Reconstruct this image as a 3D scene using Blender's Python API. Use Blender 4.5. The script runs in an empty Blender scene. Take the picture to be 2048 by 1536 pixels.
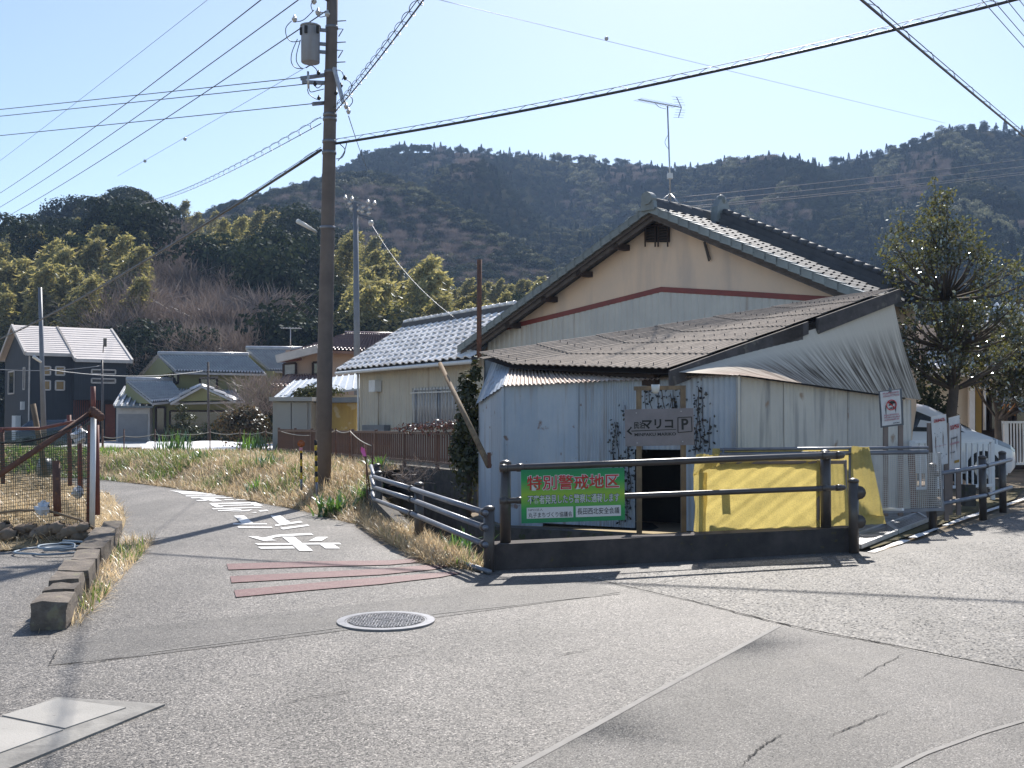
import bpy, math, random
import numpy as np
from mathutils import Vector, Matrix, geometry as mgeo

rnd = random.Random(7)
npr = np.random.default_rng(11)
sc = bpy.context.scene
COL = sc.collection

# ---------------------------------------------------------------- camera, sky, sun, exposure
F = 2150.0
EYE = 1.6
PITCH = math.atan(60.0 / F)
cam_data = bpy.data.cameras.new('camera')
cam_data.sensor_width = 36.0
cam_data.lens = 36.0 * F / 2048.0
cam_data.clip_start = 0.1
cam_data.clip_end = 6000
cam = bpy.data.objects.new('camera', cam_data)
COL.objects.link(cam)
cam.location = (0, 0, EYE)
cam.rotation_euler = (math.pi / 2 + PITCH, 0, 0)
sc.camera = cam

SUN_AZ, SUN_EL = math.radians(11), math.radians(43.5)
SUN_DIR = Vector((math.sin(SUN_AZ) * math.cos(SUN_EL), math.cos(SUN_AZ) * math.cos(SUN_EL), math.sin(SUN_EL)))
world = bpy.data.worlds.new('World')
sc.world = world
world.use_nodes = True
wnt = world.node_tree
bg = wnt.nodes['Background']
skyn = wnt.nodes.new('ShaderNodeTexSky')
skyn.sky_type = 'NISHITA'
skyn.sun_disc = False
skyn.sun_elevation = SUN_EL
skyn.sun_rotation = SUN_AZ
skyn.air_density = 0.9
skyn.dust_density = 0.5
skyn.ozone_density = 0.7
wnt.links.new(skyn.outputs[0], bg.inputs[0])
bg.inputs[1].default_value = 0.105

sun_data = bpy.data.lights.new('sun', 'SUN')
sun_data.energy = 5.0
sun_data.angle = math.radians(0.53)
sun_data.color = (1.0, 0.95, 0.88)
sun = bpy.data.objects.new('sun', sun_data)
COL.objects.link(sun)
sun.rotation_euler = (-SUN_DIR).to_track_quat('-Z', 'Y').to_euler()
sun.location = SUN_DIR * 200

sc.view_settings.view_transform = 'Standard'
sc.view_settings.look = 'None'
sc.view_settings.exposure = 0.72
sc.view_settings.gamma = 1.0
sc.view_settings.use_curve_mapping = False
sc.cycles.max_bounces = 5
sc.cycles.diffuse_bounces = 3
sc.cycles.glossy_bounces = 3
sc.cycles.transmission_bounces = 4
sc.cycles.transparent_max_bounces = 8
sc.cycles.volume_bounces = 0
sc.cycles.sample_clamp_indirect = 6.0
sc.cycles.use_denoising = True

# ---------------------------------------------------------------- pixel to place helpers (photo pixels, metres)
_fw = Vector((0, math.cos(PITCH), math.sin(PITCH)))
_up = Vector((0, -math.sin(PITCH), math.cos(PITCH)))
CAMP = Vector((0, 0, EYE))

def ray(u, v):
    return Vector((1, 0, 0)) * ((u - 1024) / F) + _up * ((768 - v) / F) + _fw

def P(u, v, Y):
    d = ray(u, v)
    return CAMP + d * (Y / d.y)

def gz(x, y=0):
    x = max(0.0, x)
    x = 25 * (1 - math.exp(-x / 25))
    return 0.03 * x * x / (x + 0.8)

def G(u, v, dz=0.0):
    d = ray(u, v)
    z = dz
    p = CAMP
    for _ in range(30):
        t = (z - EYE) / d.z
        p = CAMP + d * t
        z = gz(p.x, p.y) + dz
    return p

def on_plane(u, v, p0, n):
    d = ray(u, v)
    return CAMP + d * ((p0 - CAMP).dot(n) / d.dot(n))

# ---------------------------------------------------------------- object helpers
def tag(o, label=None, cat=None, group=None, kind=None):
    if label: o['label'] = label
    if cat: o['category'] = cat
    if group: o['group'] = group
    if kind: o['kind'] = kind
    return o

def thing(name, loc, label, cat, group=None):
    o = bpy.data.objects.new(name, None)
    o.empty_display_size = 0.2
    COL.objects.link(o)
    o.location = loc
    return tag(o, label, cat, group)

def wloc(o):
    p = Vector((0, 0, 0))
    while o is not None:
        p += o.location
        o = o.parent
    return p

def copy_tree(o, loc=None, parent=None):
    c = o.copy()
    COL.objects.link(c)
    c.parent = parent
    if loc is not None: c.location = loc
    for ch in list(o.children):
        copy_tree(ch, None, c)
    return c

class MB:
    """collects polygons in world coordinates, builds one mesh object"""
    def __init__(s): s.v = []; s.f = []; s.smooth = False
    def add(s, vs, fs):
        n = len(s.v)
        s.v.extend([tuple(x) for x in vs])
        s.f.extend([tuple(i + n for i in f) for f in fs])
        return s
    def quad(s, a, b, c, d): return s.add([a, b, c, d], [(0, 1, 2, 3)])
    def poly(s, pts): return s.add(pts, [tuple(range(len(pts)))])
    def prism(s, pts, vec):
        vec = Vector(vec); n = len(pts)
        top = [Vector(p) + vec for p in pts]
        fs = [tuple(range(n))[::-1], tuple(range(n, 2 * n))]
        fs += [(i, (i + 1) % n, n + (i + 1) % n, n + i) for i in range(n)]
        return s.add(list(pts) + top, fs)
    def box(s, c, size, X=(1, 0, 0), Y=(0, 1, 0), Z=(0, 0, 1)):
        c = Vector(c); X = Vector(X) * size[0] / 2; Y = Vector(Y) * size[1] / 2; Z = Vector(Z) * size[2] / 2
        vs = [c + X * i + Y * j + Z * k for k in (-1, 1) for (i, j) in ((-1, -1), (1, -1), (1, 1), (-1, 1))]
        return s.add(vs, [(3, 2, 1, 0), (4, 5, 6, 7), (0, 1, 5, 4), (1, 2, 6, 5), (2, 3, 7, 6), (3, 0, 4, 7)])
    def beam(s, p, q, w, h, up=(0, 0, 1)):
        p = Vector(p); q = Vector(q); Z = (q - p); L = Z.length; Z = Z / L; up = Vector(up)
        if abs(Z.dot(up)) > 0.98: up = Vector((0, 1, 0))
        X = Z.cross(up).normalized(); Y = X.cross(Z).normalized()
        return s.box((p + q) / 2, (w, h, L), X, Y, Z)
    def tube(s, pts, r, n=8, caps=True):
        pts = [Vector(p) for p in pts]
        rs = r if isinstance(r, (list, tuple)) else [r] * len(pts)
        vs = []; fs = []
        ref = None
        for i, p in enumerate(pts):
            d = (pts[min(i + 1, len(pts) - 1)] - pts[max(i - 1, 0)]).normalized()
            if ref is None:
                ref = Vector((0, 0, 1)) if abs(d.z) < 0.9 else Vector((1, 0, 0))
            X = d.cross(ref).normalized(); Y = X.cross(d).normalized(); ref = Y
            for k in range(n):
                a = 2 * math.pi * k / n
                vs.append(p + (X * math.cos(a) + Y * math.sin(a)) * rs[i])
        for i in range(len(pts) - 1):
            for k in range(n):
                a = i * n + k; b = i * n + (k + 1) % n
                fs.append((a, b, b + n, a + n))
        if caps:
            fs.append(tuple(range(n))[::-1]); m = (len(pts) - 1) * n
            fs.append(tuple(range(m, m + n)))
        return s.add(vs, fs)
    def grid(s, rows):
        """rows: list of equal-length point lists"""
        m = len(rows[0]); vs = [p for r in rows for p in r]; fs = []
        for i in range(len(rows) - 1):
            for j in range(m - 1):
                a = i * m + j
                fs.append((a, a + 1, a + m + 1, a + m))
        return s.add(vs, fs)
    def ball(s, c, r, n=8, m=6, sq=(1, 1, 1)):
        c = Vector(c); rows = []
        for i in range(m + 1):
            t = math.pi * i / m
            rows.append([c + Vector((math.sin(t) * math.cos(2 * math.pi * k / n) * r * sq[0], math.sin(t) * math.sin(2 * math.pi * k / n) * r * sq[1], math.cos(t) * r * sq[2])) for k in range(n + 1)])
        return s.grid(rows)
    def mesh(s, name, mat, off=Vector((0, 0, 0))):
        me = bpy.data.meshes.new(name)
        me.from_pydata([(v[0] - off.x, v[1] - off.y, v[2] - off.z) for v in s.v], [], s.f)
        if s.smooth: me.polygons.foreach_set('use_smooth', [True] * len(me.polygons))
        if mat is not None: me.materials.append(mat)
        me.update()
        return me
    def build(s, name, mat, parent=None, origin=None, kind=None, label=None):
        """mesh object; world coordinates are kept; ORIGIN: where its pivot sits"""
        pw = wloc(parent) if parent is not None else Vector((0, 0, 0))
        og = Vector(origin) if origin is not None else (pw if parent is not None else Vector((0, 0, 0)))
        o = bpy.data.objects.new(name, s.mesh(name, mat, og))
        COL.objects.link(o)
        o.parent = parent
        o.location = og - pw
        if kind: o['kind'] = kind
        if label: o['label'] = label
        return o

def S(mb):
    mb.smooth = True
    return mb

def raw_mesh(name, v, f, mat, smooth=False):
    """numpy arrays to a mesh (all faces of one size)"""
    me = bpy.data.meshes.new(name)
    v = np.asarray(v, dtype=np.float32); f = np.asarray(f, dtype=np.int32)
    k = f.shape[1]
    me.vertices.add(len(v)); me.vertices.foreach_set('co', v.ravel())
    me.loops.add(f.size); me.loops.foreach_set('vertex_index', f.ravel())
    me.polygons.add(len(f)); me.polygons.foreach_set('loop_start', np.arange(0, f.size, k, dtype=np.int32))
    if smooth: me.polygons.foreach_set('use_smooth', np.ones(len(f), dtype=bool))
    me.update(calc_edges=True); me.validate()
    if mat is not None: me.materials.append(mat)
    return me

def link_mesh(name, me, parent=None, loc=(0, 0, 0)):
    o = bpy.data.objects.new(name, me)
    COL.objects.link(o); o.parent = parent; o.location = loc
    return o

def sample_line(pts, k):
    """k-subdivided polyline"""
    out = []
    for a, b in zip(pts[:-1], pts[1:]):
        for i in range(k): out.append(Vector(a).lerp(Vector(b), i / k))
    out.append(Vector(pts[-1])); return out

def inside(poly, x, y):
    c = False; n = len(poly); j = n - 1
    for i in range(n):
        xi, yi = poly[i][0], poly[i][1]; xj, yj = poly[j][0], poly[j][1]
        if (yi > y) != (yj > y) and x < (xj - xi) * (y - yi) / (yj - yi) + xi: c = not c
        j = i
    return c

def seg_dist(poly, x, y, closed=False):
    best = 1e9; n = len(poly)
    for i in range(n if closed else n - 1):
        a = poly[i]; b = poly[(i + 1) % n]
        dx, dy = b[0] - a[0], b[1] - a[1]
        t = max(0, min(1, ((x - a[0]) * dx + (y - a[1]) * dy) / max(1e-9, dx * dx + dy * dy)))
        best = min(best, math.hypot(x - a[0] - t * dx, y - a[1] - t * dy))
    return best

def sheet(outer, zf, step, holes=(), extra=(), lo=None, hi=None):
    """a triangulated sheet filling OUTER minus HOLES, heights zf(x, y), inner points every STEP metres"""
    def dens(pl):
        out = []
        for i in range(len(pl)):
            a, b = pl[i], pl[(i + 1) % len(pl)]
            L = math.hypot(b[0] - a[0], b[1] - a[1]); k = max(1, min(120, int(L / step)))
            for q in range(k): out.append((a[0] + (b[0] - a[0]) * q / k, a[1] + (b[1] - a[1]) * q / k))
        return out
    vs = []; es = []
    for pl in [outer] + list(holes):
        d = dens(pl); n = len(vs)
        vs += d; es += [(n + i, n + (i + 1) % len(d)) for i in range(len(d))]
    x0 = min(p[0] for p in outer); x1 = max(p[0] for p in outer); y0 = min(p[1] for p in outer); y1 = max(p[1] for p in outer)
    if lo: x0, y0 = max(x0, lo[0]), max(y0, lo[1])
    if hi: x1, y1 = min(x1, hi[0]), min(y1, hi[1])
    x = x0 + step / 2
    while x < x1:
        y = y0 + step / 2
        while y < y1:
            if inside(outer, x, y) and not any(inside(h, x, y) for h in holes) and min(seg_dist(pl, x, y, True) for pl in [outer] + list(holes)) > step * 0.3:
                vs.append((x, y))
            y += step
        x += step
    vs += [e for e in extra if inside(outer, e[0], e[1])]
    rv, re, rf, *_ = mgeo.delaunay_2d_cdt([Vector(p) for p in vs], es, [], 0, 1e-5)
    fs = []
    for f in rf:
        cx = sum(rv[i].x for i in f) / len(f); cy = sum(rv[i].y for i in f) / len(f)
        if inside(outer, cx, cy) and not any(inside(h, cx, cy) for h in holes): fs.append(tuple(f))
    mb = MB(); mb.add([(p.x, p.y, zf(p.x, p.y)) for p in rv], fs); mb.smooth = True
    # wind upwards
    ff = []
    for f in mb.f:
        a, b, c = (Vector(mb.v[i]) for i in f[:3])
        ff.append(f if (b - a).cross(c - a).z > 0 else f[::-1])
    mb.f = ff
    return mb

def sag(p, q, d, n=24):
    p = Vector(p); q = Vector(q)
    return [p.lerp(q, i / n) - Vector((0, 0, 4 * d * (i / n) * (1 - i / n))) for i in range(n + 1)]

# ---------------------------------------------------------------- materials
def nd(nt, t, **kw):
    n = nt.nodes.new(t)
    for k, v in kw.items(): setattr(n, k, v)
    return n

def lk(nt, a, b): nt.links.new(a, b)

def ramp(nt, fac, stops):
    r = nd(nt, 'ShaderNodeValToRGB'); e = r.color_ramp.elements
    while len(e) < len(stops): e.new(0.5)
    for k, (p, c) in enumerate(stops):
        e[k].position = p; e[k].color = c if len(c) == 4 else (*c, 1)
    if fac is not None: lk(nt, fac, r.inputs[0])
    return r

def g3(v): return (v, v, v)

def M(name, c1, c2=None, scale=3.0, rough=0.7, metal=0.0, spec=0.4, bump=0.0, bscale=60.0, streak=None, streak_amt=0.5, sscale=(7, 7, 0.6), spot=None, spot_scale=20, spot_thr=0.62, rand=0.0, lohi=(0.35, 0.65), coat=0.0, emis=None, streak_thr=(0.5, 0.7)):
    """principled material: base colour mottled between two tones, optional vertical streaks, spots, relief"""
    m = bpy.data.materials.new(name); m.use_nodes = True
    nt = m.node_tree; b = nt.nodes['Principled BSDF']
    b.inputs['Roughness'].default_value = rough; b.inputs['Metallic'].default_value = metal
    b.inputs['Specular IOR Level'].default_value = spec
    if coat: b.inputs['Coat Weight'].default_value = coat; b.inputs['Coat Roughness'].default_value = 0.08
    tc = nd(nt, 'ShaderNodeTexCoord'); vec = tc.outputs['Object']
    if streak or spot:   # every piece gets its own stretch of the pattern
        o_ = nd(nt, 'ShaderNodeObjectInfo'); ml = nd(nt, 'ShaderNodeMath', operation='MULTIPLY'); lk(nt, o_.outputs['Random'], ml.inputs[0]); ml.inputs[1].default_value = 61.0
        av = nd(nt, 'ShaderNodeVectorMath', operation='ADD'); lk(nt, vec, av.inputs[0]); lk(nt, ml.outputs[0], av.inputs[1]); vec = av.outputs[0]
    c2 = c2 or tuple(x * 0.8 for x in c1)
    n1 = nd(nt, 'ShaderNodeTexNoise'); n1.inputs['Scale'].default_value = scale; n1.inputs['Detail'].default_value = 6; n1.inputs['Roughness'].default_value = 0.65
    lk(nt, vec, n1.inputs['Vector'])
    col = ramp(nt, n1.outputs['Fac'], [(lohi[0], c1), (lohi[1], c2)]).outputs[0]
    def mix(a, bcol, fac):
        x = nd(nt, 'ShaderNodeMix', data_type='RGBA')
        lk(nt, fac, x.inputs['Factor']); lk(nt, a, x.inputs[6]); x.inputs[7].default_value = (*bcol, 1)
        return x.outputs[2]
    if streak:
        mp = nd(nt, 'ShaderNodeMapping'); mp.inputs['Scale'].default_value = sscale; lk(nt, vec, mp.inputs[0])
        n2 = nd(nt, 'ShaderNodeTexNoise'); n2.inputs['Scale'].default_value = 1.0; n2.inputs['Detail'].default_value = 5; lk(nt, mp.outputs[0], n2.inputs['Vector'])
        r = ramp(nt, n2.outputs['Fac'], [(streak_thr[0], g3(0)), (streak_thr[1], g3(streak_amt))])
        col = mix(col, streak, r.outputs[0])
    if spot:
        n3 = nd(nt, 'ShaderNodeTexNoise'); n3.inputs['Scale'].default_value = spot_scale; n3.inputs['Detail'].default_value = 4; lk(nt, vec, n3.inputs['Vector'])
        r = ramp(nt, n3.outputs['Fac'], [(spot_thr, g3(0)), (spot_thr + 0.06, g3(0.85))])
        col = mix(col, spot, r.outputs[0])
    if rand:
        oi = nd(nt, 'ShaderNodeObjectInfo'); mr = nd(nt, 'ShaderNodeMapRange'); mr.inputs[3].default_value = 1 - rand; mr.inputs[4].default_value = 1 + rand
        lk(nt, oi.outputs['Random'], mr.inputs[0])
        x = nd(nt, 'ShaderNodeHueSaturation'); lk(nt, mr.outputs[0], x.inputs['Value']); lk(nt, col, x.inputs['Color']); col = x.outputs[0]
    lk(nt, col, b.inputs['Base Color'])
    if bump:
        nb = nd(nt, 'ShaderNodeTexNoise'); nb.inputs['Scale'].default_value = bscale; nb.inputs['Detail'].default_value = 4; lk(nt, vec, nb.inputs['Vector'])
        bp = nd(nt, 'ShaderNodeBump'); bp.inputs['Strength'].default_value = bump; bp.inputs['Distance'].default_value = 0.01
        lk(nt, nb.outputs['Fac'], bp.inputs['Height']); lk(nt, bp.outputs[0], b.inputs['Normal'])
    if emis:
        b.inputs['Emission Color'].default_value = (*emis[:3], 1); b.inputs['Emission Strength'].default_value = emis[3]
    return m

def leaf_mat(name, ca, cb, trans=0.35, gloss=0.06, rough=0.35, tcol=None, objvar=0.25):
    m = bpy.data.materials.new(name); m.use_nodes = True
    nt = m.node_tree; nt.nodes.remove(nt.nodes['Principled BSDF']); out = nt.nodes['Material Output']
    ge = nd(nt, 'ShaderNodeNewGeometry'); oi = nd(nt, 'ShaderNodeObjectInfo')
    col = ramp(nt, ge.outputs['Random Per Island'], [(0.0, ca), (1.0, cb)]).outputs[0]
    mr = nd(nt, 'ShaderNodeMapRange'); mr.inputs[3].default_value = 1 - objvar; mr.inputs[4].default_value = 1 + objvar
    lk(nt, oi.outputs['Random'], mr.inputs[0])
    hs = nd(nt, 'ShaderNodeHueSaturation'); lk(nt, mr.outputs[0], hs.inputs['Value']); lk(nt, col, hs.inputs['Color'])
    d = nd(nt, 'ShaderNodeBsdfDiffuse'); lk(nt, hs.outputs[0], d.inputs['Color'])
    t = nd(nt, 'ShaderNodeBsdfTranslucent')
    if tcol:
        mx = nd(nt, 'ShaderNodeMix', data_type='RGBA', blend_type='MULTIPLY'); mx.inputs['Factor'].default_value = 1
        lk(nt, hs.outputs[0], mx.inputs[6]); mx.inputs[7].default_value = (*tcol, 1); lk(nt, mx.outputs[2], t.inputs['Color'])
    else: lk(nt, hs.outputs[0], t.inputs['Color'])
    g = nd(nt, 'ShaderNodeBsdfGlossy'); g.inputs['Roughness'].default_value = rough; g.inputs['Color'].default_value = (0.9, 0.95, 1, 1)
    m1 = nd(nt, 'ShaderNodeMixShader'); m1.inputs[0].default_value = trans; lk(nt, d.outputs[0], m1.inputs[1]); lk(nt, t.outputs[0], m1.inputs[2])
    m2 = nd(nt, 'ShaderNodeMixShader'); m2.inputs[0].default_value = gloss; lk(nt, m1.outputs[0], m2.inputs[1]); lk(nt, g.outputs[0], m2.inputs[2])
    lk(nt, m2.outputs[0], out.inputs['Surface'])
    return m

def asphalt(name, lo, hi, cell=95.0, wear=0.12, bump=0.9, rough=0.55, stain=(0.5, 0.62), spec=0.3):
    """worn asphalt: pale and dark stone chips in a dark binder, blotches, fine relief"""
    m = bpy.data.materials.new(name); m.use_nodes = True
    nt = m.node_tree; b = nt.nodes['Principled BSDF']
    tc = nd(nt, 'ShaderNodeTexCoord'); vec = tc.outputs['Object']
    vo = nd(nt, 'ShaderNodeTexVoronoi'); vo.inputs['Scale'].default_value = cell; lk(nt, vec, vo.inputs['Vector'])
    sep = nd(nt, 'ShaderNodeSeparateColor'); lk(nt, vo.outputs['Color'], sep.inputs[0])
    chips = ramp(nt, sep.outputs[0], [(0.0, tuple(a * .85 for a in lo)), (0.4, tuple(a * .5 + c * .5 for a, c in zip(lo, hi))), (0.85, hi), (0.95, tuple(min(0.7, x * 1.7) for x in hi)), (1.0, tuple(min(0.75, x * 2.2) for x in hi))]).outputs[0]
    n1 = nd(nt, 'ShaderNodeTexNoise'); n1.inputs['Scale'].default_value = 0.55; n1.inputs['Detail'].default_value = 8; n1.inputs['Roughness'].default_value = 0.7; lk(nt, vec, n1.inputs['Vector'])
    bl = ramp(nt, n1.outputs['Fac'], [(0.3, g3(0.72)), (0.7, g3(1.25))]).outputs[0]
    mx = nd(nt, 'ShaderNodeMix', data_type='RGBA', blend_type='MULTIPLY'); mx.inputs['Factor'].default_value = 1; mx.clamp_result = False
    lk(nt, chips, mx.inputs[6]); lk(nt, bl, mx.inputs[7])
    n2 = nd(nt, 'ShaderNodeTexNoise'); n2.inputs['Scale'].default_value = 2.7; n2.inputs['Detail'].default_value = 9; lk(nt, vec, n2.inputs['Vector'])
    st = ramp(nt, n2.outputs['Fac'], [(stain[0], g3(0)), (stain[1] + 0.1, g3(wear * 3))]).outputs[0]
    m2 = nd(nt, 'ShaderNodeMix', data_type='RGBA'); lk(nt, st, m2.inputs['Factor']); lk(nt, mx.outputs[2], m2.inputs[6]); m2.inputs[7].default_value = (0.17, 0.155, 0.135, 1)
    mp = nd(nt, 'ShaderNodeMapping'); mp.inputs['Rotation'].default_value = (0, 0, -0.5); mp.inputs['Scale'].default_value = (0.9, 0.16, 1); lk(nt, vec, mp.inputs[0])
    n4 = nd(nt, 'ShaderNodeTexNoise'); n4.inputs['Scale'].default_value = 1.6; n4.inputs['Detail'].default_value = 5; lk(nt, mp.outputs[0], n4.inputs['Vector'])
    wp = ramp(nt, n4.outputs['Fac'], [(0.35, g3(0.8)), (0.65, g3(1.12))]).outputs[0]
    m3 = nd(nt, 'ShaderNodeMix', data_type='RGBA', blend_type='MULTIPLY'); m3.inputs['Factor'].default_value = 1; lk(nt, m2.outputs[2], m3.inputs[6]); lk(nt, wp, m3.inputs[7])
    lk(nt, m3.outputs[2], b.inputs['Base Color'])
    # each chip tilts a little, so single chips glint against the sun
    sub = nd(nt, 'ShaderNodeVectorMath', operation='SUBTRACT'); lk(nt, vo.outputs['Color'], sub.inputs[0]); sub.inputs[1].default_value = (0.5, 0.5, 0.5)
    sca = nd(nt, 'ShaderNodeVectorMath', operation='SCALE'); lk(nt, sub.outputs[0], sca.inputs[0]); sca.inputs['Scale'].default_value = bump
    ge = nd(nt, 'ShaderNodeNewGeometry'); ad = nd(nt, 'ShaderNodeVectorMath', operation='ADD'); lk(nt, ge.outputs['Normal'], ad.inputs[0]); lk(nt, sca.outputs[0], ad.inputs[1])
    no = nd(nt, 'ShaderNodeVectorMath', operation='NORMALIZE'); lk(nt, ad.outputs[0], no.inputs[0])
    bp = nd(nt, 'ShaderNodeBump'); bp.inputs['Strength'].default_value = 0.5; bp.inputs['Distance'].default_value = 0.006
    lk(nt, vo.outputs['Distance'], bp.inputs['Height']); bp.invert = True
    lk(nt, no.outputs[0], bp.inputs['Normal']); lk(nt, bp.outputs[0], b.inputs['Normal'])
    b.inputs['Roughness'].default_value = rough; b.inputs['Specular IOR Level'].default_value = spec
    return m

m_asphalt = asphalt('worn_asphalt', (0.068, 0.062, 0.056), (0.185, 0.169, 0.153), cell=120, bump=0.7, rough=0.6)
m_asphalt_old = asphalt('coarse_asphalt', (0.045, 0.041, 0.038), (0.19, 0.176, 0.16), cell=72, bump=1.0, rough=0.6)
m_asphalt_patch = asphalt('patched_asphalt', (0.07, 0.064, 0.058), (0.145, 0.134, 0.122), cell=160, bump=0.65, rough=0.62)
m_white_paint = M('road_paint_white', (0.8, 0.79, 0.77), (0.68, 0.67, 0.65), scale=14, rough=0.6, spot=(0.3, 0.29, 0.28), spot_scale=70, spot_thr=0.66)
m_red_paint = M('road_paint_red', (0.10, 0.028, 0.03), (0.15, 0.058, 0.055), scale=10, rough=0.6, spot=(0.22, 0.17, 0.15), spot_scale=90, spot_thr=0.58, bump=0.5, bscale=120)
m_seam = M('asphalt_joint_filler', (0.26, 0.245, 0.225), (0.2, 0.188, 0.172), scale=6, rough=0.8)
m_crack = M('asphalt_crack', (0.025, 0.023, 0.022), rough=0.9)
m_concrete = M('weathered_concrete', (0.30, 0.285, 0.26), (0.19, 0.18, 0.165), scale=3, rough=0.85, bump=0.4, bscale=50, streak=(0.09, 0.085, 0.08), streak_amt=0.5)
m_concrete_dark = M('mossy_concrete', (0.13, 0.115, 0.10), (0.065, 0.06, 0.055), scale=5, rough=0.9, bump=0.5, bscale=60, spot=(0.07, 0.08, 0.035), spot_scale=9, spot_thr=0.58)
m_slab = M('pale_concrete_slab', (0.37, 0.35, 0.32), (0.30, 0.285, 0.26), scale=2, rough=0.8, bump=0.2, bscale=80, spot=(0.2, 0.19, 0.18), spot_scale=12, spot_thr=0.66)
m_soil = M('dry_soil', (0.17, 0.13, 0.09), (0.26, 0.2, 0.13), scale=1.2, rough=0.95, bump=0.6, bscale=14, spot=(0.08, 0.09, 0.04), spot_scale=2.2, spot_thr=0.62)
m_straw_ground = M('straw_covered_soil', (0.30, 0.23, 0.13), (0.2, 0.155, 0.09), scale=5, rough=0.95, bump=0.8, bscale=30)
m_moss = M('moss_patch', (0.13, 0.10, 0.025), (0.10, 0.085, 0.05), scale=6, rough=0.95, bump=0.6, bscale=60)
m_steel_brown = M('dark_brown_painted_steel', (0.055, 0.045, 0.04), (0.075, 0.062, 0.055), scale=8, rough=0.35, spec=0.6, bump=0.05)
m_steel_grey = M('galvanised_steel', (0.22, 0.23, 0.26), (0.16, 0.17, 0.2), scale=9, rough=0.42, metal=0.4, spec=0.5)
m_alu = M('dull_aluminium', (0.55, 0.55, 0.56), (0.42, 0.42, 0.43), scale=9, rough=0.4, metal=0.6)
m_rust = M('rusty_steel', (0.16, 0.075, 0.05), (0.09, 0.05, 0.04), scale=7, rough=0.8, bump=0.3, spot=(0.22, 0.1, 0.05), spot_scale=15, spot_thr=0.6)
m_redbrown_pipe = M('red_brown_pipe_paint', (0.22, 0.07, 0.05), (0.13, 0.05, 0.045), scale=6, rough=0.6)
m_white_plastic = M('white_painted_metal', (0.75, 0.76, 0.77), (0.66, 0.67, 0.68), scale=5, rough=0.45)
m_black = M('black_rubber', (0.012, 0.012, 0.013), (0.02, 0.02, 0.02), scale=5, rough=0.6)
m_cable = M('black_cable_sheath', (0.02, 0.02, 0.022), (0.035, 0.035, 0.037), scale=5, rough=0.4, spec=0.6)
m_wire_pale = M('bare_aluminium_wire', (0.3, 0.3, 0.31), (0.25, 0.25, 0.26), rough=0.45, metal=0.5)
m_pole = M('concrete_pole', (0.165, 0.135, 0.118), (0.115, 0.095, 0.085), scale=2.5, rough=0.75, bump=0.15, bscale=70, streak=(0.1, 0.085, 0.075), streak_amt=0.6, sscale=(9, 9, 0.35))
m_pole_grey = M('grey_steel_pole', (0.2, 0.21, 0.23), (0.16, 0.17, 0.19), scale=3, rough=0.45, metal=0.2)
m_porcelain = M('porcelain', (0.6, 0.58, 0.56), rough=0.2, spec=0.6)
m_wood = M('weathered_wood', (0.26, 0.19, 0.12), (0.15, 0.11, 0.075), scale=4, rough=0.85, bump=0.3, streak=(0.08, 0.06, 0.045), streak_amt=0.6, sscale=(25, 25, 1.2))
m_wood_grey = M('grey_weathered_wood', (0.13, 0.11, 0.10), (0.085, 0.072, 0.066), scale=5, rough=0.85, bump=0.3, streak=(0.05, 0.043, 0.04), streak_amt=0.5, sscale=(4, 4, 20))
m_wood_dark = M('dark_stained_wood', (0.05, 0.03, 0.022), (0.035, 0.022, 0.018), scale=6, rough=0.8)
m_glass = M('window_glass', (0.03, 0.035, 0.04), (0.05, 0.055, 0.06), scale=1.5, rough=0.06, spec=0.8)
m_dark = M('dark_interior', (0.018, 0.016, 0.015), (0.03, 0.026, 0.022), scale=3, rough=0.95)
# ================================================================ ground, road, banks, canal
CUL = G(985, 1141); CUR = G(1716, 1103)          # front foot of the bridge kerb
CUX = Vector((CUR.x - CUL.x, CUR.y - CUL.y, 0)).normalized(); CUN = Vector((-CUX.y, CUX.x, 0))
CB0 = CUL + CUN * 0.3; CB1 = CUL + CUX * 2.55 + CUN * 0.3
CAN_L = [(CB0.x - 0.05, CB0.y), (-1.05, 13.4), (-1.9, 16.2), (-2.5, 18.5), (-2.8, 20.6)]
CAN_R = [(-2.0, 21.2), (-0.75, 18.6), (-0.62, 16.9), (-0.2, 15.78), (2.85, 14.06), (CB1.x, CB1.y)]
CANAL = CAN_L + CAN_R
RE = [(-0.30, 10.95), (-0.82, 11.45), (-1.7, 13.9), (-2.19, 15.5), (-3.5, 17.9), (-5.77, 21.2), (-7.6, 23.6), (-10.3, 26.6), (-16, 28.7), (-24, 30), (-40, 31)]
LE = [(-4.95, 13.6), (-5.8, 16.2), (-6.45, 17.9), (-8.2, 21.9), (-11, 24), (-16, 25.5), (-40, 27)]

def sstep(t):
    t = max(0.0, min(1.0, t)); return t * t * (3 - 2 * t)

extra = [(x * 0.7 - 14, y * 0.8 - 5) for x in range(52) for y in range(52)]
extra += [(x * 6 - 120, y * 6 - 20) for x in range(40) for y in range(22)]
extra = [e for e in extra if not inside(CANAL, *e) and seg_dist(CANAL, e[0], e[1], True) > 0.2]
gmb = sheet([(-640, -24), (640, -24), (640, 850), (-640, 850)], lambda x, y: gz(x, y) - 0.03, 60, holes=[CANAL], extra=extra)
tag(gmb.build('ground', m_soil), kind='structure')

road_poly = [(-16, -6), (26, -6), (30, 24), (16, 25.2), (7.35, 15.75), (3.95, 11.75), (CUR.x, CUR.y), (CUL.x, CUL.y)] + RE + [(-40, 27)] + LE[::-1][1:] + [(-5.9, 12.55), (-8, 12.55), (-12, 12.15), (-16, 12)]
tag(sheet(road_poly, gz, 0.6).build('road', m_asphalt), kind='structure')

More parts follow.
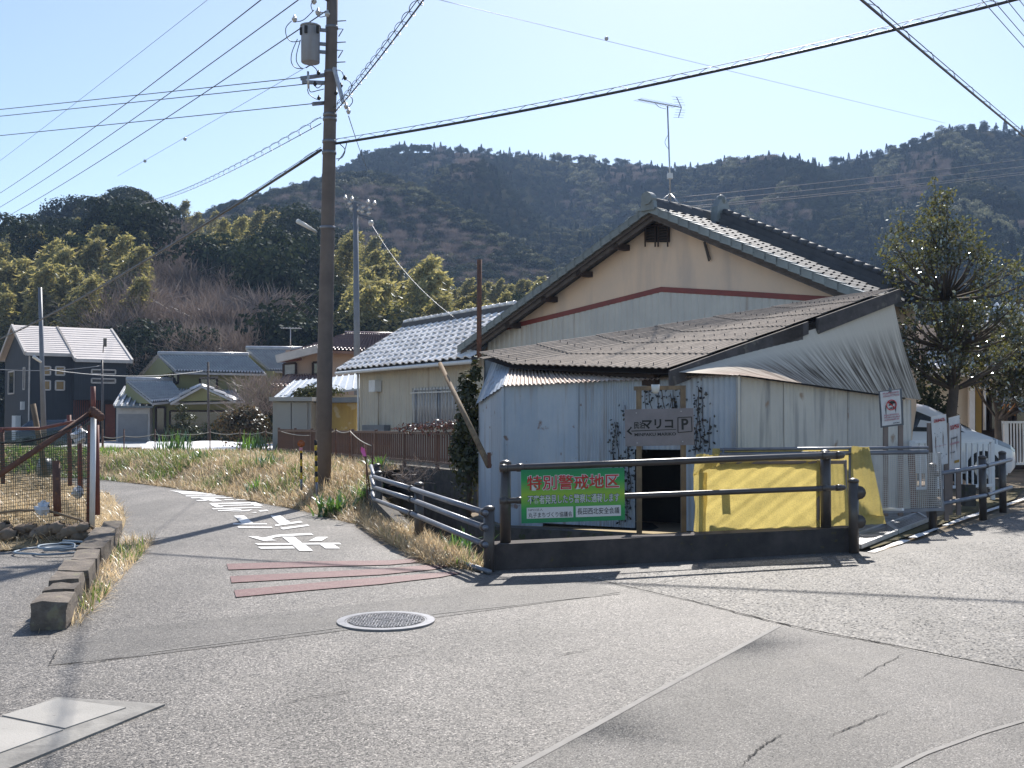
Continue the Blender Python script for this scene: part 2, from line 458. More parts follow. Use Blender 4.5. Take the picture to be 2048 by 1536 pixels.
def lay(name, pix, mat, dz, kind='structure', step=0.6):
    pl = [G(u, v) for u, v in pix]
    o = sheet([(p.x, p.y) for p in pl], lambda x, y: gz(x, y) + dz, step).build(name, mat)
    return tag(o, kind=kind)

lay('coarse_asphalt_patch', [(1160, 1152), (1250, 1172), (1400, 1206), (1560, 1247), (1700, 1275), (1850, 1303), (2060, 1345), (2300, 1395), (2400, 1200), (2120, 1060), (1760, 1112), (1500, 1135)], m_asphalt_old, 0.004)
lay('smooth_asphalt_patch', [(1562, 1252), (1700, 1280), (1850, 1308), (2060, 1350), (2400, 1425), (2200, 1600), (1700, 1800), (800, 1680), (1040, 1540), (1300, 1395)], m_asphalt_patch, 0.004)
lay('grey_asphalt_patch', [(95, 1332), (290, 1312), (640, 1268), (1000, 1218), (1240, 1185), (1170, 1160), (990, 1160), (880, 1190), (520, 1230), (200, 1262)], m_asphalt_patch, 0.003)

def strip(name, pix, w, mat, dz, jag=0.0, world_w=True, taper=False):
    """a thin strip along a line on the road"""
    pts = [G(u, v) for u, v in pix]; fine = sample_line(pts, 10)
    L = []; R = []
    for i, p in enumerate(fine):
        d = (fine[min(i + 1, len(fine) - 1)] - fine[max(i - 1, 0)]); d.z = 0; d.normalize(); n = Vector((-d.y, d.x, 0))
        ww = w * (rnd.uniform(0.5, 1.5) if jag else 1) * (math.sin(math.pi * (i + 0.3) / (len(fine) - 0.4)) if taper else 1)
        c = p + n * rnd.uniform(-jag, jag)
        for s, q in ((1, L), (-1, R)):
            x = c + n * ww / 2 * s; q.append((x.x, x.y, gz(x.x) + dz))
    o = MB().grid([R, L]).build(name, mat)
    return tag(o, kind='structure')

strip('asphalt_joint', [(1556, 1254), (1300, 1392), (1020, 1545), (860, 1640)], 0.042, m_seam, 0.0065)
strip('asphalt_joint', [(2060, 1440), (1960, 1470), (1850, 1510), (1780, 1545)], 0.03, m_seam, 0.0075)
strip('asphalt_joint', [(1240, 1188), (1100, 1203), (880, 1228), (640, 1262), (300, 1306)], 0.018, m_seam, 0.0065)
for pix, w in (([(1165, 1153), (1260, 1176), (1400, 1207), (1480, 1228), (1560, 1248), (1640, 1266), (1760, 1287), (1850, 1306), (2060, 1348)], 0.014), ([(1100, 1316), (1140, 1308), (1190, 1299)], 0.008), ([(1480, 1540), (1500, 1515), (1530, 1490), (1575, 1465)], 0.009), ([(1640, 1485), (1690, 1462), (1740, 1440), (1790, 1420)], 0.007), ([(100, 1331), (180, 1326), (290, 1311)], 0.013), ([(98, 1334), (115, 1300)], 0.011), ([(1700, 1372), (1760, 1335), (1815, 1305)], 0.006), ([(560, 1410), (620, 1396), (760, 1375)], 0.008), ([(640, 1340), (760, 1318), (900, 1300)], 0.008), ([(1250, 1180), (1400, 1150)], 0.008)):
    strip('asphalt_crack', pix, w, m_crack, 0.0085, jag=0.009, taper=True)

# ---- painted markings
ZP = 0.009
for k, pix in enumerate(([(455, 1130), (600, 1125), (760, 1123), (880, 1119), (830, 1122), (834, 1126), (760, 1132), (600, 1136), (458, 1141)],)):
    pass
for pix in ([(453, 1129), (620, 1124), (780, 1122), (870, 1116), (895, 1120), (780, 1131), (620, 1135), (457, 1141)],
            [(460, 1154), (620, 1146), (760, 1139), (860, 1131), (905, 1132), (870, 1140), (760, 1151), (620, 1158), (463, 1167)],
            [(468, 1182), (620, 1168), (760, 1156), (900, 1145), (925, 1147), (880, 1156), (760, 1170), (620, 1182), (472, 1196)]):
    lay('slow_stripe_marking', pix, m_red_paint, ZP)

def zp(x, y): return (x / 5.389 + 320, y / 5.389 + 960)
glyphs = [
    [(950, 615), (1040, 612), (1110, 630), (1250, 598), (1420, 588), (1620, 578), (1655, 597), (1330, 612), (1240, 624), (1195, 645), (1260, 658), (1110, 662)],
    [(1315, 618), (1445, 618), (1530, 682), (1395, 682)], [(1690, 620), (1815, 620), (1745, 662), (1605, 662)],
    [(1020, 690), (1935, 684), (1955, 700), (1055, 706)], [(1055, 728), (1435, 725), (1455, 745), (1085, 748)],
    [(1432, 708), (1570, 707), (1650, 770), (1500, 770)], [(1725, 704), (1875, 703), (1940, 745), (1785, 745)],
    [(795, 390), (905, 388), (1005, 468), (875, 470)], [(790, 472), (1150, 474), (1155, 484), (785, 486)], [(832, 508), (1200, 510), (1215, 521), (850, 524)],
    [(1190, 390), (1300, 388), (1405, 462), (1285, 480)], [(1240, 488), (1510, 447), (1540, 462), (1245, 503)], [(1295, 522), (1590, 486), (1612, 498), (1325, 540)],
    [(525, 256), (1035, 242), (1055, 254), (560, 268)], [(540, 270), (615, 268), (690, 298), (605, 300)], [(975, 258), (1060, 256), (1110, 280), (1020, 288)],
    [(650, 276), (1000, 268), (1012, 277), (665, 284)], [(560, 311), (1080, 295), (1100, 303), (570, 322)],
    [(620, 331), (860, 318), (885, 330), (630, 341)], [(750, 346), (900, 333), (1000, 322), (950, 341)], [(1060, 336), (1150, 325), (1170, 338), (1080, 346)], [(980, 359), (1030, 350), (1045, 358)],
    [(105, 118), (640, 135), (740, 156), (700, 166), (250, 158), (190, 135)], [(275, 172), (820, 172), (820, 182), (280, 181)], [(330, 192), (480, 189), (930, 187), (935, 195), (340, 202)],
    [(425, 204), (575, 200), (670, 230), (570, 236)], [(385, 222), (520, 217), (530, 227), (400, 230)], [(690, 214), (790, 212), (795, 220), (700, 222)], [(815, 212), (1010, 214), (1020, 221), (830, 220)]]
for gl in glyphs:
    lay('road_lettering', [zp(*q) for q in gl], m_white_paint, ZP)

# white edge line on the right
pts = sample_line([G(1742, 1106), G(1800, 1086), G(1860, 1063), G(1930, 1037), G(2035, 1003), G(2160, 960)], 5)
for i in range(len(pts) - 1):
    if i in (6, 11): continue
    a, b = pts[i], pts[i].lerp(pts[i + 1], 0.97); d = (b - a).normalized(); n = Vector((-d.y, d.x, 0)) * (0.045 + rnd.uniform(-0.014, 0.012))
    mb = MB().quad(*[(q.x, q.y, gz(q.x) + ZP) for q in (a - n, b - n, b + n, a + n)])
    tag(mb.build('edge_line_marking', m_white_paint), kind='structure')

# concrete slabs lower left
def slab(pix, dz0, dz1, name, mat, par):
    pts = [G(u, v) + Vector((0, 0, dz0)) for u, v in pix]
    return MB().prism(pts, (0, 0, dz1 - dz0)).build(name, mat, par)
fr = thing('drain_cover', G(120, 1460), 'two pale concrete drain lids in a rough cement frame set into the road', 'drain cover')
slab([(-130, 1490), (112, 1398), (330, 1412), (20, 1540), (-120, 1600)], -0.02, 0.012, 'cement_frame', m_concrete, fr)
slab([(4, 1437), (116, 1403), (252, 1421), (130, 1463)], -0.02, 0.018, 'lid', m_slab, fr)
slab([(-110, 1478), (0, 1441), (126, 1466), (-10, 1516)], -0.02, 0.018, 'lid', m_slab, fr)

# ---- manhole
mc = G(772, 1244)
mh = thing('manhole_cover', mc, 'round grey iron manhole cover with raised maze pattern in the road', 'manhole cover')
def disc(r0, r1, z0, z1, n=48):
    mb = MB(); a = [2 * math.pi * k / n for k in range(n + 1)]
    prof = [(r0, z1), (r1, z1), (r1, z0)]
    mb.grid([[mc + Vector((r * math.cos(t), r * math.sin(t), z)) for t in a] for r, z in prof[::-1]])
    return mb
m_iron = M('worn_cast_iron', (0.27, 0.27, 0.285), (0.19, 0.19, 0.2), scale=14, rough=0.42, metal=0.5)
m_iron_dark = M('dirty_cast_iron', (0.05, 0.05, 0.055), (0.08, 0.08, 0.085), scale=20, rough=0.7)
disc(0.315, 0.375, -0.01, 0.016).build('rim', m_iron, mh)
disc(0.0, 0.3, -0.01, 0.010).build('plate', m_iron_dark, mh)
disc(0.3, 0.312, -0.01, 0.014).build('inner_ring', m_iron, mh)
mb = MB()
for i in range(-13, 14):
    for j in range(-13, 14):
        x, y = i * 0.022, j * 0.022
        if 0.05 < math.hypot(x, y) < 0.285:
            L = rnd.choice((0.016, 0.022, 0.03)); a = rnd.choice((0, 0, math.pi / 2, math.pi / 2, 0.8, 2.3))
            d = Vector((math.cos(a), math.sin(a), 0)); n = Vector((-d.y, d.x, 0))
            mb.box(mc + Vector((x, y, 0.0135)), (L, 0.0085, 0.007), d, n)
mb.build('raised_pattern', m_iron, mh, kind='stuff')
mb = disc(0.045, 0.05, 0.0, 0.017, 20); [mb.box(mc + Vector((0, k * 0.02, 0.0135)), (0.06, 0.008, 0.007)) for k in (-1, 0, 1)]
mb.build('centre_emblem', m_iron, mh)

# ---- canal
cf = sheet(CANAL, lambda x, y: -1.25 + 0.06 * math.sin(3 * x) * math.cos(2.3 * y), 0.4)
m_canalbed = M('canal_bed_weeds', (0.035, 0.035, 0.02), (0.06, 0.05, 0.03), scale=3, rough=0.8, bump=1, bscale=12)
tag(cf.build('canal_bed', m_canalbed), kind='structure')
def vwall(name, line, z0, z1f, mat, th, label, cat):
    ln = sample_line([Vector((p[0], p[1], 0)) for p in line], 6); mb = MB()
    off = []
    for i, p in enumerate(ln):
        d = (ln[min(i + 1, len(ln) - 1)] - ln[max(i - 1, 0)]).normalized(); off.append(p + Vector((-d.y, d.x, 0)) * th)
    rows = [[(p.x, p.y, z0) for p in ln], [(p.x, p.y, z1f(p.x, p.y)) for p in ln], [(q.x, q.y, z1f(p.x, p.y)) for p, q in zip(ln, off)], [(q.x, q.y, z0) for q in off]]
    mb.grid(rows)
    mb.poly([rows[k][0] for k in range(4)]); mb.poly([rows[k][-1] for k in (3, 2, 1, 0)])
    return tag(mb.build(name, mat, origin=(ln[0].x, ln[0].y, z0)), label, cat)
vh = lambda x, y: gz(x) + (0.02 + 0.45 * sstep((y - 11.5) / 7)) - 0.04
vwall('canal_wall', CAN_L, -1.4, vh, m_concrete_dark, 0.18, 'low concrete canal wall below the grass bank and grey guard rail', 'wall')
FENCE_A = Vector((-0.68, 18.5, 0)); FENCE_B = Vector((-6.5, 30, 0))
vwall('retaining_wall', [(-0.60, 18.4), (-6.6, 30.3)], -1.4, lambda x, y: 0.6 - 0.08 * (y - 18.4) / 12, m_concrete_dark, -0.22, 'dark concrete retaining wall carrying the brown bar fence', 'wall')
vwall('shed_footing_wall', [(-0.62, 16.9), (-0.2, 15.78), (2.85, 14.06)], -1.4, lambda x, y: -0.02, m_concrete_dark, -0.25, 'dark footing wall between the canal and the blue tin shed', 'wall')
# yard behind the fence
yd = [(-0.75, 18.75), (-6.45, 30.1), (-3, 37), (9, 30), (2.4, 19.5)]
tag(sheet(yd, lambda x, y: 0.5, 2).build('yard', m_soil), kind='structure')

# ---- bank with the pole, left plot
VERGE = RE + [(-40, 37), (-20, 37), (-10, 35.5), (-6.55, 30.3), (-3.3, 23.9), (-2.2, 21.6), (-2.8, 20.6), (-2.5, 18.5), (-1.9, 16.2), (-1.05, 13.4), (CB0.x - 0.05, CB0.y)]
def zverge(x, y):
    H = 0.07 + 0.43 * sstep((y - 12.5) / 6)
    if y > 28: H *= 1 - 0.3 * sstep((y - 28) / 6)
    return gz(x) + H * sstep(seg_dist(RE, x, y) / 1.3) + 0.02 * math.sin(x * 3.1) * math.cos(y * 2.7)
tag(sheet(VERGE, zverge, 0.5).build('grass_bank', m_straw_ground), kind='structure')
PLOT = LE + [(-40, 13.5), (-14, 12.4), (-9, 12.7), (-5.9, 12.7)]
def zplot(x, y):
    return gz(x) + 0.34 * sstep(seg_dist(LE, x, y) / 1.4) * sstep((y - 12.7) / 1.6) + 0.03 * math.sin(x * 2.3 + 1) * math.cos(y * 1.9)
tag(sheet(PLOT, zplot, 0.55).build('field_plot', m_straw_ground), kind='structure')
lay('moss_strip', [(1742, 1098), (1800, 1079), (1862, 1056), (1935, 1030), (2030, 998), (2050, 975), (1985, 985), (1905, 1022), (1850, 1045), (1800, 1068), (1735, 1092)], m_moss, 0.006)
lay('concrete_apron', [(1665, 1085), (1712, 1096), (1790, 1066), (1855, 1036), (1850, 1018), (1700, 1022), (1560, 1060)], m_concrete, 0.004)
m_sheet_white = M('white_ground_sheet', (0.8, 0.8, 0.8), (0.7, 0.7, 0.71), scale=0.8, rough=0.55, bump=0.4, bscale=3)
fs = [P(285, 922, 37), P(548, 915, 36), P(552, 893, 47), P(300, 900, 50), P(280, 905, 45)]
tag(sheet([(p.x, p.y) for p in fs], lambda x, y: 0.34 + 0.1 * math.sin(x * 1.3) * math.sin(y * 0.9) ** 2, 0.7).build('field_cover_sheet', m_sheet_white), 'white fabric sheet spread over the field beyond the bank', 'field cover')
m_yard_pale = M('pale_concrete_yard', (0.45, 0.45, 0.44), (0.36, 0.36, 0.35), scale=0.5, rough=0.85)
fs = [(-21.5, 50), (-14, 50), (-15, 62), (-24, 62)]
tag(sheet(fs, lambda x, y: 0.05, 3).build('driveway', m_yard_pale), kind='structure')

# ---- grass as blades
def blades(name, poly, zf, n, hl, wd, lean, mat, seed, clip=None, bias=None):
    r = np.random.default_rng(seed)
    x0 = min(p[0] for p in poly); x1 = max(p[0] for p in poly); y0 = min(p[1] for p in poly); y1 = max(p[1] for p in poly)
    if clip: x0, x1, y0, y1 = max(x0, clip[0]), min(x1, clip[1]), max(y0, clip[2]), min(y1, clip[3])
    pts = []
    while len(pts) < n:
        x = r.uniform(x0, x1); y = r.uniform(y0, y1)
        if bias and r.random() > bias(x, y): continue
        if inside(poly, x, y): pts.append((x, y, zf(x, y)))
    p = np.array(pts); a = r.uniform(0, 2 * math.pi, n); L = r.uniform(hl[0], hl[1], n); ln = r.uniform(lean[0], lean[1], n)
    d = np.stack([np.cos(a) * np.sin(ln), np.sin(a) * np.sin(ln), np.cos(ln)], 1)
    w = np.stack([-np.sin(a), np.cos(a), np.zeros(n)], 1) * (wd * r.uniform(0.6, 1.4, n))[:, None]
    mid = p + d * (L * 0.55)[:, None]; tip = p + d * L[:, None]; tip[:, 2] -= L * 0.22 * np.sin(ln)
    v = np.empty((n, 5, 3)); v[:, 0] = p - w; v[:, 1] = p + w; v[:, 2] = mid + w * 0.8; v[:, 3] = mid - w * 0.8; v[:, 4] = tip
    i = np.arange(n)[:, None] * 5
    f = np.concatenate([i + np.array([[0, 1, 2]]), i + np.array([[0, 2, 3]]), i + np.array([[3, 2, 4]])], 0)
    return tag(link_mesh(name, raw_mesh(name, v.reshape(-1, 3), f, mat)), kind='stuff')

m_straw = leaf_mat('dry_straw', (0.58, 0.43, 0.25), (0.82, 0.68, 0.45), trans=0.4, gloss=0.04)
m_grass = leaf_mat('green_grass', (0.07, 0.13, 0.025), (0.2, 0.27, 0.06), trans=0.45, gloss=0.08, tcol=(1.2, 1.3, 0.7))
m_strap = leaf_mat('strap_leaves', (0.06, 0.13, 0.03), (0.13, 0.22, 0.06), trans=0.4, gloss=0.14, rough=0.3, tcol=(1.2, 1.4, 0.6))
near = lambda x, y: min(1.0, (16.0 / y) ** 2)
blades('dry_grass', VERGE, zverge, 42000, (0.10, 0.34), 0.0055, (0.5, 1.45), m_straw, 1, clip=(-20, 0, 10, 36), bias=near)
blades('dry_grass', PLOT, zplot, 26000, (0.08, 0.28), 0.005, (0.6, 1.5), m_straw, 2, clip=(-14, -4.5, 12, 25), bias=near)
m_straw_dark = leaf_mat('rotting_straw', (0.27, 0.19, 0.11), (0.48, 0.36, 0.21), trans=0.25, gloss=0.02)
blades('dead_weeds', VERGE, zverge, 9000, (0.06, 0.3), 0.006, (0.2, 1.5), m_straw_dark, 21, clip=(-20, 0, 10, 36), bias=lambda x, y: near(x, y) * (0.25 + (0.75 if math.sin(x * 2.3 + 1) * math.sin(y * 1.7 + .5) > 0.1 else 0)))
blades('dead_weeds', VERGE, zverge, 2600, (0.04, 0.16), 0.006, (0.6, 1.5), m_straw_dark, 22, clip=(-14, 0, 10, 30), bias=lambda x, y: 1.0 if seg_dist(RE, x, y) < 0.25 else 0.0)  # browner straw along the road edge: shade at the bank foot put into colour
blades('green_grass', VERGE, zverge, 9500, (0.06, 0.24), 0.005, (0.1, 0.9), m_grass, 3, clip=(-12, 0, 11, 34), bias=lambda x, y: 0.05 + (0.9 if math.sin(x * 1.7 + 2) * math.sin(y * 1.3) + .3 * math.sin(x * 5 + y * 4) > 0.4 else 0))
mid_v = [(-12.5, 27.6), (-7.8, 24.2), (-6.4, 26.5), (-8.2, 30.5), (-11.5, 32)]
blades('green_grass', mid_v, zverge, 5200, (0.06, 0.26), 0.007, (0.2, 1.1), m_grass, 14, bias=lambda x, y: 0.15 + (0.85 if math.sin(x * 1.4) * math.sin(y * 1.1 + x) > 0.0 else 0))
far_v = [(-22, 29.9), (-11.5, 27.4), (-10.2, 28.6), (-12.0, 32), (-20, 33)]
blades('green_grass', far_v, zverge, 7000, (0.12, 0.36), 0.011, (0.1, 0.8), m_grass, 4)
kp = [(-3.55, 8.0), (-3.25, 8.1), (-4.5, 13.6), (-4.85, 13.6)]
blades('dry_grass', kp, gz, 1600, (0.08, 0.24), 0.004, (0.4, 1.4), m_straw, 5)
blades('green_grass', kp, gz, 420, (0.06, 0.2), 0.005, (0.1, 0.9), m_grass, 6, bias=lambda x, y: 0.9 if math.sin(y * 2.2) > 0.2 else 0.05)
rl = [(-0.24, 10.98), (-0.9, 11.5), (-1.75, 14), (-2.2, 15.7), (-1.9, 16.2), (-1.1, 13.5), (-0.42, 11.5)]
blades('dry_grass', rl, zverge, 9000, (0.08, 0.28), 0.004, (0.5, 1.45), m_straw, 7)

def strap_plant(c, n, L, w, label, mat=m_strap, group='green strap-leaved plants on the verge', seed=0, name='leafy_plant', cat='plant', upright=0.5):
    r = random.Random(seed); c = Vector(c)
    t = thing(name, c, label, cat, group)
    mb = MB()
    for k in range(n):
        a = r.uniform(0, 6.283); b = c + Vector((r.gauss(0, 0.12 * L / 0.4), r.gauss(0, 0.12 * L / 0.4), 0)); l = L * r.uniform(0.6, 1.2); sp = r.uniform(0.25, 0.9) * (1.4 - upright)
        d = Vector((math.cos(a), math.sin(a), 0)); wv = Vector((-d.y, d.x, 0)) * w
        rows = []
        for q in range(5):
            s = q / 4; p = b + d * l * sp * s ** 1.2 + Vector((0, 0, l * (s - 0.55 * sp * s * s)))
            ww = wv * (1 - 0.75 * s ** 2) / 2; rows.append([p - ww, p + ww])
        mb.grid(rows)
    mb.build('leaves', mat, t, kind='stuff'); return t
strap_plant(Vector((-2.75, 16.9, zverge(-2.75, 16.9) - 0.03)), 110, 0.42, 0.035, 'big bright green strap-leaved clump beside the guard rail and striped pole', seed=1)
strap_plant(Vector((-2.35, 17.2, zverge(-2.35, 17.2) - 0.03)), 60, 0.34, 0.03, 'smaller green clump touching the end of the guard rail', seed=2)
strap_plant(Vector((-2.75, 21.4, zverge(-2.75, 21.4) - 0.03)), 55, 0.38, 0.035, 'green clump right behind the foot of the concrete pole', seed=3)
strap_plant(Vector((-5.1, 22.6, zverge(-5.1, 22.6) - 0.03)), 55, 0.38, 0.03, 'arching green tuft on the slope left of the orange reflector pole', seed=4)
strap_plant(Vector((-4.9, 20.8, zverge(-4.9, 20.8) - 0.05)), 45, 0.35, 0.03, 'dark green tuft at the foot of the bank by the white road letters', seed=5)
strap_plant(Vector((-7.4, 25.5, zverge(-7.4, 25.5) - 0.05)), 45, 0.4, 0.03, 'green tuft halfway along the straw-covered bank', seed=6)
strap_plant(Vector((-9.6, 30.6, zverge(-9.6, 30.6) - 0.03)), 80, 0.75, 0.04, 'upright bushy green tuft in front of the white field sheet', seed=7, upright=0.9)
strap_plant(Vector((-7.4, 31.0, zverge(-7.4, 31) - 0.03)), 70, 0.7, 0.04, 'lone green tuft by the red plastic netting on the bank top', seed=8, upright=0.9)
strap_plant(G(905, 1112) + Vector((0.1, 0.3, 0)), 40, 0.3, 0.03, 'scrubby green clump overhanging the canal under the lowest rail', seed=9)
# ================================================================ buildings
m_tin_blue = M('faded_blue_tin', (0.33, 0.395, 0.48), (0.42, 0.465, 0.52), scale=1.6, rough=0.5, metal=0.0, spec=0.4, streak=(0.24, 0.2, 0.18), streak_amt=0.8, sscale=(9, 9, 0.5), streak_thr=(0.54, 0.72), spot=(0.17, 0.095, 0.065), spot_scale=5, spot_thr=0.665, rand=0.12)
m_tin_cream = M('faded_cream_tin', (0.6, 0.57, 0.51), (0.52, 0.5, 0.46), scale=1.2, rough=0.55, streak=(0.2, 0.2, 0.21), streak_amt=0.75, sscale=(6, 6, 0.7), streak_thr=(0.53, 0.72), spot=(0.3, 0.2, 0.13), spot_scale=3, spot_thr=0.66, rand=0.06)
m_tin_skirt = M('rust_streaked_tin', (0.42, 0.42, 0.40), (0.34, 0.34, 0.34), scale=1.5, rough=0.6, streak=(0.12, 0.085, 0.07), streak_amt=0.8, sscale=(1, 1, 1), streak_thr=(0.5, 0.72))
m_tin_rusty = M('rusty_tin', (0.55, 0.47, 0.4), (0.42, 0.28, 0.19), scale=4, rough=0.6, streak=(0.2, 0.09, 0.05), streak_amt=0.8, sscale=(14, 14, 14), streak_thr=(0.48, 0.7))
m_slate = M('weathered_cement_sheet', (0.33, 0.272, 0.225), (0.225, 0.187, 0.156), scale=5, rough=0.8, spec=0.1, bump=0.5, bscale=70, spot=(0.17, 0.15, 0.135), spot_scale=11, spot_thr=0.58, rand=0.08)
m_verge_board = M('lichen_grey_verge_board', (0.10, 0.09, 0.09), (0.055, 0.05, 0.05), scale=5, rough=0.9, bump=0.5, bscale=40, spot=(0.15, 0.14, 0.12), spot_scale=8, spot_thr=0.62)

def bil(c, s, t):
    return c[0].lerp(c[1], s).lerp(c[3].lerp(c[2], s), t)

def corr(c, waves, amp, rows=2, out=None, s0=0.0, s1=1.0, t0=0.0, t1=1.0, per=6, ztrim=None):
    """corrugated patch of the bilinear quad c = (bottom left, bottom right, top right, top left)"""
    n = (c[1] - c[0]).cross(c[3] - c[0]).normalized()
    if out is not None and n.dot(out) < 0: n = -n
    N = max(2, int(waves * per)); R = []
    for j in range(rows + 1):
        t = t0 + (t1 - t0) * j / rows; r = []
        for i in range(N + 1):
            s = s0 + (s1 - s0) * i / N
            r.append(bil(c, s, t) + n * amp * math.sin(2 * math.pi * waves * i / N))
        R.append(r)
    return S(MB().grid(R))

def lift(mb, off):
    mb.v = [tuple(Vector(v) + off) for v in mb.v]; return mb

# ---------------------------------------------------------------- tin shed by the canal
def sP(u, v, Y): return P(u, v, Y + 0.75)
sA = lambda v: sP(958, v, 16.6)
sB = lambda v: sP(1008, v, 15.1)
sC = lambda v: sP(1475, v, 13.4)
sD = lambda v: sP(1820, v, 16.2)
shed = thing('tin_shed', (1.5, 15.5, 0), 'patched tin shed by the canal with grey corrugated roof and flared rusty skirt', 'shed')
toward = Vector((0, -1, 0.1))
def flat(p, z): return Vector((p.x, p.y, z))
Bt, Ct, Dt, At = sB(770), sC(752), sD(800), sA(806)
zb = 0.03
# blue front: seven sheets, two of them stopping above the door opening
cq = (flat(Bt, zb), flat(Ct, zb), Ct, Bt)
cuts = [0.0, 0.17, 0.33, 0.48, 0.575, 0.79, 1.0]
for k in range(6):
    t0 = 0.53 if k == 4 else (0.0 if k != 0 else -0.06)
    mb = corr(cq, 11 if k not in (0, 1) else 7, 0.011 if k > 1 else 0.005, rows=3, out=toward, s0=cuts[k] - 0.012, s1=cuts[k + 1] + 0.012, t0=t0, t1=1.0)
    lift(mb, toward.normalized() * (0.012 * (k % 2) + 0.004 * rnd.random()))
    mb.build('wall_sheet', m_tin_blue, shed, origin=bil(cq, cuts[k], 0))
# left return
cq2 = (flat(At, -0.25), flat(Bt, -0.1), Bt, At)
for k in range(2):
    mb = corr(cq2, 7, 0.008, rows=2, out=toward, s0=k / 2 - 0.01, s1=k / 2 + 0.51)
    mb.build('wall_sheet', m_tin_blue, shed, origin=bil(cq2, k / 2, 0))
# cream side: five sheets
cq3 = (flat(Ct, zb + 0.02), flat(Dt, 0.06), Dt, Ct)
ctop = [0, 0.24, 0.40, 0.6, 0.8, 1.0]
side_out = Vector((0.62, -0.75, 0.1))
for k in range(5):
    mb = corr(cq3, 8, 0.005, rows=2, out=side_out, s0=ctop[k] - 0.008, s1=ctop[k + 1] + 0.008)
    lift(mb, side_out.normalized() * (0.008 * (k % 2)))
    mb.build('wall_sheet', m_tin_cream, shed, origin=bil(cq3, ctop[k], 0))
MB().beam(flat(Ct, 0) + Vector((0.01, -0.035, 0)), Ct + Vector((0.01, -0.035, 0)), 0.035, 0.02).build('corner_trim', m_tin_cream, shed)
# near-black panels and floor: the shade inside the opening put into the colour
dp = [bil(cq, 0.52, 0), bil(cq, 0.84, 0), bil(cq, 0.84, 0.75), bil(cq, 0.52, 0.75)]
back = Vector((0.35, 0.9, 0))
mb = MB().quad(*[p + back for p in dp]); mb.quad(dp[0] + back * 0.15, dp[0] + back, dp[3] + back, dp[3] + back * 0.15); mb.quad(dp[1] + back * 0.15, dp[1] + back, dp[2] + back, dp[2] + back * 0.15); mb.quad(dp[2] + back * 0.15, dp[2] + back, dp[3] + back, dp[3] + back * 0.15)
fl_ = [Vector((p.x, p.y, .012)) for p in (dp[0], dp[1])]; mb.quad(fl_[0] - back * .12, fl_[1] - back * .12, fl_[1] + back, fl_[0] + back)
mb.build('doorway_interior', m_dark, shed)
# roof: a sagging fan of corrugated cement sheets
R1, R2, R3, R4, RT = sP(958, 706, 16.9), sP(1026, 729, 15.9), sP(1336, 738, 13.55), sP(1792, 576, 16.4), sP(1690, 590, 17.2)
Le = (R2 - R1).length; Lf = (R3 - R2).length
def roofp(s, t):
    d = s * (Le + Lf)
    e = R1.lerp(R2, d / Le) if d < Le else R2.lerp(R3, (d - Le) / Lf)
    p = e.lerp(RT.lerp(R4, s), t)
    p.z -= 0.05 * math.sin(math.pi * t) * (0.5 + 0.5 * math.sin(5 * s))
    return p
rup = Vector((-0.2, -0.3, 1)).normalized()
rowcut = [0, 0.18, 0.34, 0.50, 0.66, 0.82, 1.0]; ncol = 8
for j in range(6):
    for i in range(ncol):
        s0, s1 = i / ncol - 0.004, (i + 1) / ncol + 0.004; s0 = max(0, s0); s1 = min(1, s1)
        R = []
        wv = 4.5
        for q in range(4):
            t = rowcut[j] - (0.025 if j and q == 0 else 0) + (rowcut[j + 1] - rowcut[j]) * q / 3
            up = 0.015 * (1 - q / 3) + 0.002 * (i % 2)
            R.append([roofp(s0 + (s1 - s0) * k / 27, t) + rup * (up + 0.009 * math.sin(2 * math.pi * wv * k / 27)) for k in range(28)])
        mb = S(MB().grid(R))
        mb.grid([[Vector(p) for p in R[0]], [Vector(p) - rup * 0.012 for p in R[0]]])
        mb.build('roof_sheet', m_slate, shed, origin=R[0][0])
mb = MB()
for j in range(6):
    for i in range(16):
        for tt in (rowcut[j] + 0.03,):
            p = roofp((i + 0.5) / 16, tt); mb.tube([p, p + rup * 0.045], 0.007, 5)
mb.build('roof_bolts', m_verge_board, shed, kind='stuff')
# boards under the verge (two lengths with a broken gap) and the eave beam
V0, V1 = R3 + Vector((0.0, -0.02, -0.02)), R4 + Vector((0.02, -0.02, -0.02))
def vboard(a, b, h):
    p, q = V0.lerp(V1, a), V0.lerp(V1, b)
    n = (V1 - V0); n.z = 0; n.normalize(); o = Vector((n.y, -n.x, 0)) * 0.05
    return MB().prism([p + o, q + o, q + o - Vector((0, 0, h * 0.85)), p + o - Vector((0, 0, h))], -o * 0.9)
vboard(0.0, 0.555, 0.22).build('verge_board', m_verge_board, shed, origin=V0)
vboard(0.60, 1.0, 0.24).build('verge_board', m_verge_board, shed, origin=V0)
vboard(0.40, 0.53, 0.34).build('broken_board', m_wood_grey, shed, origin=V0)
MB().beam(R2 + Vector((0.15, 0.35, -0.14)), R3 + Vector((-0.1, 0.35, -0.14)), 0.12, 0.16).build('eave_beam', m_wood_dark, shed)
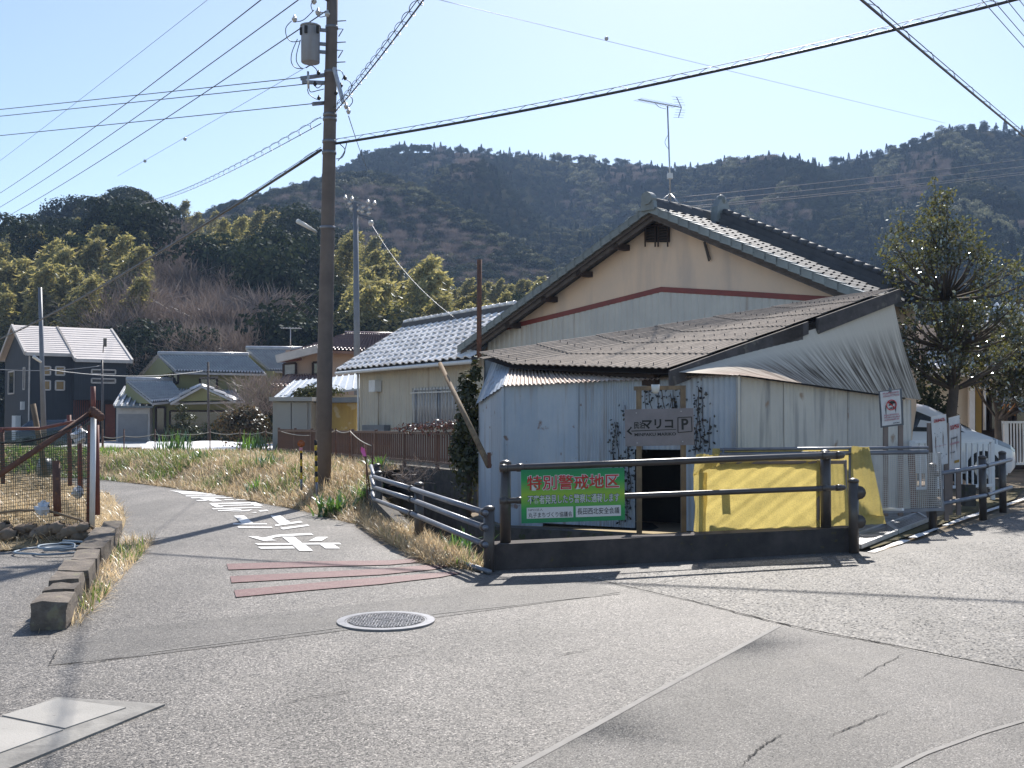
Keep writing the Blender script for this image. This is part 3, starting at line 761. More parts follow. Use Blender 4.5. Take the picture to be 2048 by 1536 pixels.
# dark soffit and back wall under the roof
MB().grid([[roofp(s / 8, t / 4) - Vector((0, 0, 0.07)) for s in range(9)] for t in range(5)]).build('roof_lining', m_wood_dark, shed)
bw = [sP(985, 728, 17.2), sP(1336, 742, 15.2)]
MB().quad(flat(bw[0], 1.0), flat(bw[1], 1.0), bw[1], bw[0]).build('inner_wall', m_tin_blue, shed)
bk = [At + Vector((.05, .1, 0)), R1 + Vector((.1, .1, -.12)), RT + Vector((0, .05, -.12)), R4 + Vector((-.1, .05, -.12)), Dt + Vector((-.05, .05, 0))]
mb = MB()
for p_, q_ in zip(bk[:-1], bk[1:]): mb.prism([flat(p_, -.3), flat(q_, -.3), q_, p_], Vector((0, .04, 0)))
mb.build('back_wall', m_tin_blue, shed)
# rusty skirt over the blue front
sk = (Bt + Vector((0.0, -0.14, -0.01)), Ct + Vector((0.03, -0.14, 0.0)), sP(1345, 742, 14.9), sP(1022, 733, 16.4))
for k in range(4):
    mb = corr(sk, 13, 0.012, rows=2, out=Vector((0, -0.3, 1)), s0=k / 4 - 0.005, s1=(k + 1) / 4 + 0.005)
    lift(mb, Vector((0, 0, 0.006 * (k % 2)))); mb.build('skirt_sheet', m_tin_rusty, shed, origin=bil(sk, k / 4, 0))
sl = (At + Vector((-0.05, -0.1, -0.02)), sk[0], sk[3], sP(984, 724, 16.9))
corr(sl, 8, 0.008, rows=2, out=Vector((-0.3, -1, 0.3))).build('skirt_sheet', m_tin_blue, shed, origin=sl[0])
# flared cream gable over the side
fl = [Ct + Vector((0.10, -0.14, 0.0)), Dt + Vector((0.12, -0.16, 0.0)), sP(1788, 608, 16.38), sP(1352, 744, 13.58)]
K = 34; Rr = []
for q in range(9):
    t = q / 8; r = []
    for k in range(K * 4 + 1):
        s = k / (K * 4)
        p = bil(fl, s, t) - side_out * 0.04 * math.sin(math.pi * t) * s
        r.append(p + side_out.normalized() * 0.004 * math.sin(2 * math.pi * K * s) * (1 - 0.6 * t))
    Rr.append(r)
def gable_mat():
    m = bpy.data.materials.new('streaked_gable_tin'); m.use_nodes = True; nt = m.node_tree; b = nt.nodes['Principled BSDF']; b.inputs['Roughness'].default_value = 0.8; b.inputs['Specular IOR Level'].default_value = 0.15
    uv = nd(nt, 'ShaderNodeUVMap'); mp = nd(nt, 'ShaderNodeMapping'); mp.inputs['Scale'].default_value = (85, 1.3, 1); lk(nt, uv.outputs[0], mp.inputs[0])
    n = nd(nt, 'ShaderNodeTexNoise'); n.inputs['Scale'].default_value = 1; n.inputs['Detail'].default_value = 6; n.inputs['Roughness'].default_value = 0.6; lk(nt, mp.outputs[0], n.inputs[0])
    sx = nd(nt, 'ShaderNodeSeparateXYZ'); lk(nt, uv.outputs[0], sx.inputs[0])
    low = ramp(nt, sx.outputs['Y'], [(0.0, g3(1)), (0.35, g3(0.95)), (0.62, g3(0.5)), (0.8, g3(0.06))])
    st = ramp(nt, n.outputs['Fac'], [(0.36, g3(0)), (0.60, g3(1))])
    mu = nd(nt, 'ShaderNodeMath', operation='MULTIPLY'); lk(nt, low.outputs[0], mu.inputs[0]); lk(nt, st.outputs[0], mu.inputs[1])
    a = nd(nt, 'ShaderNodeMix', data_type='RGBA'); lk(nt, mu.outputs[0], a.inputs['Factor']); a.inputs[6].default_value = (0.62, 0.56, 0.47, 1); a.inputs[7].default_value = (0.075, 0.055, 0.038, 1)
    # rust in the left lower corner
    rr = nd(nt, 'ShaderNodeMath', operation='MULTIPLY_ADD'); lk(nt, sx.outputs['X'], rr.inputs[0]); rr.inputs[1].default_value = -1.5; rr.inputs[2].default_value = 0.62
    ra = nd(nt, 'ShaderNodeMath', operation='MULTIPLY', use_clamp=True); lk(nt, rr.outputs[0], ra.inputs[0]); lk(nt, low.outputs[0], ra.inputs[1])
    b2 = nd(nt, 'ShaderNodeMix', data_type='RGBA'); lk(nt, ra.outputs[0], b2.inputs['Factor']); lk(nt, a.outputs[2], b2.inputs[6]); b2.inputs[7].default_value = (0.2, 0.1, 0.075, 1)
    lk(nt, b2.outputs[2], b.inputs['Base Color']); return m
mb = S(MB().grid(Rr)); o = mb.build('gable_skirt', gable_mat(), shed, origin=fl[0])
uvl = o.data.uv_layers.new(name='UVMap'); nK = K * 4 + 1
uvs = np.array([((vi % nK) / (nK - 1), (vi // nK) / 8) for p in o.data.polygons for vi in p.vertices], dtype=np.float32)
uvl.data.foreach_set('uv', uvs.ravel())

# ivy on the blue front
def creeper(name, label, strings, mat, stem_mat, par_n, seed):
    r = random.Random(seed); t = thing(name, strings[0][-1], label, 'creeper'); lv = MB(); st = MB()
    for s in strings:
        st.tube(s, 0.005, 4)
        for a, b in zip(s[:-1], s[1:]):
            for _ in range(max(2, int((b - a).length * 40))):
                p = a.lerp(b, r.random()) + Vector((r.gauss(0, 0.042), -0.005 - r.random() * 0.045, r.gauss(0, 0.04))); z = r.uniform(0.012, 0.03)
                d = Vector((r.uniform(-1, 1), r.uniform(-0.5, 0.2), r.uniform(-1, 1))).normalized(); e = d.cross(par_n + Vector((r.gauss(0, .4), r.gauss(0, .4), r.gauss(0, .4)))).normalized()
                lv.quad(p - d * z, p + e * z * 0.8, p + d * z, p - e * z * 0.8)
    st.build('stems', stem_mat, t, kind='stuff'); lv.build('leaves', mat, t, kind='stuff'); return t
m_ivy = leaf_mat('winter_ivy', (0.02, 0.022, 0.018), (0.045, 0.035, 0.03), trans=0.15, gloss=0.05)
bn = Vector((0.57, 0.82, 0)); pw = Bt
def wallpt(u, v): return on_plane(u, v, Bt + Vector((0, -0.05, 0)), (Ct - Bt).cross(Vector((0, 0, 1))).normalized())
strings = []
for u0, v0, v1 in ((1238, 830, 1040), (1250, 838, 1040), (1262, 800, 1020), (1240, 900, 1050), (1256, 880, 1040), (1292, 770, 818), (1305, 775, 820), (1318, 768, 820), (1330, 772, 818), (1345, 770, 822), (1352, 780, 820), (1362, 775, 822), (1392, 770, 900), (1400, 790, 905), (1408, 770, 890), (1416, 830, 905), (1285, 880, 905), (1268, 850, 960), (1340, 778, 815), (1250, 940, 1045), (1390, 860, 910)):
    s = []; u = u0; v = v1
    while v > v0: s.append(wallpt(u, v)); v -= 14; u += rnd.gauss(0, 2.2)
    strings.append(s)
creeper('ivy', 'dark leafless-looking ivy climbing the blue tin wall around the wooden sign', strings, m_ivy, m_wood_dark, bn, 4)

# ---------------------------------------------------------------- main house with the plastered gable
E1 = Vector((0.725, -0.69, 0)).normalized(); E2 = Vector((-E1.y, E1.x, 0)); UZ = Vector((0, 0, 1))
HO = P(1300, 414, 21.4); HO.z = 0
ZA = P(1300, 414, 21.4).z; TS = 0.47; HW = 5.5; HR = 4.5; BD = 2.9
def H(a, b, z): return HO + E1 * a + E2 * b + UZ * z
def zr(a): return ZA - TS * abs(a)
m_plaster = M('peach_plaster', (0.8, 0.6, 0.44), (0.7, 0.55, 0.43), scale=0.9, rough=0.85, bump=0.1, bscale=60, streak=(0.33, 0.3, 0.29), streak_amt=0.45, sscale=(2.2, 2.2, 0.35), streak_thr=(0.52, 0.75))
m_siding_white = M('pale_ribbed_siding', (0.58, 0.56, 0.51), (0.5, 0.485, 0.45), scale=1.5, rough=0.55, streak=(0.3, 0.2, 0.15), streak_amt=0.5, sscale=(8, 8, 0.4), streak_thr=(0.6, 0.75))
m_band_red = M('red_brown_flashing', (0.24, 0.055, 0.045), (0.19, 0.05, 0.045), scale=3, rough=0.5)
m_tile_grey = M('smoked_grey_tile', (0.12, 0.122, 0.13), (0.08, 0.083, 0.09), scale=4, rough=0.7, spec=0.2, rand=0.15)
m_tile_light = M('silvery_roof_tile', (0.78, 0.75, 0.72), (0.66, 0.63, 0.6), scale=5, rough=0.28, spec=0.9, rand=0.2, spot=(0.12, 0.11, 0.1), spot_scale=9, spot_thr=0.66)
m_tile_verge = M('grey_green_verge_tile', (0.22, 0.25, 0.25), (0.16, 0.18, 0.18), scale=4, rough=0.4, spec=0.6, rand=0.1)
house = thing('plaster_house', H(0, 4, 0), 'house with large peach plaster gable, red band and grey tiled roof behind the shed', 'house')
BW = 0.5
hw = lambda a: H(a, BW, zr(a) - 0.12)
wn = -E2
def hwp(u, v, off=0.0): return on_plane(u, v, H(0, BW - off, 0), E2)
MB().prism([H(-5.08, BW, 0.2), H(4.18, BW, 0.2), hw(4.18), hw(0), hw(-5.08)], E2 * 0.2).build('gable_wall', m_plaster, house)
MB().prism([H(-5.08, BW + 0.2, 0.2), H(-5.08, 7, 0.2), H(-5.08, 7, zr(5.08) - .12), H(-5.08, BW + 0.2, zr(5.08) - .12)], E1 * 0.15).build('side_wall', m_plaster, house)
MB().prism([H(4.18, BW + 0.2, 0.2), H(4.18, BD - .2, 0.2), H(4.18, BD - .2, zr(4.18) - .12), H(4.18, BW + 0.2, zr(4.18) - .12)], -E1 * 0.15).build('side_wall', m_plaster, house)
MB().prism([H(-5.08, 7, 0.2), H(-1.2, 7, 0.2), H(-1.2, 7, zr(1.2) - .12), H(-5.08, 7, zr(5.08) - .12)], E2 * 0.15).build('back_wall', m_plaster, house)
MB().prism([H(-1.2, BD - .2, 0.2), H(4.18, BD - .2, 0.2), H(4.18, BD - .2, zr(4.18) - .12), H(0, BD - .2, ZA - .12), H(-1.2, BD - .2, zr(1.2) - .12)], E2 * 0.12).build('back_wall', m_plaster, house)
MB().prism([H(-1.2, BD - .1, 0.2), H(-1.2, 7, 0.2), H(-1.2, 7, zr(1.2) - .12), H(-1.2, BD - .1, zr(1.2) - .12)], -E1 * 0.12).build('side_wall', m_plaster, house)
# band and siding
bpts = [hwp(970, 666, 0.03), hwp(1150, 622, 0.03), hwp(1322, 579, 0.03), hwp(1500, 589, 0.03), hwp(1672, 600, 0.03)]
bl = sample_line(bpts, 1)
mb = MB()
for p, q in zip(bl[:-1], bl[1:]): mb.prism([p - UZ * .05, q - UZ * .05, q + UZ * .055, p + UZ * .055], E2 * 0.028)
mb.build('red_band', m_band_red, house)
def a_of(p): return (p - HO).dot(E1)
aa = [a_of(p) for p in bpts]; zz = [p.z for p in bpts]
ribs = MB(); rows = [[], []]
N = 230
for k in range(N + 1):
    a = -5.05 + 9.2 * k / N; zt = float(np.interp(a, aa, zz)) - 0.045
    off = (0.022, 0.022, 0.004, 0.022)[k % 4]
    rows[0].append(H(a, BW - off, 0.25)); rows[1].append(H(a, BW - off, zt))
MB().grid(rows).build('ribbed_siding', m_siding_white, house)
# roof planes, lining, verge boards, tiles
def plate(a0, a1, b0, b1, th, dz): return MB().prism([H(a0, b0, zr(a0) + dz), H(a1, b0, zr(a1) + dz), H(a1, b1, zr(a1) + dz), H(a0, b1, zr(a0) + dz)], UZ * -th)
plate(-HW, -1.0, 0.02, 7.4, 0.10, 0).build('roof_slope', m_tile_grey, house)
plate(-1.0, 0, 0.02, BD, 0.10, 0).build('roof_slope', m_tile_grey, house)
plate(0, HR, 0.02, BD, 0.10, 0).build('roof_slope', m_tile_grey, house)
for sg, HS in ((-1, HW), (1, HR)):
    for (h0, h1, b, w) in ((0.02, 0.17, 0.02, 0.05), (0.15, 0.25, 0.09, 0.06)):
        MB().prism([H(0, b, ZA - h0), H(sg * HS, b, zr(HS) - h0), H(sg * HS, b, zr(HS) - h1), H(0, b, ZA - h1)], E2 * w).build('barge_board', m_wood_grey, house)
    nT = 23 if sg < 0 else 19
    for k in range(nT):
        a0, a1 = sg * HS * k / nT, sg * HS * (k + 1.12) / nT
        z0, z1 = ZA - TS * abs(a0), ZA - TS * abs(a1)
        dz = 0.035
        mb = MB().prism([H(a0, -0.06, z0 + dz - 0.02), H(a1, -0.06, z1 + dz + 0.02), H(a1, -0.06, z1 - 0.10), H(a0, -0.06, z0 - 0.12)], E2 * 0.05)
        mb.prism([H(a0, -0.06, z0 + dz), H(a1, -0.06, z1 + dz + 0.022), H(a1, -0.06, z1 + dz), H(a0, -0.06, z0 + dz - 0.02)], E2 * 0.3)
        mb.build('verge_tile', m_tile_verge, house, origin=H(a0, 0, z0))
# rows of tile edges on the visible slope
for j in range(5):
    mb = MB()
    for k in range(18):
        a0, a1 = HR * k / 18, HR * (k + 1.1) / 18; b = 0.45 + j * 0.3
        pr = [(-0.13, 0.0), (-0.06, 0.045), (0.0, 0.05), (0.07, 0.01), (0.14, 0.0)]
        mb.grid([[H(a0, b + x, zr(a0) + y + 0.0) for x, y in pr], [H(a1, b + x, zr(a1) + y + 0.025) for x, y in pr]])
    S(mb).build('tile_course', m_tile_grey, house, kind='stuff')
# ridge
MB().prism([H(-0.16, 0.05, ZA - 0.02), H(0.16, 0.05, ZA - 0.02), H(0.11, 0.05, ZA + 0.12), H(-0.11, 0.05, ZA + 0.12)], E2 * 2.5).build('ridge_course', m_tile_grey, house)
for k in range(6):
    S(MB().tube([H(0, 0.1 + k * 0.41, ZA + 0.12), H(0, 0.1 + (k + 1.06) * 0.41, ZA + 0.128)], [0.085, 0.092], 8)).build('ridge_tile', m_tile_grey, house, origin=H(0, 0.1 + k * .41, ZA))
mb = MB().prism([H(-0.17, -0.1, ZA - 0.08), H(0.17, -0.1, ZA - 0.08), H(0.15, -0.1, ZA + 0.10), H(-0.15, -0.1, ZA + 0.10)], E2 * 0.12)
mb.tube([H(0, -0.13, ZA + 0.16), H(0, 0.05, ZA + 0.16)], 0.13, 14); mb.build('ridge_end_ornament', m_tile_verge, house)
# descending ridge on the right slope with its ornament
BR = 2.15
for k in range(2):
    w = 0.19 - 0.05 * k
    MB().prism([H(0.35, BR - w, zr(.35) + 0.02 + k * .13), H(HR + 0.1, BR - w, zr(HR + .1) + 0.02 + k * .13), H(HR + 0.1, BR - w, zr(HR + .1) + 0.15 + k * .13), H(0.35, BR - w, zr(.35) + 0.15 + k * .13)], E2 * 2 * w).build('descending_ridge_course', m_tile_grey, house)
for k in range(22):
    a0, a1 = 0.35 + (HR - .25) * k / 22, 0.35 + (HR - .25) * (k + 1.08) / 22
    S(MB().tube([H(a0, BR, zr(a0) + 0.31), H(a1, BR, zr(a1) + 0.32)], [0.075, 0.083], 8)).build('ridge_tile', m_tile_grey, house, origin=H(a0, BR, zr(a0)))
mb = MB().prism([H(0.2, BR - .3, zr(.2) + .0), H(0.2, BR + .3, zr(.2) + .0), H(0.2, BR + .24, zr(.2) + .34), H(0.2, BR + .12, zr(.2) + .5), H(0.2, BR - .12, zr(.2) + .5), H(0.2, BR - .24, zr(.2) + .34)], E1 * 0.16)
mb.ball(H(0.28, BR, zr(.2) + .5), 0.12); mb.build('ridge_end_ornament', m_tile_verge, house)
# vents, purlin ends, loose battens
for u0, u1 in ((1292, 1312), (1318, 1337)):
    p, q = hwp(u0, 484, 0.05), hwp(u1, 484, 0.05); p2, q2 = hwp(u0, 451, 0.05), hwp(u1, 451, 0.05)
    vt = MB().prism([p, q, q2, p2], E2 * 0.06); fr_ = vt.build('vent', m_dark, house)
    w = (q - p).length; h = (p2 - p).length
    MB().beam(p - UZ * .1 - E2 * .03, p2 - E2 * .03, 0.03, 0.03).build('frame', m_wood_dark, fr_)
    MB().beam(q - UZ * .1 - E2 * .03, q2 - E2 * .03, 0.03, 0.03).build('frame', m_wood_dark, fr_)
    for k in range(6):
        c = p + (q - p) * .5 + UZ * h * (k + .5) / 6 - E2 * 0.02
        MB().box(c, (w, 0.04, 0.018), E1, E2, UZ).build('slat', m_wood_dark, fr_)
MB().beam(hwp(1286, 455, .07), hwp(1340, 446, .07), 0.03, 0.04).build('vent_rail', m_wood_dark, house)
for a in (-0.95, -1.95, -2.95, -4.05):
    MB().box(H(a, 0.3, zr(a) - 0.22), (0.13, 0.42, 0.12), E1, E2, UZ).build('purlin_end', m_wood_dark, house)
MB().beam(hwp(1408, 484, .05), hwp(1418, 522, .05), 0.03, 0.025).build('hanging_batten', m_wood_grey, house)
MB().beam(hwp(1410, 484, .05), hwp(1421, 519, .05), 0.015, 0.02).build('hanging_batten', m_wood_grey, house)

# ---------------------------------------------------------------- tiled-roof extension at its left
m_beige_tin = M('beige_ribbed_tin', (0.56, 0.51, 0.42), (0.48, 0.44, 0.37), scale=1.5, rough=0.6, streak=(0.26, 0.17, 0.1), streak_amt=0.6, sscale=(9, 9, 0.4), streak_thr=(0.55, 0.75))
ext = thing('house_extension', P(820, 860, 22), 'low beige ribbed-tin outbuilding with glaring tiled roof and barred window', 'house')
XL, XR = P(675, 743, 31.5), P(945, 716, 24.5); XL.z = XR.z = 2.87
XU = P(810, 656, 32.4) - XL
eL = (XR - XL).length; eD = (XR - XL).normalized(); XRR = XR + eD * 0.0
nrm = eD.cross(XU).normalized(); nrm = nrm if nrm.z > 0 else -nrm
RUL = 6.4   # the ridge is shorter than the eave: the roof runs in under the main house
XE = XL + XU + eD * RUL
MB().prism([XL, XR, XE, XL + XU], nrm * -0.09).build('roof_slope', m_tile_grey, ext)
ncol, nrow = 22, 9
def tile_mesh(w, l):
    pr = [(-0.5, 0.0), (-0.36, 0.09), (-0.18, 0.135), (0.0, 0.10), (0.2, 0.0), (0.36, -0.012), (0.5, 0.01)]
    mb = MB()
    mb.grid([[Vector((x * w, -0.02, z * w + 0.045)) for x, z in pr], [Vector((x * w, l * 1.02, z * w + 0.008)) for x, z in pr]])
    mb.grid([[Vector((x * w, -0.02, z * w + 0.015)) for x, z in pr], [Vector((x * w, -0.02, z * w + 0.045)) for x, z in pr]])
    return mb.mesh('tile', m_tile_light)
tw, tl = eL / ncol, XU.length / nrow
tme = tile_mesh(tw * 1.03, tl)
Rm = Matrix((eD, XU.normalized(), nrm)).transposed().to_4x4()
for i in range(ncol):
    for j in range(nrow):
        if (i + 1) * tw > eL - (eL - RUL) * (j + .5) / nrow + tw * .6: continue
        o = bpy.data.objects.new('tile', tme); COL.objects.link(o); o.parent = ext
        c = XL + eD * (i + .5) * tw + XU * (j / nrow) + nrm * (0.002 + rnd.random() * 0.008)
        o.rotation_euler = (Rm @ Matrix.Rotation(rnd.gauss(0, 0.012), 4, 'Z')).to_euler(); o.location = c - wloc(ext)
# verge, ridge
MB().beam(XL - eD * .05, XL + XU - eD * .05, 0.1, 0.14, up=nrm).build('verge_trim', m_tile_grey, ext)
rl0, rl1 = XL + XU + UZ * .04, XE + UZ * .04
MB().beam(rl0, rl1, 0.22, 0.2).build('ridge_course', m_tile_grey, ext)
nr = 18
for k in range(nr):
    S(MB().tube([rl0.lerp(rl1, k / nr) + UZ * .13, rl0.lerp(rl1, (k + 1.06) / nr) + UZ * .138], [0.07, 0.08], 8)).build('ridge_tile', m_tile_light, ext, origin=rl0.lerp(rl1, k / nr))
MB().prism([XE, XL + XU, XL + XU * 1.9 - UZ * 1.9, XE + XU * .9 - UZ * 1.9], UZ * -.08).build('roof_slope', m_tile_grey, ext)
S(MB().tube([XL - UZ * .05 - XU.normalized() * .05, XR - UZ * .05 - XU.normalized() * .05], 0.05, 8)).build('gutter', m_white_plastic, ext)
# walls
inw = Vector((-eD.y, eD.x, 0)); inw = inw if inw.y > 0 else -inw
def ew(u, off=0.0):   # point on the extension front wall below pixel column u
    p0 = XL + inw * 0.45 + eD * 0.4
    d = ray(u, 800); n = inw
    return CAMP + d * ((p0 - inw * off - CAMP).dot(n) / d.dot(n))
wl, wr = ew(719), ew(968)
rows = [[], []]; N = 200
for k in range(N + 1):
    p = wl.lerp(wr, k / N) - inw * (0.0, 0.018, 0.018, 0.0)[k % 4]
    rows[0].append(flat(p, 0.3)); rows[1].append(flat(p, 2.98))
MB().grid(rows).build('front_wall', m_beige_tin, ext)
MB().prism([flat(wl, 0.3), flat(wl + inw * 3.4, 0.3), flat(wl + inw * 3.4, 2.9), flat(wl + inw * 1.7, 3.9), flat(wl, 2.9)], eD * 0.08).build('side_wall', m_beige_tin, ext)
def ewp(u, v, off): return on_plane(u, v, wl - inw * off, inw)
def framed(par, c, mat_f, mat_g, fr_w, out, name='window'):
    """window from four corners (bl, br, tr, tl): pane, frame bars"""
    out = out.normalized()
    pane = MB().prism([p for p in c], out * -0.03).build(name, mat_g, par, origin=c[0])
    for a, b in ((0, 1), (1, 2), (2, 3), (3, 0)):
        MB().beam(c[a] + out * .02, c[b] + out * .02, fr_w, 0.05, up=out).build('frame', mat_f, pane, origin=c[a])
    return pane
c = [ewp(831, 851, .03), ewp(925, 853, .03), ewp(925, 775, .03), ewp(831, 779, .03)]
m_curtain = M('curtained_glass', (0.28, 0.28, 0.30), (0.16, 0.17, 0.2), scale=3, rough=0.15, spec=0.6)
win = framed(ext, c, m_alu, m_curtain, 0.05, -inw)
MB().beam(c[0].lerp(c[1], .5) - inw * .03, c[3].lerp(c[2], .5) - inw * .03, .04, .04, up=inw).build('frame', m_alu, win)
for k in range(14):
    a = c[0].lerp(c[1], (k + .5) / 14) - inw * .12; b = c[3].lerp(c[2], (k + .5) / 14) - inw * .12
    S(MB().tube([a - UZ * .04, b + UZ * .04], 0.012, 6)).build('window_bar', m_alu, win, origin=a)
for q in (0.03, 0.9):
    MB().beam(c[0].lerp(c[3], q) - inw * .12, c[1].lerp(c[2], q) - inw * .12, .03, .04, up=inw).build('bar_rail', m_alu, win)
MB().box(ewp(750, 772, .12), (0.42, 0.2, 0.32), eD, inw, UZ).build('meter_box', m_white_plastic, ext)
S(MB().tube([ewp(756, 782, .08), ewp(757, 860, .08)], 0.022, 6)).build('conduit', m_beige_tin, ext)
MB().prism([ewp(724, 890, .2), ewp(768, 890, .2), ewp(768, 850, .2), ewp(724, 850, .2)], inw * .18).build('plinth_cupboard', m_pole_grey, ext)
S(MB().tube([ewp(716, 745, .05), ewp(717, 900, .05)], 0.03, 6)).build('downpipe', m_white_plastic, ext)

# ---------------------------------------------------------------- helper for plainer houses
def rib_roof(par, q, n, mat, amp, name='roof', courses=0, th=0.12):
    """tiled roof plane from eave-left, eave-right, ridge-right, ridge-left: slab plus running tile ribs and courses"""
    n_ = (q[1] - q[0]).cross(q[3] - q[0]).normalized(); n_ = n_ if n_.z > 0 else -n_
    rf = MB().prism(q, n_ * -th).build(name, mat, par, origin=q[0])
    pr = (0.0, 0.55, 1.0, 0.75, 0.2, 0.0); rows = []
    cs = max(1, courses)
    for j in range(cs):
        for e in (0, 1):
            t = (j + e) / cs; r = []
            for k in range(n):
                for m_ in range(6):
                    s = (k + m_ / 6) / n
                    r.append(bil(q, s, t) + n_ * (0.01 + amp * pr[m_] + (0.5 * amp * (1 - e) if courses else 0)))
            rows.append(r)
    o = S(MB().grid(rows)).build('tile_courses', mat, rf, kind='stuff'); return rf

def box_wall(par, a, b, z0, z1, th, mat, name='wall', inward=None):
    a = flat(a, z0); b = flat(b, z0); d = (b - a).normalized(); n = Vector((-d.y, d.x, 0))
    return MB().prism([a, b, flat(b, z1), flat(a, z1)], n * th).build(name, mat, par, origin=a)

# ---------------------------------------------------------------- dark grey house
m_grey_siding = M('charcoal_siding', (0.026, 0.03, 0.036), (0.033, 0.037, 0.044), scale=1.0, rough=0.7, streak=(0.075, 0.085, 0.1), streak_amt=0.35, sscale=(40, 40, 0.5))
m_shingle = M('pale_roof_shingle', (0.66, 0.6, 0.57), (0.58, 0.53, 0.5), scale=2.5, rough=0.75, spec=0.3)
m_trim_pale = M('pale_eave_trim', (0.55, 0.51, 0.48), rough=0.5)
m_lattice = M('red_wood_lattice', (0.17, 0.055, 0.035), (0.12, 0.04, 0.03), scale=4, rough=0.6)
GO = P(60, 690, 64); GO.z = 0
gr_ = Vector((0.82, 0.57, 0)).normalized(); gg = Vector((-gr_.y, gr_.x, 0))
def Gh(a, b, z): return GO + gr_ * a + gg * b + UZ * z
gh = thing('grey_house', Gh(2.6, 4, 0), 'dark charcoal two-storey house with pale pitched roof', 'house')
LA = 5.35; ze, zrr, hb = 5.25, 7.05, 4.0; sl_ = (zrr - ze) / hb
MB().prism([Gh(0, 0, -.6), Gh(0, 2 * hb, -.6), Gh(0, 2 * hb, ze - .1), Gh(0, hb, zrr - .15), Gh(0, 0, ze - .1)], gr_ * .2).build('gable_wall', m_grey_siding, gh)
MB().prism([Gh(LA, 0, -.6), Gh(LA, 2 * hb, -.6), Gh(LA, 2 * hb, ze - .1), Gh(LA, hb, zrr - .15), Gh(LA, 0, ze - .1)], -gr_ * .2).build('gable_wall', m_grey_siding, gh)
MB().prism([Gh(0.2, 0, -.6), Gh(LA - .2, 0, -.6), Gh(LA - .2, 0, ze - .1), Gh(.2, 0, ze - .1)], gg * .2).build('front_wall', m_grey_siding, gh)
bay = [Gh(2.35, -0.75, 2.45), Gh(LA + .05, -0.75, 2.45), Gh(LA + .05, -0.75, ze - .42), Gh(2.35, -.75, ze - .42)]
MB().prism(bay, gg * .74).build('upper_bay', m_grey_siding, gh)
for sgn, q in ((1, [Gh(-.3, -.25, ze - sl_ * .25), Gh(2.35, -.25, ze - sl_ * .25), Gh(2.35, hb, zrr), Gh(-.3, hb, zrr)]), (1, [Gh(2.35, -1.0, ze - sl_), Gh(LA + .35, -1.0, ze - sl_), Gh(LA + .35, hb, zrr), Gh(2.35, hb, zrr)]), (-1, [Gh(-.3, 2 * hb + .3, ze - sl_ * .3), Gh(LA + .35, 2 * hb + .3, ze - sl_ * .3), Gh(LA + .35, hb, zrr), Gh(-.3, hb, zrr)])):
    rf = MB().prism(q, UZ * .12).build('roof_slope', m_shingle, gh, origin=q[0])
    if sgn > 0:
        mb = MB()
        for k in range(1, 14):
            t = k / 14; mb.beam(bil(q, 0, t) + UZ * .125, bil(q, 1, t) + UZ * .125, 0.05, 0.02)
        mb.build('shingle_courses', m_shingle, rf, kind='stuff')
    MB().beam(q[0] + UZ * .03, q[1] + UZ * .03, .1, .2).build('eave_trim', m_trim_pale, gh)
    MB().beam(q[0] + UZ * .07, q[3] + UZ * .07, .12, .22).build('verge_trim', m_trim_pale, gh)
    MB().beam(q[1] + UZ * .07, q[2] + UZ * .07, .12, .22).build('verge_trim', m_trim_pale, gh)
MB().beam(Gh(-.02, -.03, -.3), Gh(-.02, -.03, ze - .2), .07, .07).build('corner_trim', m_trim_pale, gh)
m_blind = M('amber_blind_behind_glass', (0.23, 0.13, 0.03), (0.18, 0.1, 0.03), rough=0.15, spec=0.7)
def gwin(a0, a1, z0, z1, b, mat): framed(gh, [Gh(a0, b, z0), Gh(a1, b, z0), Gh(a1, b, z1), Gh(a0, b, z1)], m_trim_pale, mat, .08, -gg)
for a in (0.65, 1.45):
    gwin(a, a + .5, 3.95, 4.45, -.02, m_blind); gwin(a, a + .5, 3.05, 3.6, -.02, m_blind)
gwin(3.35, 4.75, 4.05, 4.3, -.77, m_glass); gwin(3.35, 4.75, 3.5, 3.75, -.77, m_glass)
for b0, b1, z0, z1 in ((1.2, 1.75, 3.1, 4.4), (4.6, 6.6, 2.9, 4.3)):
    framed(gh, [Gh(-.02, b1, z0), Gh(-.02, b0, z0), Gh(-.02, b0, z1), Gh(-.02, b1, z1)], m_trim_pale, m_glass, .09, -gr_)
for k in range(13):
    MB().box(Gh(2.5 + k * .125, -.12, 1.2), (.055, .05, 2.5), gr_, gg, UZ).build('lattice_slat', m_lattice, gh, origin=Gh(2.5 + k * .125, -.12, 0))
MB().prism([Gh(4.35, -.03, .1), Gh(4.95, -.03, .1), Gh(4.95, -.03, 2.2), Gh(4.35, -.03, 2.2)], gg * -.04).build('door', m_lattice, gh)
MB().prism([Gh(-.02, 2.4, -.3), Gh(-.02, 3.6, -.3), Gh(-.02, 3.6, 1.5), Gh(-.02, 2.4, 1.5)], gr_ * -.3).build('storage_box', m_white_plastic, gh)
MB().box(Gh(-.1, 1.5, 2.1), (.2, .35, .5), gr_, gg, UZ).build('wall_unit', m_white_plastic, gh)

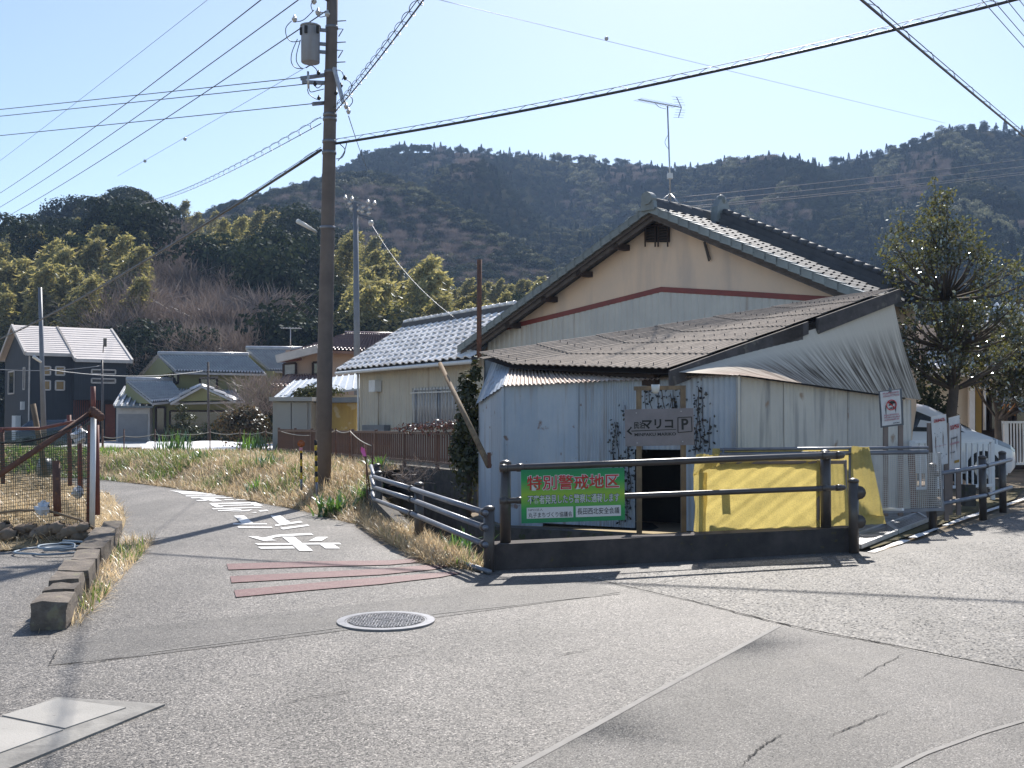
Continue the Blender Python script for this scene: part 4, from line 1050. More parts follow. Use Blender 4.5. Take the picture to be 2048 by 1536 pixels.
# ---------------------------------------------------------------- garage
gar = thing('garage', P(265, 890, 62), 'small garage with closed grey shutter and striped metal roof beside the charcoal house', 'garage')
m_shutter = M('grey_roller_shutter', (0.30, 0.29, 0.29), (0.26, 0.25, 0.25), scale=2, rough=0.6)
a, b = P(232, 888, 60), P(299, 888, 60); zt = P(265, 815, 60).z
MB().prism([flat(a, -.5), flat(b, -.5), flat(b, zt), flat(a, zt)], Vector((0, 5, 0))).build('wall', m_trim_pale, gar)
z1 = P(265, 828, 60).z
sh_ = MB().prism([flat(a, -.3) + Vector((.12, -.04, 0)), flat(b, -.3) + Vector((-.12, -.04, 0)), flat(b, z1) + Vector((-.12, -.04, 0)), flat(a, z1) + Vector((.12, -.04, 0))], Vector((0, .03, 0))).build('shutter', m_shutter, gar)
mb = MB(); [mb.box((a.lerp(b, .5).x, a.y - .05, -.2 + k * .13), ((b - a).length - .3, .02, .03)) for k in range(int((z1 + .2) / .13))]; mb.build('shutter_slats', m_shutter, sh_, kind='stuff')
m_blue_metal = M('blue_grey_metal_roof', (0.13, 0.155, 0.18), (0.1, 0.12, 0.14), scale=2, rough=0.35, metal=0.3)
q = [P(228, 812, 59.5), P(306, 812, 59.5), P(318, 775, 64), P(250, 775, 64)]
rf = MB().prism(q, UZ * -.1).build('roof', m_blue_metal, gar)
for k in range(7): MB().beam(bil(q, k / 6, 0) + UZ * .05, bil(q, k / 6, 1) + UZ * .05, .09, .1).build('seam', m_alu, rf)

# ---------------------------------------------------------------- olive house with tiled roofs
m_olive = M('olive_plaster', (0.27, 0.26, 0.12), (0.22, 0.215, 0.105), scale=0.8, rough=0.85)
m_tile_blue = M('blue_grey_roof_tile', (0.42, 0.42, 0.43), (0.32, 0.32, 0.33), scale=2, rough=0.27, spec=0.7)
oh = thing('olive_house', P(430, 890, 66), 'olive-yellow two-storey house with several blue-grey tiled roofs', 'house')
def blockwall(par, u0, u1, vt, vb, Y, depth, mat, name='wall'):
    a, b = P(u0, vb, Y), P(u1, vb, Y); zt = P((u0 + u1) / 2, vt, Y).z
    zb_ = min(a.z, -0.4)
    return MB().prism([flat(a, zb_), flat(b, zb_), flat(b, zt), flat(a, zt)], Vector((0, depth, 0))).build(name, mat, par, origin=flat(a, zb_))
def troof(par, pts, n, mat, amp=0.10, courses=8): return rib_roof(par, [P(*p) for p in pts], n, mat, amp, courses=courses)
blockwall(oh, 336, 545, 742, 900, 64, 6, m_olive)
blockwall(oh, 505, 600, 738, 900, 66, 6, m_olive)
troof(oh, [(352, 744, 62.8), (533, 748, 62.8), (497, 714, 66.5), (316, 712, 66.5)], 30, m_tile_blue)
troof(oh, [(262, 772, 70), (262, 772, 70.01), (318, 712, 66.6), (316, 712, 66.5)], 2, m_tile_blue)
MB().prism([P(345, 744, 63.2), P(270, 768, 69.5), P(318, 714, 66.4)], Vector((.1, 0, -.05))).build('gable_end', m_olive, oh)
troof(oh, [(540, 742, 64.5), (640, 744, 64.5), (610, 702, 67.5), (492, 701, 67.5)], 20, m_tile_blue)
MB().prism([P(540, 744, 64.6), P(505, 742, 67), P(494, 704, 67.4)], Vector((.1, 0, -.05))).build('gable_end', m_olive, oh)
troof(oh, [(305, 806, 58), (372, 800, 60), (345, 764, 63.8), (252, 764, 62.5)], 18, m_tile_blue)
troof(oh, [(340, 806, 59.5), (490, 802, 59.5), (470, 782, 63.8), (350, 778, 63.8)], 22, m_tile_blue, courses=4)
MB().prism([P(305, 806, 58.2), P(245, 806, 62), P(253, 766, 62.4)], Vector((.1, 0, -.05))).build('gable_end', m_olive, oh)
# entrance gable
MB().prism([P(352, 803, 58.6), P(462, 800, 58.6), P(404, 776, 58.6)], Vector((0, .2, 0))).build('gable_end', m_olive, oh)
troof(oh, [(340, 806, 58.2), (340, 800, 62), (402, 770, 62), (404, 771, 58.2)], 6, m_tile_blue, courses=3)
troof(oh, [(472, 802, 58.2), (472, 798, 62), (402, 770, 62), (404, 771, 58.2)], 6, m_tile_blue, courses=3)
blockwall(oh, 300, 500, 805, 900, 60.5, 3, m_olive, 'ground_floor_wall')
for (u0, u1, v0, v1, Y) in ((345, 356, 745, 767, 63.95), (400, 434, 757, 777, 63.95), (340, 480, 822, 878, 60.4), (312, 330, 815, 880, 60.4)):
    framed(oh, [P(u0, v1, Y), P(u1, v1, Y), P(u1, v0, Y), P(u0, v0, Y)], m_wood_dark, m_glass, .1, Vector((0, -1, 0)))
for p, qq in (((316, 711, 66.5), (497, 713, 66.5)), ((492, 700, 67.5), (612, 701, 67.5)), ((252, 763, 62.5), (345, 763, 63.8))):
    S(MB().tube([P(*p) + UZ * .1, P(*qq) + UZ * .1], .16, 8)).build('ridge', m_tile_blue, oh)

# ---------------------------------------------------------------- peach house with red tiles
m_peach2 = M('salmon_plaster', (0.52, 0.37, 0.28), (0.46, 0.33, 0.26), scale=0.7, rough=0.85)
m_tile_red = M('red_brown_roof_tile', (0.24, 0.13, 0.10), (0.17, 0.09, 0.075), scale=2, rough=0.32, spec=0.7)
ph = thing('salmon_house', P(660, 890, 52), 'salmon plastered house with red-brown tiled roof behind the big concrete pole', 'house')
blockwall(ph, 570, 830, 700, 900, 50, 6, m_peach2)
troof(ph, [(556, 716, 49.2), (640, 694, 49.2), (700, 672, 53), (692, 671, 53)], 12, m_tile_red, courses=6)
troof(ph, [(640, 700, 49), (840, 708, 49), (800, 672, 53), (696, 669, 53)], 26, m_tile_red, courses=7)
S(MB().tube([P(690, 668, 53), P(802, 671, 53)], .15, 8)).build('ridge', m_tile_red, ph)
MB().beam(P(553, 718, 49), P(636, 698, 49), .3, .35).build('eave_trim', m_trim_pale, ph)
framed(ph, [P(567, 754, 49.9), P(592, 752, 49.9), P(592, 726, 49.9), P(567, 728, 49.9)], m_wood_dark, m_curtain, .1, Vector((0, -1, 0)))
MB().beam(P(562, 722, 49.7), P(602, 718, 49.7), .3, .12).build('window_hood', m_lattice, ph)
troof(ph, [(540, 775, 46), (660, 775, 46), (640, 750, 49.8), (575, 752, 49.8)], 14, m_tile_red, courses=4)
framed(ph, [P(626, 752, 49.9), P(640, 752, 49.9), P(640, 725, 49.9), P(626, 725, 49.9)], m_wood_dark, m_glass, .1, Vector((0, -1, 0)))

# ---------------------------------------------------------------- hut with light metal roof, storage cabinet, yellow-walled lean-to
hut = thing('metal_roof_hut', P(640, 860, 40), 'low hut with pale blue-grey metal roof behind the storage cabinet', 'hut')
m_pale_metal = M('pale_metal_roof', (0.42, 0.45, 0.48), (0.35, 0.38, 0.41), scale=2, rough=0.4, metal=0.3)
q = [P(545, 800, 37), P(722, 776, 37), P(722, 748, 41), P(590, 762, 41)]
rf = MB().prism(q, UZ * -.06).build('roof', m_pale_metal, hut)
for k in range(12): MB().beam(bil(q, k / 11, 0) + UZ * .02, bil(q, k / 11, 1) + UZ * .02, .05, .05).build('seam', m_pale_metal, rf)
blockwall(hut, 560, 716, 790, 900, 37.6, 3, m_siding_white)
cab = thing('storage_cabinet', P(583, 900, 32), 'grey steel garden storage cabinet with double doors at the end of the bar fence', 'storage cabinet')
m_cab = M('grey_steel_cabinet', (0.36, 0.355, 0.34), (0.32, 0.315, 0.3), scale=1, rough=0.5)
blockwall(cab, 545, 622, 800, 915, 32, 1.6, m_cab, 'body')
MB().prism([P(538, 802, 31.7), P(624, 802, 31.7), P(624, 794, 31.7), P(538, 794, 31.7)], Vector((0, 2.1, 0))).build('top', m_cab, cab)
for u0, u1 in ((553, 582), (584, 615)):
    MB().prism([P(u0, 900, 31.96), P(u1, 900, 31.96), P(u1, 805, 31.96), P(u0, 805, 31.96)], Vector((0, -.03, 0))).build('door', m_cab, cab)
lt = thing('lean_to', P(670, 880, 30), 'flat-roofed lean-to with peeling yellow wall between cabinet and beige outbuilding', 'lean-to')
m_yellow_wall = M('peeling_yellow_paint', (0.44, 0.33, 0.11), (0.37, 0.28, 0.11), scale=2, rough=0.7, spot=(0.5, 0.45, 0.33), spot_scale=3, spot_thr=0.58, streak=(0.3, 0.2, 0.08), streak_amt=.5)
blockwall(lt, 622, 663, 806, 915, 33.5, 1.5, m_cab); blockwall(lt, 663, 712, 806, 915, 33, 1.5, m_yellow_wall)
MB().prism([P(618, 806, 32.6), P(724, 804, 31.5), P(724, 794, 31.5), P(618, 796, 32.6)], Vector((0, 2.4, 0))).build('roof', m_pole_grey, lt)

# ---------------------------------------------------------------- houses behind the right-hand tree
rh = thing('beige_house', P(1960, 860, 27), 'beige ribbed house with tiled roof half hidden by the glossy tree', 'house')
blockwall(rh, 1840, 1962, 745, 900, 25.5, 5, m_beige_tin)
MB().prism([P(1939, 880, 25.3), P(1950, 880, 25.3), P(1950, 742, 25.3), P(1939, 742, 25.3)], Vector((0, .1, 0))).build('white_pillar', m_white_plastic, rh)
m_ochre = M('ochre_panel', (0.4, 0.25, 0.06), (0.33, 0.21, 0.06), rough=.7)
MB().prism([P(1951, 870, 25.4), P(1963, 870, 25.4), P(1963, 745, 25.4), P(1951, 745, 25.4)], Vector((0, .1, 0))).build('ochre_panel', m_ochre, rh)
S(MB().tube([P(1969, 860, 25.2), P(1969, 735, 25.2)], .035, 6)).build('downpipe', m_white_plastic, rh)
blockwall(rh, 1963, 2200, 745, 900, 26.5, 4, m_wood_dark)
troof(rh, [(1830, 742, 24.5), (2220, 745, 24.5), (2180, 690, 28), (1870, 690, 28)], 24, m_tile_light, courses=5)
blockwall(rh, 1800, 2200, 650, 740, 28.2, 3, m_plaster, 'upper_wall')
troof(rh, [(1960, 648, 27), (2260, 648, 27), (2230, 610, 30), (1990, 612, 30)], 20, m_tile_light, courses=5)
MB().prism([P(1770, 745, 26), P(1842, 745, 25.4), P(1842, 730, 25.4), P(1770, 706, 26)], Vector((0, .3, 0))).build('red_fascia', m_band_red, rh)
blockwall(rh, 1770, 1842, 640, 745, 27.5, 3, m_plaster, 'upper_wall')
for u0, u1 in ((1980, 2020), (2030, 2080)):
    framed(rh, [P(u0, 860, 26.4), P(u1, 860, 26.4), P(u1, 770, 26.4), P(u0, 770, 26.4)], m_wood_dark, m_glass, .06, Vector((0, -1, 0)))
# ================================================================ bridge kerb, railings
kerb_pts = [CUL, CUR, CUR + CUN * 0.3, CUL + CUN * 0.3]
KH = 0.262
m_curb = M('bridge_kerb_concrete', (0.085, 0.07, 0.065), (0.045, 0.038, 0.036), scale=4, rough=0.9, bump=0.5, bscale=70, streak=(0.05, 0.043, 0.04), streak_amt=0.6, sscale=(6, 6, 1), spot=(0.09, 0.075, 0.03), spot_scale=14, spot_thr=0.64)
mb = MB().prism([p - UZ * 1.5 for p in kerb_pts], UZ * (1.5 + KH - 0.012))
mb.prism([kerb_pts[0] + UZ * (KH - .012) + (CUX + CUN) * .012, kerb_pts[1] + UZ * (KH - .012) + (CUN - CUX) * .012, kerb_pts[2] + UZ * (KH - .012) - (CUN + CUX) * .012, kerb_pts[3] + UZ * (KH - .012) + (CUX - CUN) * .012], UZ * .012)
kb = mb.build('bridge_kerb', m_curb, origin=CUL)
tag(kb, 'dark stained concrete bridge kerb under the railing with the green sign', 'kerb')

def post(par, base, h, r, mat=None, cap=True, name='post'):
    mat = mat or m_steel_brown; base = Vector(base)
    pst = S(MB().tube([base, base + UZ * h], r, 14)).build(name, mat, par, origin=base)
    if cap:
        t = base + UZ * h
        S(MB().tube([t - UZ * .02, t + UZ * .004, t + UZ * .02, t + UZ * .028], [r * 1.08, r * 1.08, r * .7, r * .1], 14)).build('cap', mat, pst, origin=t)
    return pst
def clamp(par, c, d, r):
    c = Vector(c); d = Vector(d).normalized()
    S(MB().tube([c - d * .035, c + d * .035], r, 10)).build('clamp', m_steel_brown, par, origin=c)

RLP = CUL + CUN * 0.15
def rp(u, v): return on_plane(u, v, RLP, CUN)
rail = thing('bridge_railing', rp(1330, 1075), 'dark brown two-rail railing on the bridge kerb carrying the green sign', 'railing')
for u, vt, vbm in ((1011, 925, 1088), (1652, 904, 1058)):
    b = rp(u, vbm); post(rail, Vector((b.x, b.y, b.z - .02)), rp(u, vt).z - b.z + .02, .0575)
for (a, b, r) in (((996, 936), (1682, 909), .036), ((999, 1001), (1684, 974), .03)):
    p, q = rp(*a) - CUN * .075, rp(*b) - CUN * .075
    S(MB().tube([p, p + (q - p) * .004, q - (q - p) * .004, q], [r * .5, r, r, r * .5], 14)).build('rail', m_steel_brown, rail, origin=p)
    for u in (1003, 1034, 1640, 1670):
        clamp(rail, p.lerp(q, (u - a[0]) / (b[0] - a[0])), q - p, r * 1.22)
    for u in (1011, 1652):
        c = p.lerp(q, (u - a[0]) / (b[0] - a[0])); S(MB().tube([c, c + CUN * .07], .02, 8)).build('bracket', m_steel_brown, rail, origin=c)

# ---- grey pipe guard rail along the canal
gp = [(P(978, 1143, 10.95), P(978, 1016, 10.95)), (P(838, 1087, 13.3), P(838, 968, 13.3)), (P(757, 1042, 16.1), P(757, 945, 16.1))]
grd = thing('guard_rail', gp[1][0], 'three-rail grey pipe guard rail on dark posts beside the canal', 'guard rail')
for b, t in gp: post(grd, b - UZ * .1, t.z - b.z + .1, .057)
b = P(754, 1000, 17.2); post(grd, b, P(754, 930, 17.2).z - b.z, .055)
for k, (v0, v1, v2) in enumerate(((1026, 978, 954), (1056, 1000, 975), (1090, 1028, 999))):
    a = [P(972, v0, 10.88), P(825, v1, 13.22), P(748, v2, 16.0), P(742, v2 - 22, 17.4)]
    for p, q in zip(a[:-1], a[1:]):
        S(MB().tube([p, q], .030, 10)).build('pipe', m_steel_grey, grd, origin=p)
    for p, d in ((a[0], a[1] - a[0]), (a[1], a[1] - a[0])): clamp(grd, p + d.normalized() * .06, d, .04)
    for j in range(2):
        S(MB().tube([a[j], gp[j][0] * 0 + Vector((gp[j][0].x, gp[j][0].y, a[j].z))], .016, 6)).build('bracket', m_steel_grey, grd, origin=a[j])
lp = S(MB().tube([G(980, 1150) + UZ * .03, G(930, 1135) + UZ * .04, G(900, 1120) + UZ * .03], .025, 8)).build('loose_pipe', m_steel_grey, origin=G(950, 1140))
tag(lp, 'short grey pipe lying by the kerb end at the road edge', 'pipe')

# ---- end post with reflector brackets, right-hand rail
b = G(1708, 1106)
ep = thing('end_post', b, 'dark post with two bracket plates at the right end of the bridge kerb', 'post')
post(ep, b, 0.79, .055)
for v in (985, 1043):
    c = P(1717, v, b.y - .02)
    S(MB().tube([c - Vector((0, .02, 0)), c + Vector((.005, .05, 0))], .075, 12)).build('bracket_plate', m_steel_brown, ep, origin=c)
    MB().box(c - Vector((.04, 0, 0)), (.08, .03, .05)).build('bracket_arm', m_steel_brown, ep, origin=c)
b1, b2, b3 = G(1866, 1057), G(1966, 1036), G(2006, 1021)
rr = thing('roadside_rail', b2, 'dark-posted two-rail grey guard rail in front of the white car', 'guard rail')
hts = [P(1860, 930, b1.y).z - b1.z, P(1963, 914, b2.y).z - b2.z, P(2005, 905, b3.y).z - b3.z]
for b_, h_ in zip((b1, b2, b3), hts): post(rr, b_ - UZ * .05, h_ + .05, .052)
for f in (.86, .38):
    p = [b_ + UZ * h_ * f + Vector((.03, -.06, 0)) for b_, h_ in zip((b1, b2, b3), hts)]
    p[0] = p[0] + (p[0] - p[1]) * .01; p.append(p[2] + (p[2] - p[1]) * .25)
    S(MB().tube(p, .028, 10)).build('pipe', m_steel_grey, rr, origin=p[0])
    clamp(rr, p[0] + (p[1] - p[0]) * .02, p[1] - p[0], .038); clamp(rr, p[1], p[1] - p[0], .036)

# ================================================================ signs
def text_geo(body, offset=0.0):
    c = bpy.data.curves.new('lettering', 'FONT'); c.body = body; c.size = 1.0; c.offset = offset; c.resolution_u = 3
    o = bpy.data.objects.new('lettering', c); me = bpy.data.meshes.new_from_object(o)
    v = [(q.co.x, q.co.y) for q in me.vertices]; f = [tuple(p.vertices) for p in me.polygons]
    bpy.data.objects.remove(o); bpy.data.curves.remove(c); bpy.data.meshes.remove(me); return v, f
class Board:
    """a flat board with its own axes: origin, X along, Y up, N out"""
    def __init__(s, bl, br, tl): s.o = bl; s.X = br - bl; s.Y = tl - bl; s.N = s.X.cross(s.Y).normalized(); s.N = s.N if s.N.y < 0 else -s.N
    def pt(s, x, y, n=0.0): return s.o + s.X * x + s.Y * y + s.N * n
    def rect(s, x0, x1, y0, y1, n, th=0.0015): return MB().prism([s.pt(x0, y0, n), s.pt(x1, y0, n), s.pt(x1, y1, n), s.pt(x0, y1, n)], -s.N * th)
    def text(s, par, body, x0, x1, y0, y1, mat, n, bold=0.0, outline=None, name='lettering'):
        v, f = text_geo(body, bold); xs = [p[0] for p in v]; ys = [p[1] for p in v]
        ax, bx, ay, by = min(xs), max(xs), min(ys), max(ys)
        mp = lambda p, k: s.pt(x0 + (p[0] - ax) / (bx - ax) * (x1 - x0), y0 + (p[1] - ay) / (by - ay) * (y1 - y0), k)
        if outline:
            v2, f2 = text_geo(body, outline[0]); MB().add([mp(p, n) for p in v2], f2).build('lettering_outline', outline[1], par); n += 0.0012
        return MB().add([mp(p, n) for p in v], f).build(name, mat, par)
    def poly(s, pts, n): return MB().poly([s.pt(x, y, n) for x, y in pts])

m_print_white = M('white_print', (0.62, 0.62, 0.62), (0.58, 0.58, 0.58), rough=.5)
m_print_red = M('red_print', (0.50, 0.02, 0.025), (0.46, 0.02, 0.025), rough=.5)
m_print_black = M('black_print', (0.015, 0.015, 0.015), rough=.5)
m_print_navy = M('dark_teal_print', (0.01, 0.06, 0.075), rough=.5)
m_print_pink = M('faded_magenta_print', (0.55, 0.2, 0.27), (0.6, 0.28, 0.33), rough=.5)
def sign_green():
    m = bpy.data.materials.new('green_banner_print'); m.use_nodes = True; nt = m.node_tree; b = nt.nodes['Principled BSDF']; b.inputs['Roughness'].default_value = .55
    tc = nd(nt, 'ShaderNodeTexCoord'); sx = nd(nt, 'ShaderNodeSeparateXYZ'); lk(nt, tc.outputs['Generated'], sx.inputs[0])
    r = ramp(nt, sx.outputs['Z'], [(0.0, (0.004, 0.19, 0.075)), (0.25, (0.02, 0.3, 0.06)), (0.52, (0.26, 0.43, 0.03)), (0.78, (0.02, 0.3, 0.07)), (1.0, (0.004, 0.19, 0.08))])
    lk(nt, r.outputs[0], b.inputs['Base Color']); return m
sp = lambda u, v: on_plane(u, v, CUL + CUN * 0.028, CUN)
B = Board(sp(1043, 1047), sp(1250, 1040), sp(1042, 940))
ws = thing('warning_sign', B.pt(.5, 0), 'green warning banner with big red Japanese characters tied to the bridge railing', 'sign')
B.rect(0, 1, 0, 1, 0, .004).build('board', sign_green(), ws)
B.text(ws, '特別警戒地区', .055, .945, .615, .89, m_print_red, .002, bold=.012, outline=(.045, m_print_white))
B.text(ws, '不審者発見したら警察に通報します', .06, .945, .355, .52, m_print_white, .002, bold=.008, outline=(.055, m_print_navy))
for x0, x1 in ((.05, .495), (.52, .96)): B.rect(x0, x1, .085, .29, .003).build('white_panel', m_print_white, ws)
B.text(ws, 'NPO法人', .065, .205, .225, .27, m_print_black, .005)
B.text(ws, '丸子まちづくり協議会', .065, .485, .10, .20, m_print_black, .005, bold=.004)
B.text(ws, '長田西北安全会議', .535, .945, .13, .255, m_print_black, .005, bold=.006)

# wooden guest house sign on two posts
YS = 13.05
B = Board(P(1251, 893, YS), P(1389, 890, YS), P(1249, 819, YS))
gs = thing('wooden_sign', P(1320, 893, YS), 'wooden board with black arrow and P on two timber posts by the tin wall', 'sign')
m_board = M('mauve_grey_board', (0.25, 0.225, 0.245), (0.19, 0.175, 0.19), scale=3, rough=.7, bump=.1)
B.rect(0, 1, 0, 1, 0, .02).build('board', m_board, gs)
for u0, u1 in ((1272, 1282), (1360, 1370)):
    p = P(u0, 773, YS + .1); q = P(u1, 773, YS + .1); w = q.x - p.x
    MB().box(Vector(((p.x + q.x) / 2, YS + .07, (p.z - .45) / 2)), (w, .06, p.z + .45)).build('post', m_wood, gs, origin=flat(p, -.4))
a, b = P(1268, 777, YS + .07), P(1371, 775, YS + .07)
MB().beam(a, b, .05, .05).build('top_rail', m_wood, gs)
m_lamp = M('white_lamp_shade', (0.7, 0.7, 0.68), (0.6, 0.6, 0.58), rough=.4)
c = P(1311, 775, YS - .02)
S(MB().tube([c + UZ * .035, c - UZ * .01, c - UZ * .05, c - UZ * .075], [.05, .05, .045, .02], 12)).build('spot_lamp', m_lamp, gs, origin=c)
for x, y in ((.17, .9), (.82, .92), (.17, .09), (.83, .1)):
    MB().box(B.pt(x, y, .004), (.012, .006, .012)).build('screw', m_alu, gs, origin=B.pt(x, y))
B.text(gs, '民泊', .13, .285, .47, .66, m_print_black, .003, bold=.02)
B.text(gs, 'マリコ', .25, .70, .46, .72, m_print_black, .003, bold=.035)
B.text(gs, 'MINPAKU MARIKO', .135, .735, .27, .355, m_print_black, .003, bold=.02)
B.poly([(.09, .40), (.74, .425), (.74, .44), (.09, .425)], .003).build('arrow', m_print_black, gs)
B.poly([(.02, .41), (.095, .53), (.08, .53), (.1, .51), (.06, .415), (.105, .33), (.085, .31)], .003).build('arrow_head', m_print_black, gs)
fr_ = [(.765, .345), (.97, .37), (.968, .76), (.77, .75)]
for k in range(4):
    a, b = Vector(B.pt(*fr_[k], .004)), Vector(B.pt(*fr_[(k + 1) % 4], .004)); MB().beam(a, b, .009, .003, up=B.N).build('parking_frame', m_print_black, gs, origin=a)
B.text(gs, 'P', .82, .92, .42, .72, m_print_black, .003, bold=.025)

# small notice boards on the right
def notice(name, label, c4, Y, legs, leg_v, leg_mat, paper, fill, back):
    bl, br, tr, tl = [P(u, v, Y) for u, v in c4]
    Bd = Board(bl, br, tl); t = thing(name, bl, label, 'sign')
    Bd.rect(-.06 if back else 0, 1.12 if back else 1, -.05 if back else 0, 1.03 if back else 1, -.004, .012).build('backing_board', back or leg_mat, t)
    pm = MB().grid([[Bd.pt(s / 4, q / 4, .004 + .012 * math.sin(3 * s + q) * (q < 4)) for s in range(5)] for q in range(5)]); pm.build('paper', paper, t)
    for u, vt in legs:
        p = P(u, vt, Y + .04); q = P(u, leg_v, Y + .04); MB().beam(q, p, .06, .04, up=(0, 1, 0)).build('leg', leg_mat, t, origin=q)
    fill(Bd, t); return t
m_paper = M('weathered_paper', (0.66, 0.66, 0.67), (0.58, 0.59, 0.6), scale=6, rough=.6)
m_leg = M('pinkish_grey_timber', (0.24, 0.19, 0.17), (0.18, 0.15, 0.135), scale=5, rough=.8)
m_backing = M('grey_backing_board', (0.13, 0.14, 0.16), (0.1, 0.11, 0.12), rough=.6)
def lines(Bd, t, x0, x1, ys, h, mat, seed, gap=.014):
    """rows of small illegible printed characters"""
    r = random.Random(seed)
    for y in ys:
        mb = MB(); x = x0
        while x < x1:
            w = r.uniform(.045, .065)
            for _ in range(4):
                if r.random() < .5: mb.poly([Bd.pt(x + a * w, y + b * h, .019) for a, b in ((0, .0), (1, 0), (1, .2), (0, .2))][:4] if False else [Bd.pt(x, y + k, .019) for k in ()] or [Bd.pt(x, y + (q := r.random() * .8 * h), .019), Bd.pt(x + w, y + q, .019), Bd.pt(x + w, y + q + .2 * h, .019), Bd.pt(x, y + q + .2 * h, .019)])
                else:
                    q = r.random() * .75 * w; mb.poly([Bd.pt(x + q, y, .019), Bd.pt(x + q + .22 * w, y, .019), Bd.pt(x + q + .22 * w, y + h, .019), Bd.pt(x + q, y + h, .019)])
            x += w + gap
        mb.build('lettering', mat, t)
def fill1(Bd, t):
    lines(Bd, t, .12, .9, (.91, .83), .055, m_print_pink, 1); lines(Bd, t, .12, .86, (.27, .2, .13), .05, m_print_pink, 2); lines(Bd, t, .55, .85, (.03,), .03, m_print_black, 3, .004)
    c = (.52, .58); ay = Bd.X.length / Bd.Y.length; R0, R1 = .27, .225
    mb = MB(); mb.grid([[Bd.pt(c[0] + r_ * math.cos(k * math.pi / 16), c[1] + r_ * ay * math.sin(k * math.pi / 16), .02) for k in range(33)] for r_ in (R0, R1)]); mb.build('prohibition_ring', m_print_red, t)
    mb = MB().poly([Bd.pt(c[0] + x * R0, c[1] + y * R0 * ay, .021) for x, y in ((-.72, .6), (-.6, .72), (.72, -.6), (.6, -.72))]); mb.build('prohibition_bar', m_print_red, t)
    mb = MB().poly([Bd.pt(c[0] + x, c[1] + y, .0195) for x, y in ((-.05, .03), (.2, .03), (.21, .10), (.02, .12), (-.17, .09), (-.12, .05))]); mb.poly([Bd.pt(c[0] + x, c[1] + y, .0195) for x, y in ((-.15, -.02), (.1, .0), (.05, .04), (-.1, .04))])
    for x in (-.08, .0, .08): mb.poly([Bd.pt(c[0] + x + a, c[1] - .12 + b, .0195) for a, b in ((-.03, 0), (.03, .01), (.025, .06), (-.02, .05))])
    mb.build('hand_pictogram', m_print_black, t)
    MB().box(Bd.pt(.5, 1.02, .02), (.03, .02, .06)).build('clip', m_blue_metal, t, origin=Bd.pt(.5, 1))
notice('notice_board', 'white notice with red prohibition circle on two timber legs by the cream tin wall', [(1764, 852), (1803, 847), (1808, 782), (1760, 784)], 14.3, [(1771, 800), (1801, 800)], 1032, m_leg, m_paper, fill1, m_backing)
def fill2(Bd, t):
    lines(Bd, t, .15, .9, (.87,), .07, m_print_red, 4, .008)
    mb = MB(); r = random.Random(9)
    for k in range(22):
        x, y = r.uniform(.12, .85), r.uniform(.1, .8); w, h = r.uniform(.02, .08), r.uniform(.008, .03); mb.poly([Bd.pt(x, y, .019), Bd.pt(x + w, y, .019), Bd.pt(x + w * r.random(), y + h, .019)])
    mb.build('drawings', m_print_navy, t); B_ = Bd.rect(.1, .9, .385, .39, .02).build('divider', m_print_pink, t)
notice('notice_board', 'white sheet of small drawings under a red heading on two timber legs', [(1866, 933), (1896, 927), (1894, 832), (1862, 834)], 14.55, [(1859, 846), (1893, 846)], 1042, m_leg, m_paper, fill2, None)
def fill3(Bd, t):
    lines(Bd, t, .1, .92, (.76,), .09, m_print_red, 5, .01); lines(Bd, t, .15, .7, (.58,), .035, m_print_black, 6); lines(Bd, t, .1, .9, (.48,), .04, m_print_pink, 7); lines(Bd, t, .1, .5, (.32,), .03, m_print_black, 8)
    Bd.rect(.45, .9, .12, .17, .02).build('logo_strip', m_ochre, t)
notice('notice_board', 'narrow grey-framed notice with bold red letters nearest the white car bonnet', [(1898, 942), (1920, 936), (1919, 834), (1897, 836)], 15.0, [(1900, 850), (1917, 850)], 1030, m_leg, m_paper, fill3, None)

# ================================================================ yellow nets, pipe barrier, grating
def net_mat(name, col, alpha=0.18, scale=55.0):
    m = bpy.data.materials.new(name); m.use_nodes = True; nt = m.node_tree; nt.nodes.remove(nt.nodes['Principled BSDF']); out = nt.nodes['Material Output']
    tc = nd(nt, 'ShaderNodeTexCoord'); n = nd(nt, 'ShaderNodeTexNoise'); n.inputs['Scale'].default_value = 6; lk(nt, tc.outputs['Object'], n.inputs[0])
    r = ramp(nt, n.outputs['Fac'], [(.3, col), (.7, tuple(c * .82 for c in col))])
    d = nd(nt, 'ShaderNodeBsdfDiffuse'); t = nd(nt, 'ShaderNodeBsdfTranslucent'); tr = nd(nt, 'ShaderNodeBsdfTransparent')
    lk(nt, r.outputs[0], d.inputs[0]); lk(nt, r.outputs[0], t.inputs[0])
    a = nd(nt, 'ShaderNodeMixShader'); a.inputs[0].default_value = .55; lk(nt, d.outputs[0], a.inputs[1]); lk(nt, t.outputs[0], a.inputs[2])
    ck = nd(nt, 'ShaderNodeTexVoronoi'); ck.inputs['Scale'].default_value = scale; lk(nt, tc.outputs['Object'], ck.inputs['Vector'])
    ar = ramp(nt, ck.outputs['Distance'], [(.28, g3(alpha * 3.2)), (.42, g3(0))])
    b = nd(nt, 'ShaderNodeMixShader'); lk(nt, ar.outputs[0], b.inputs[0]); lk(nt, a.outputs[0], b.inputs[1]); lk(nt, tr.outputs[0], b.inputs[2]); lk(nt, b.outputs[0], out.inputs['Surface']); return m
m_net = net_mat('yellow_netting', (0.70, 0.56, 0.19), alpha=.12, scale=120.0)
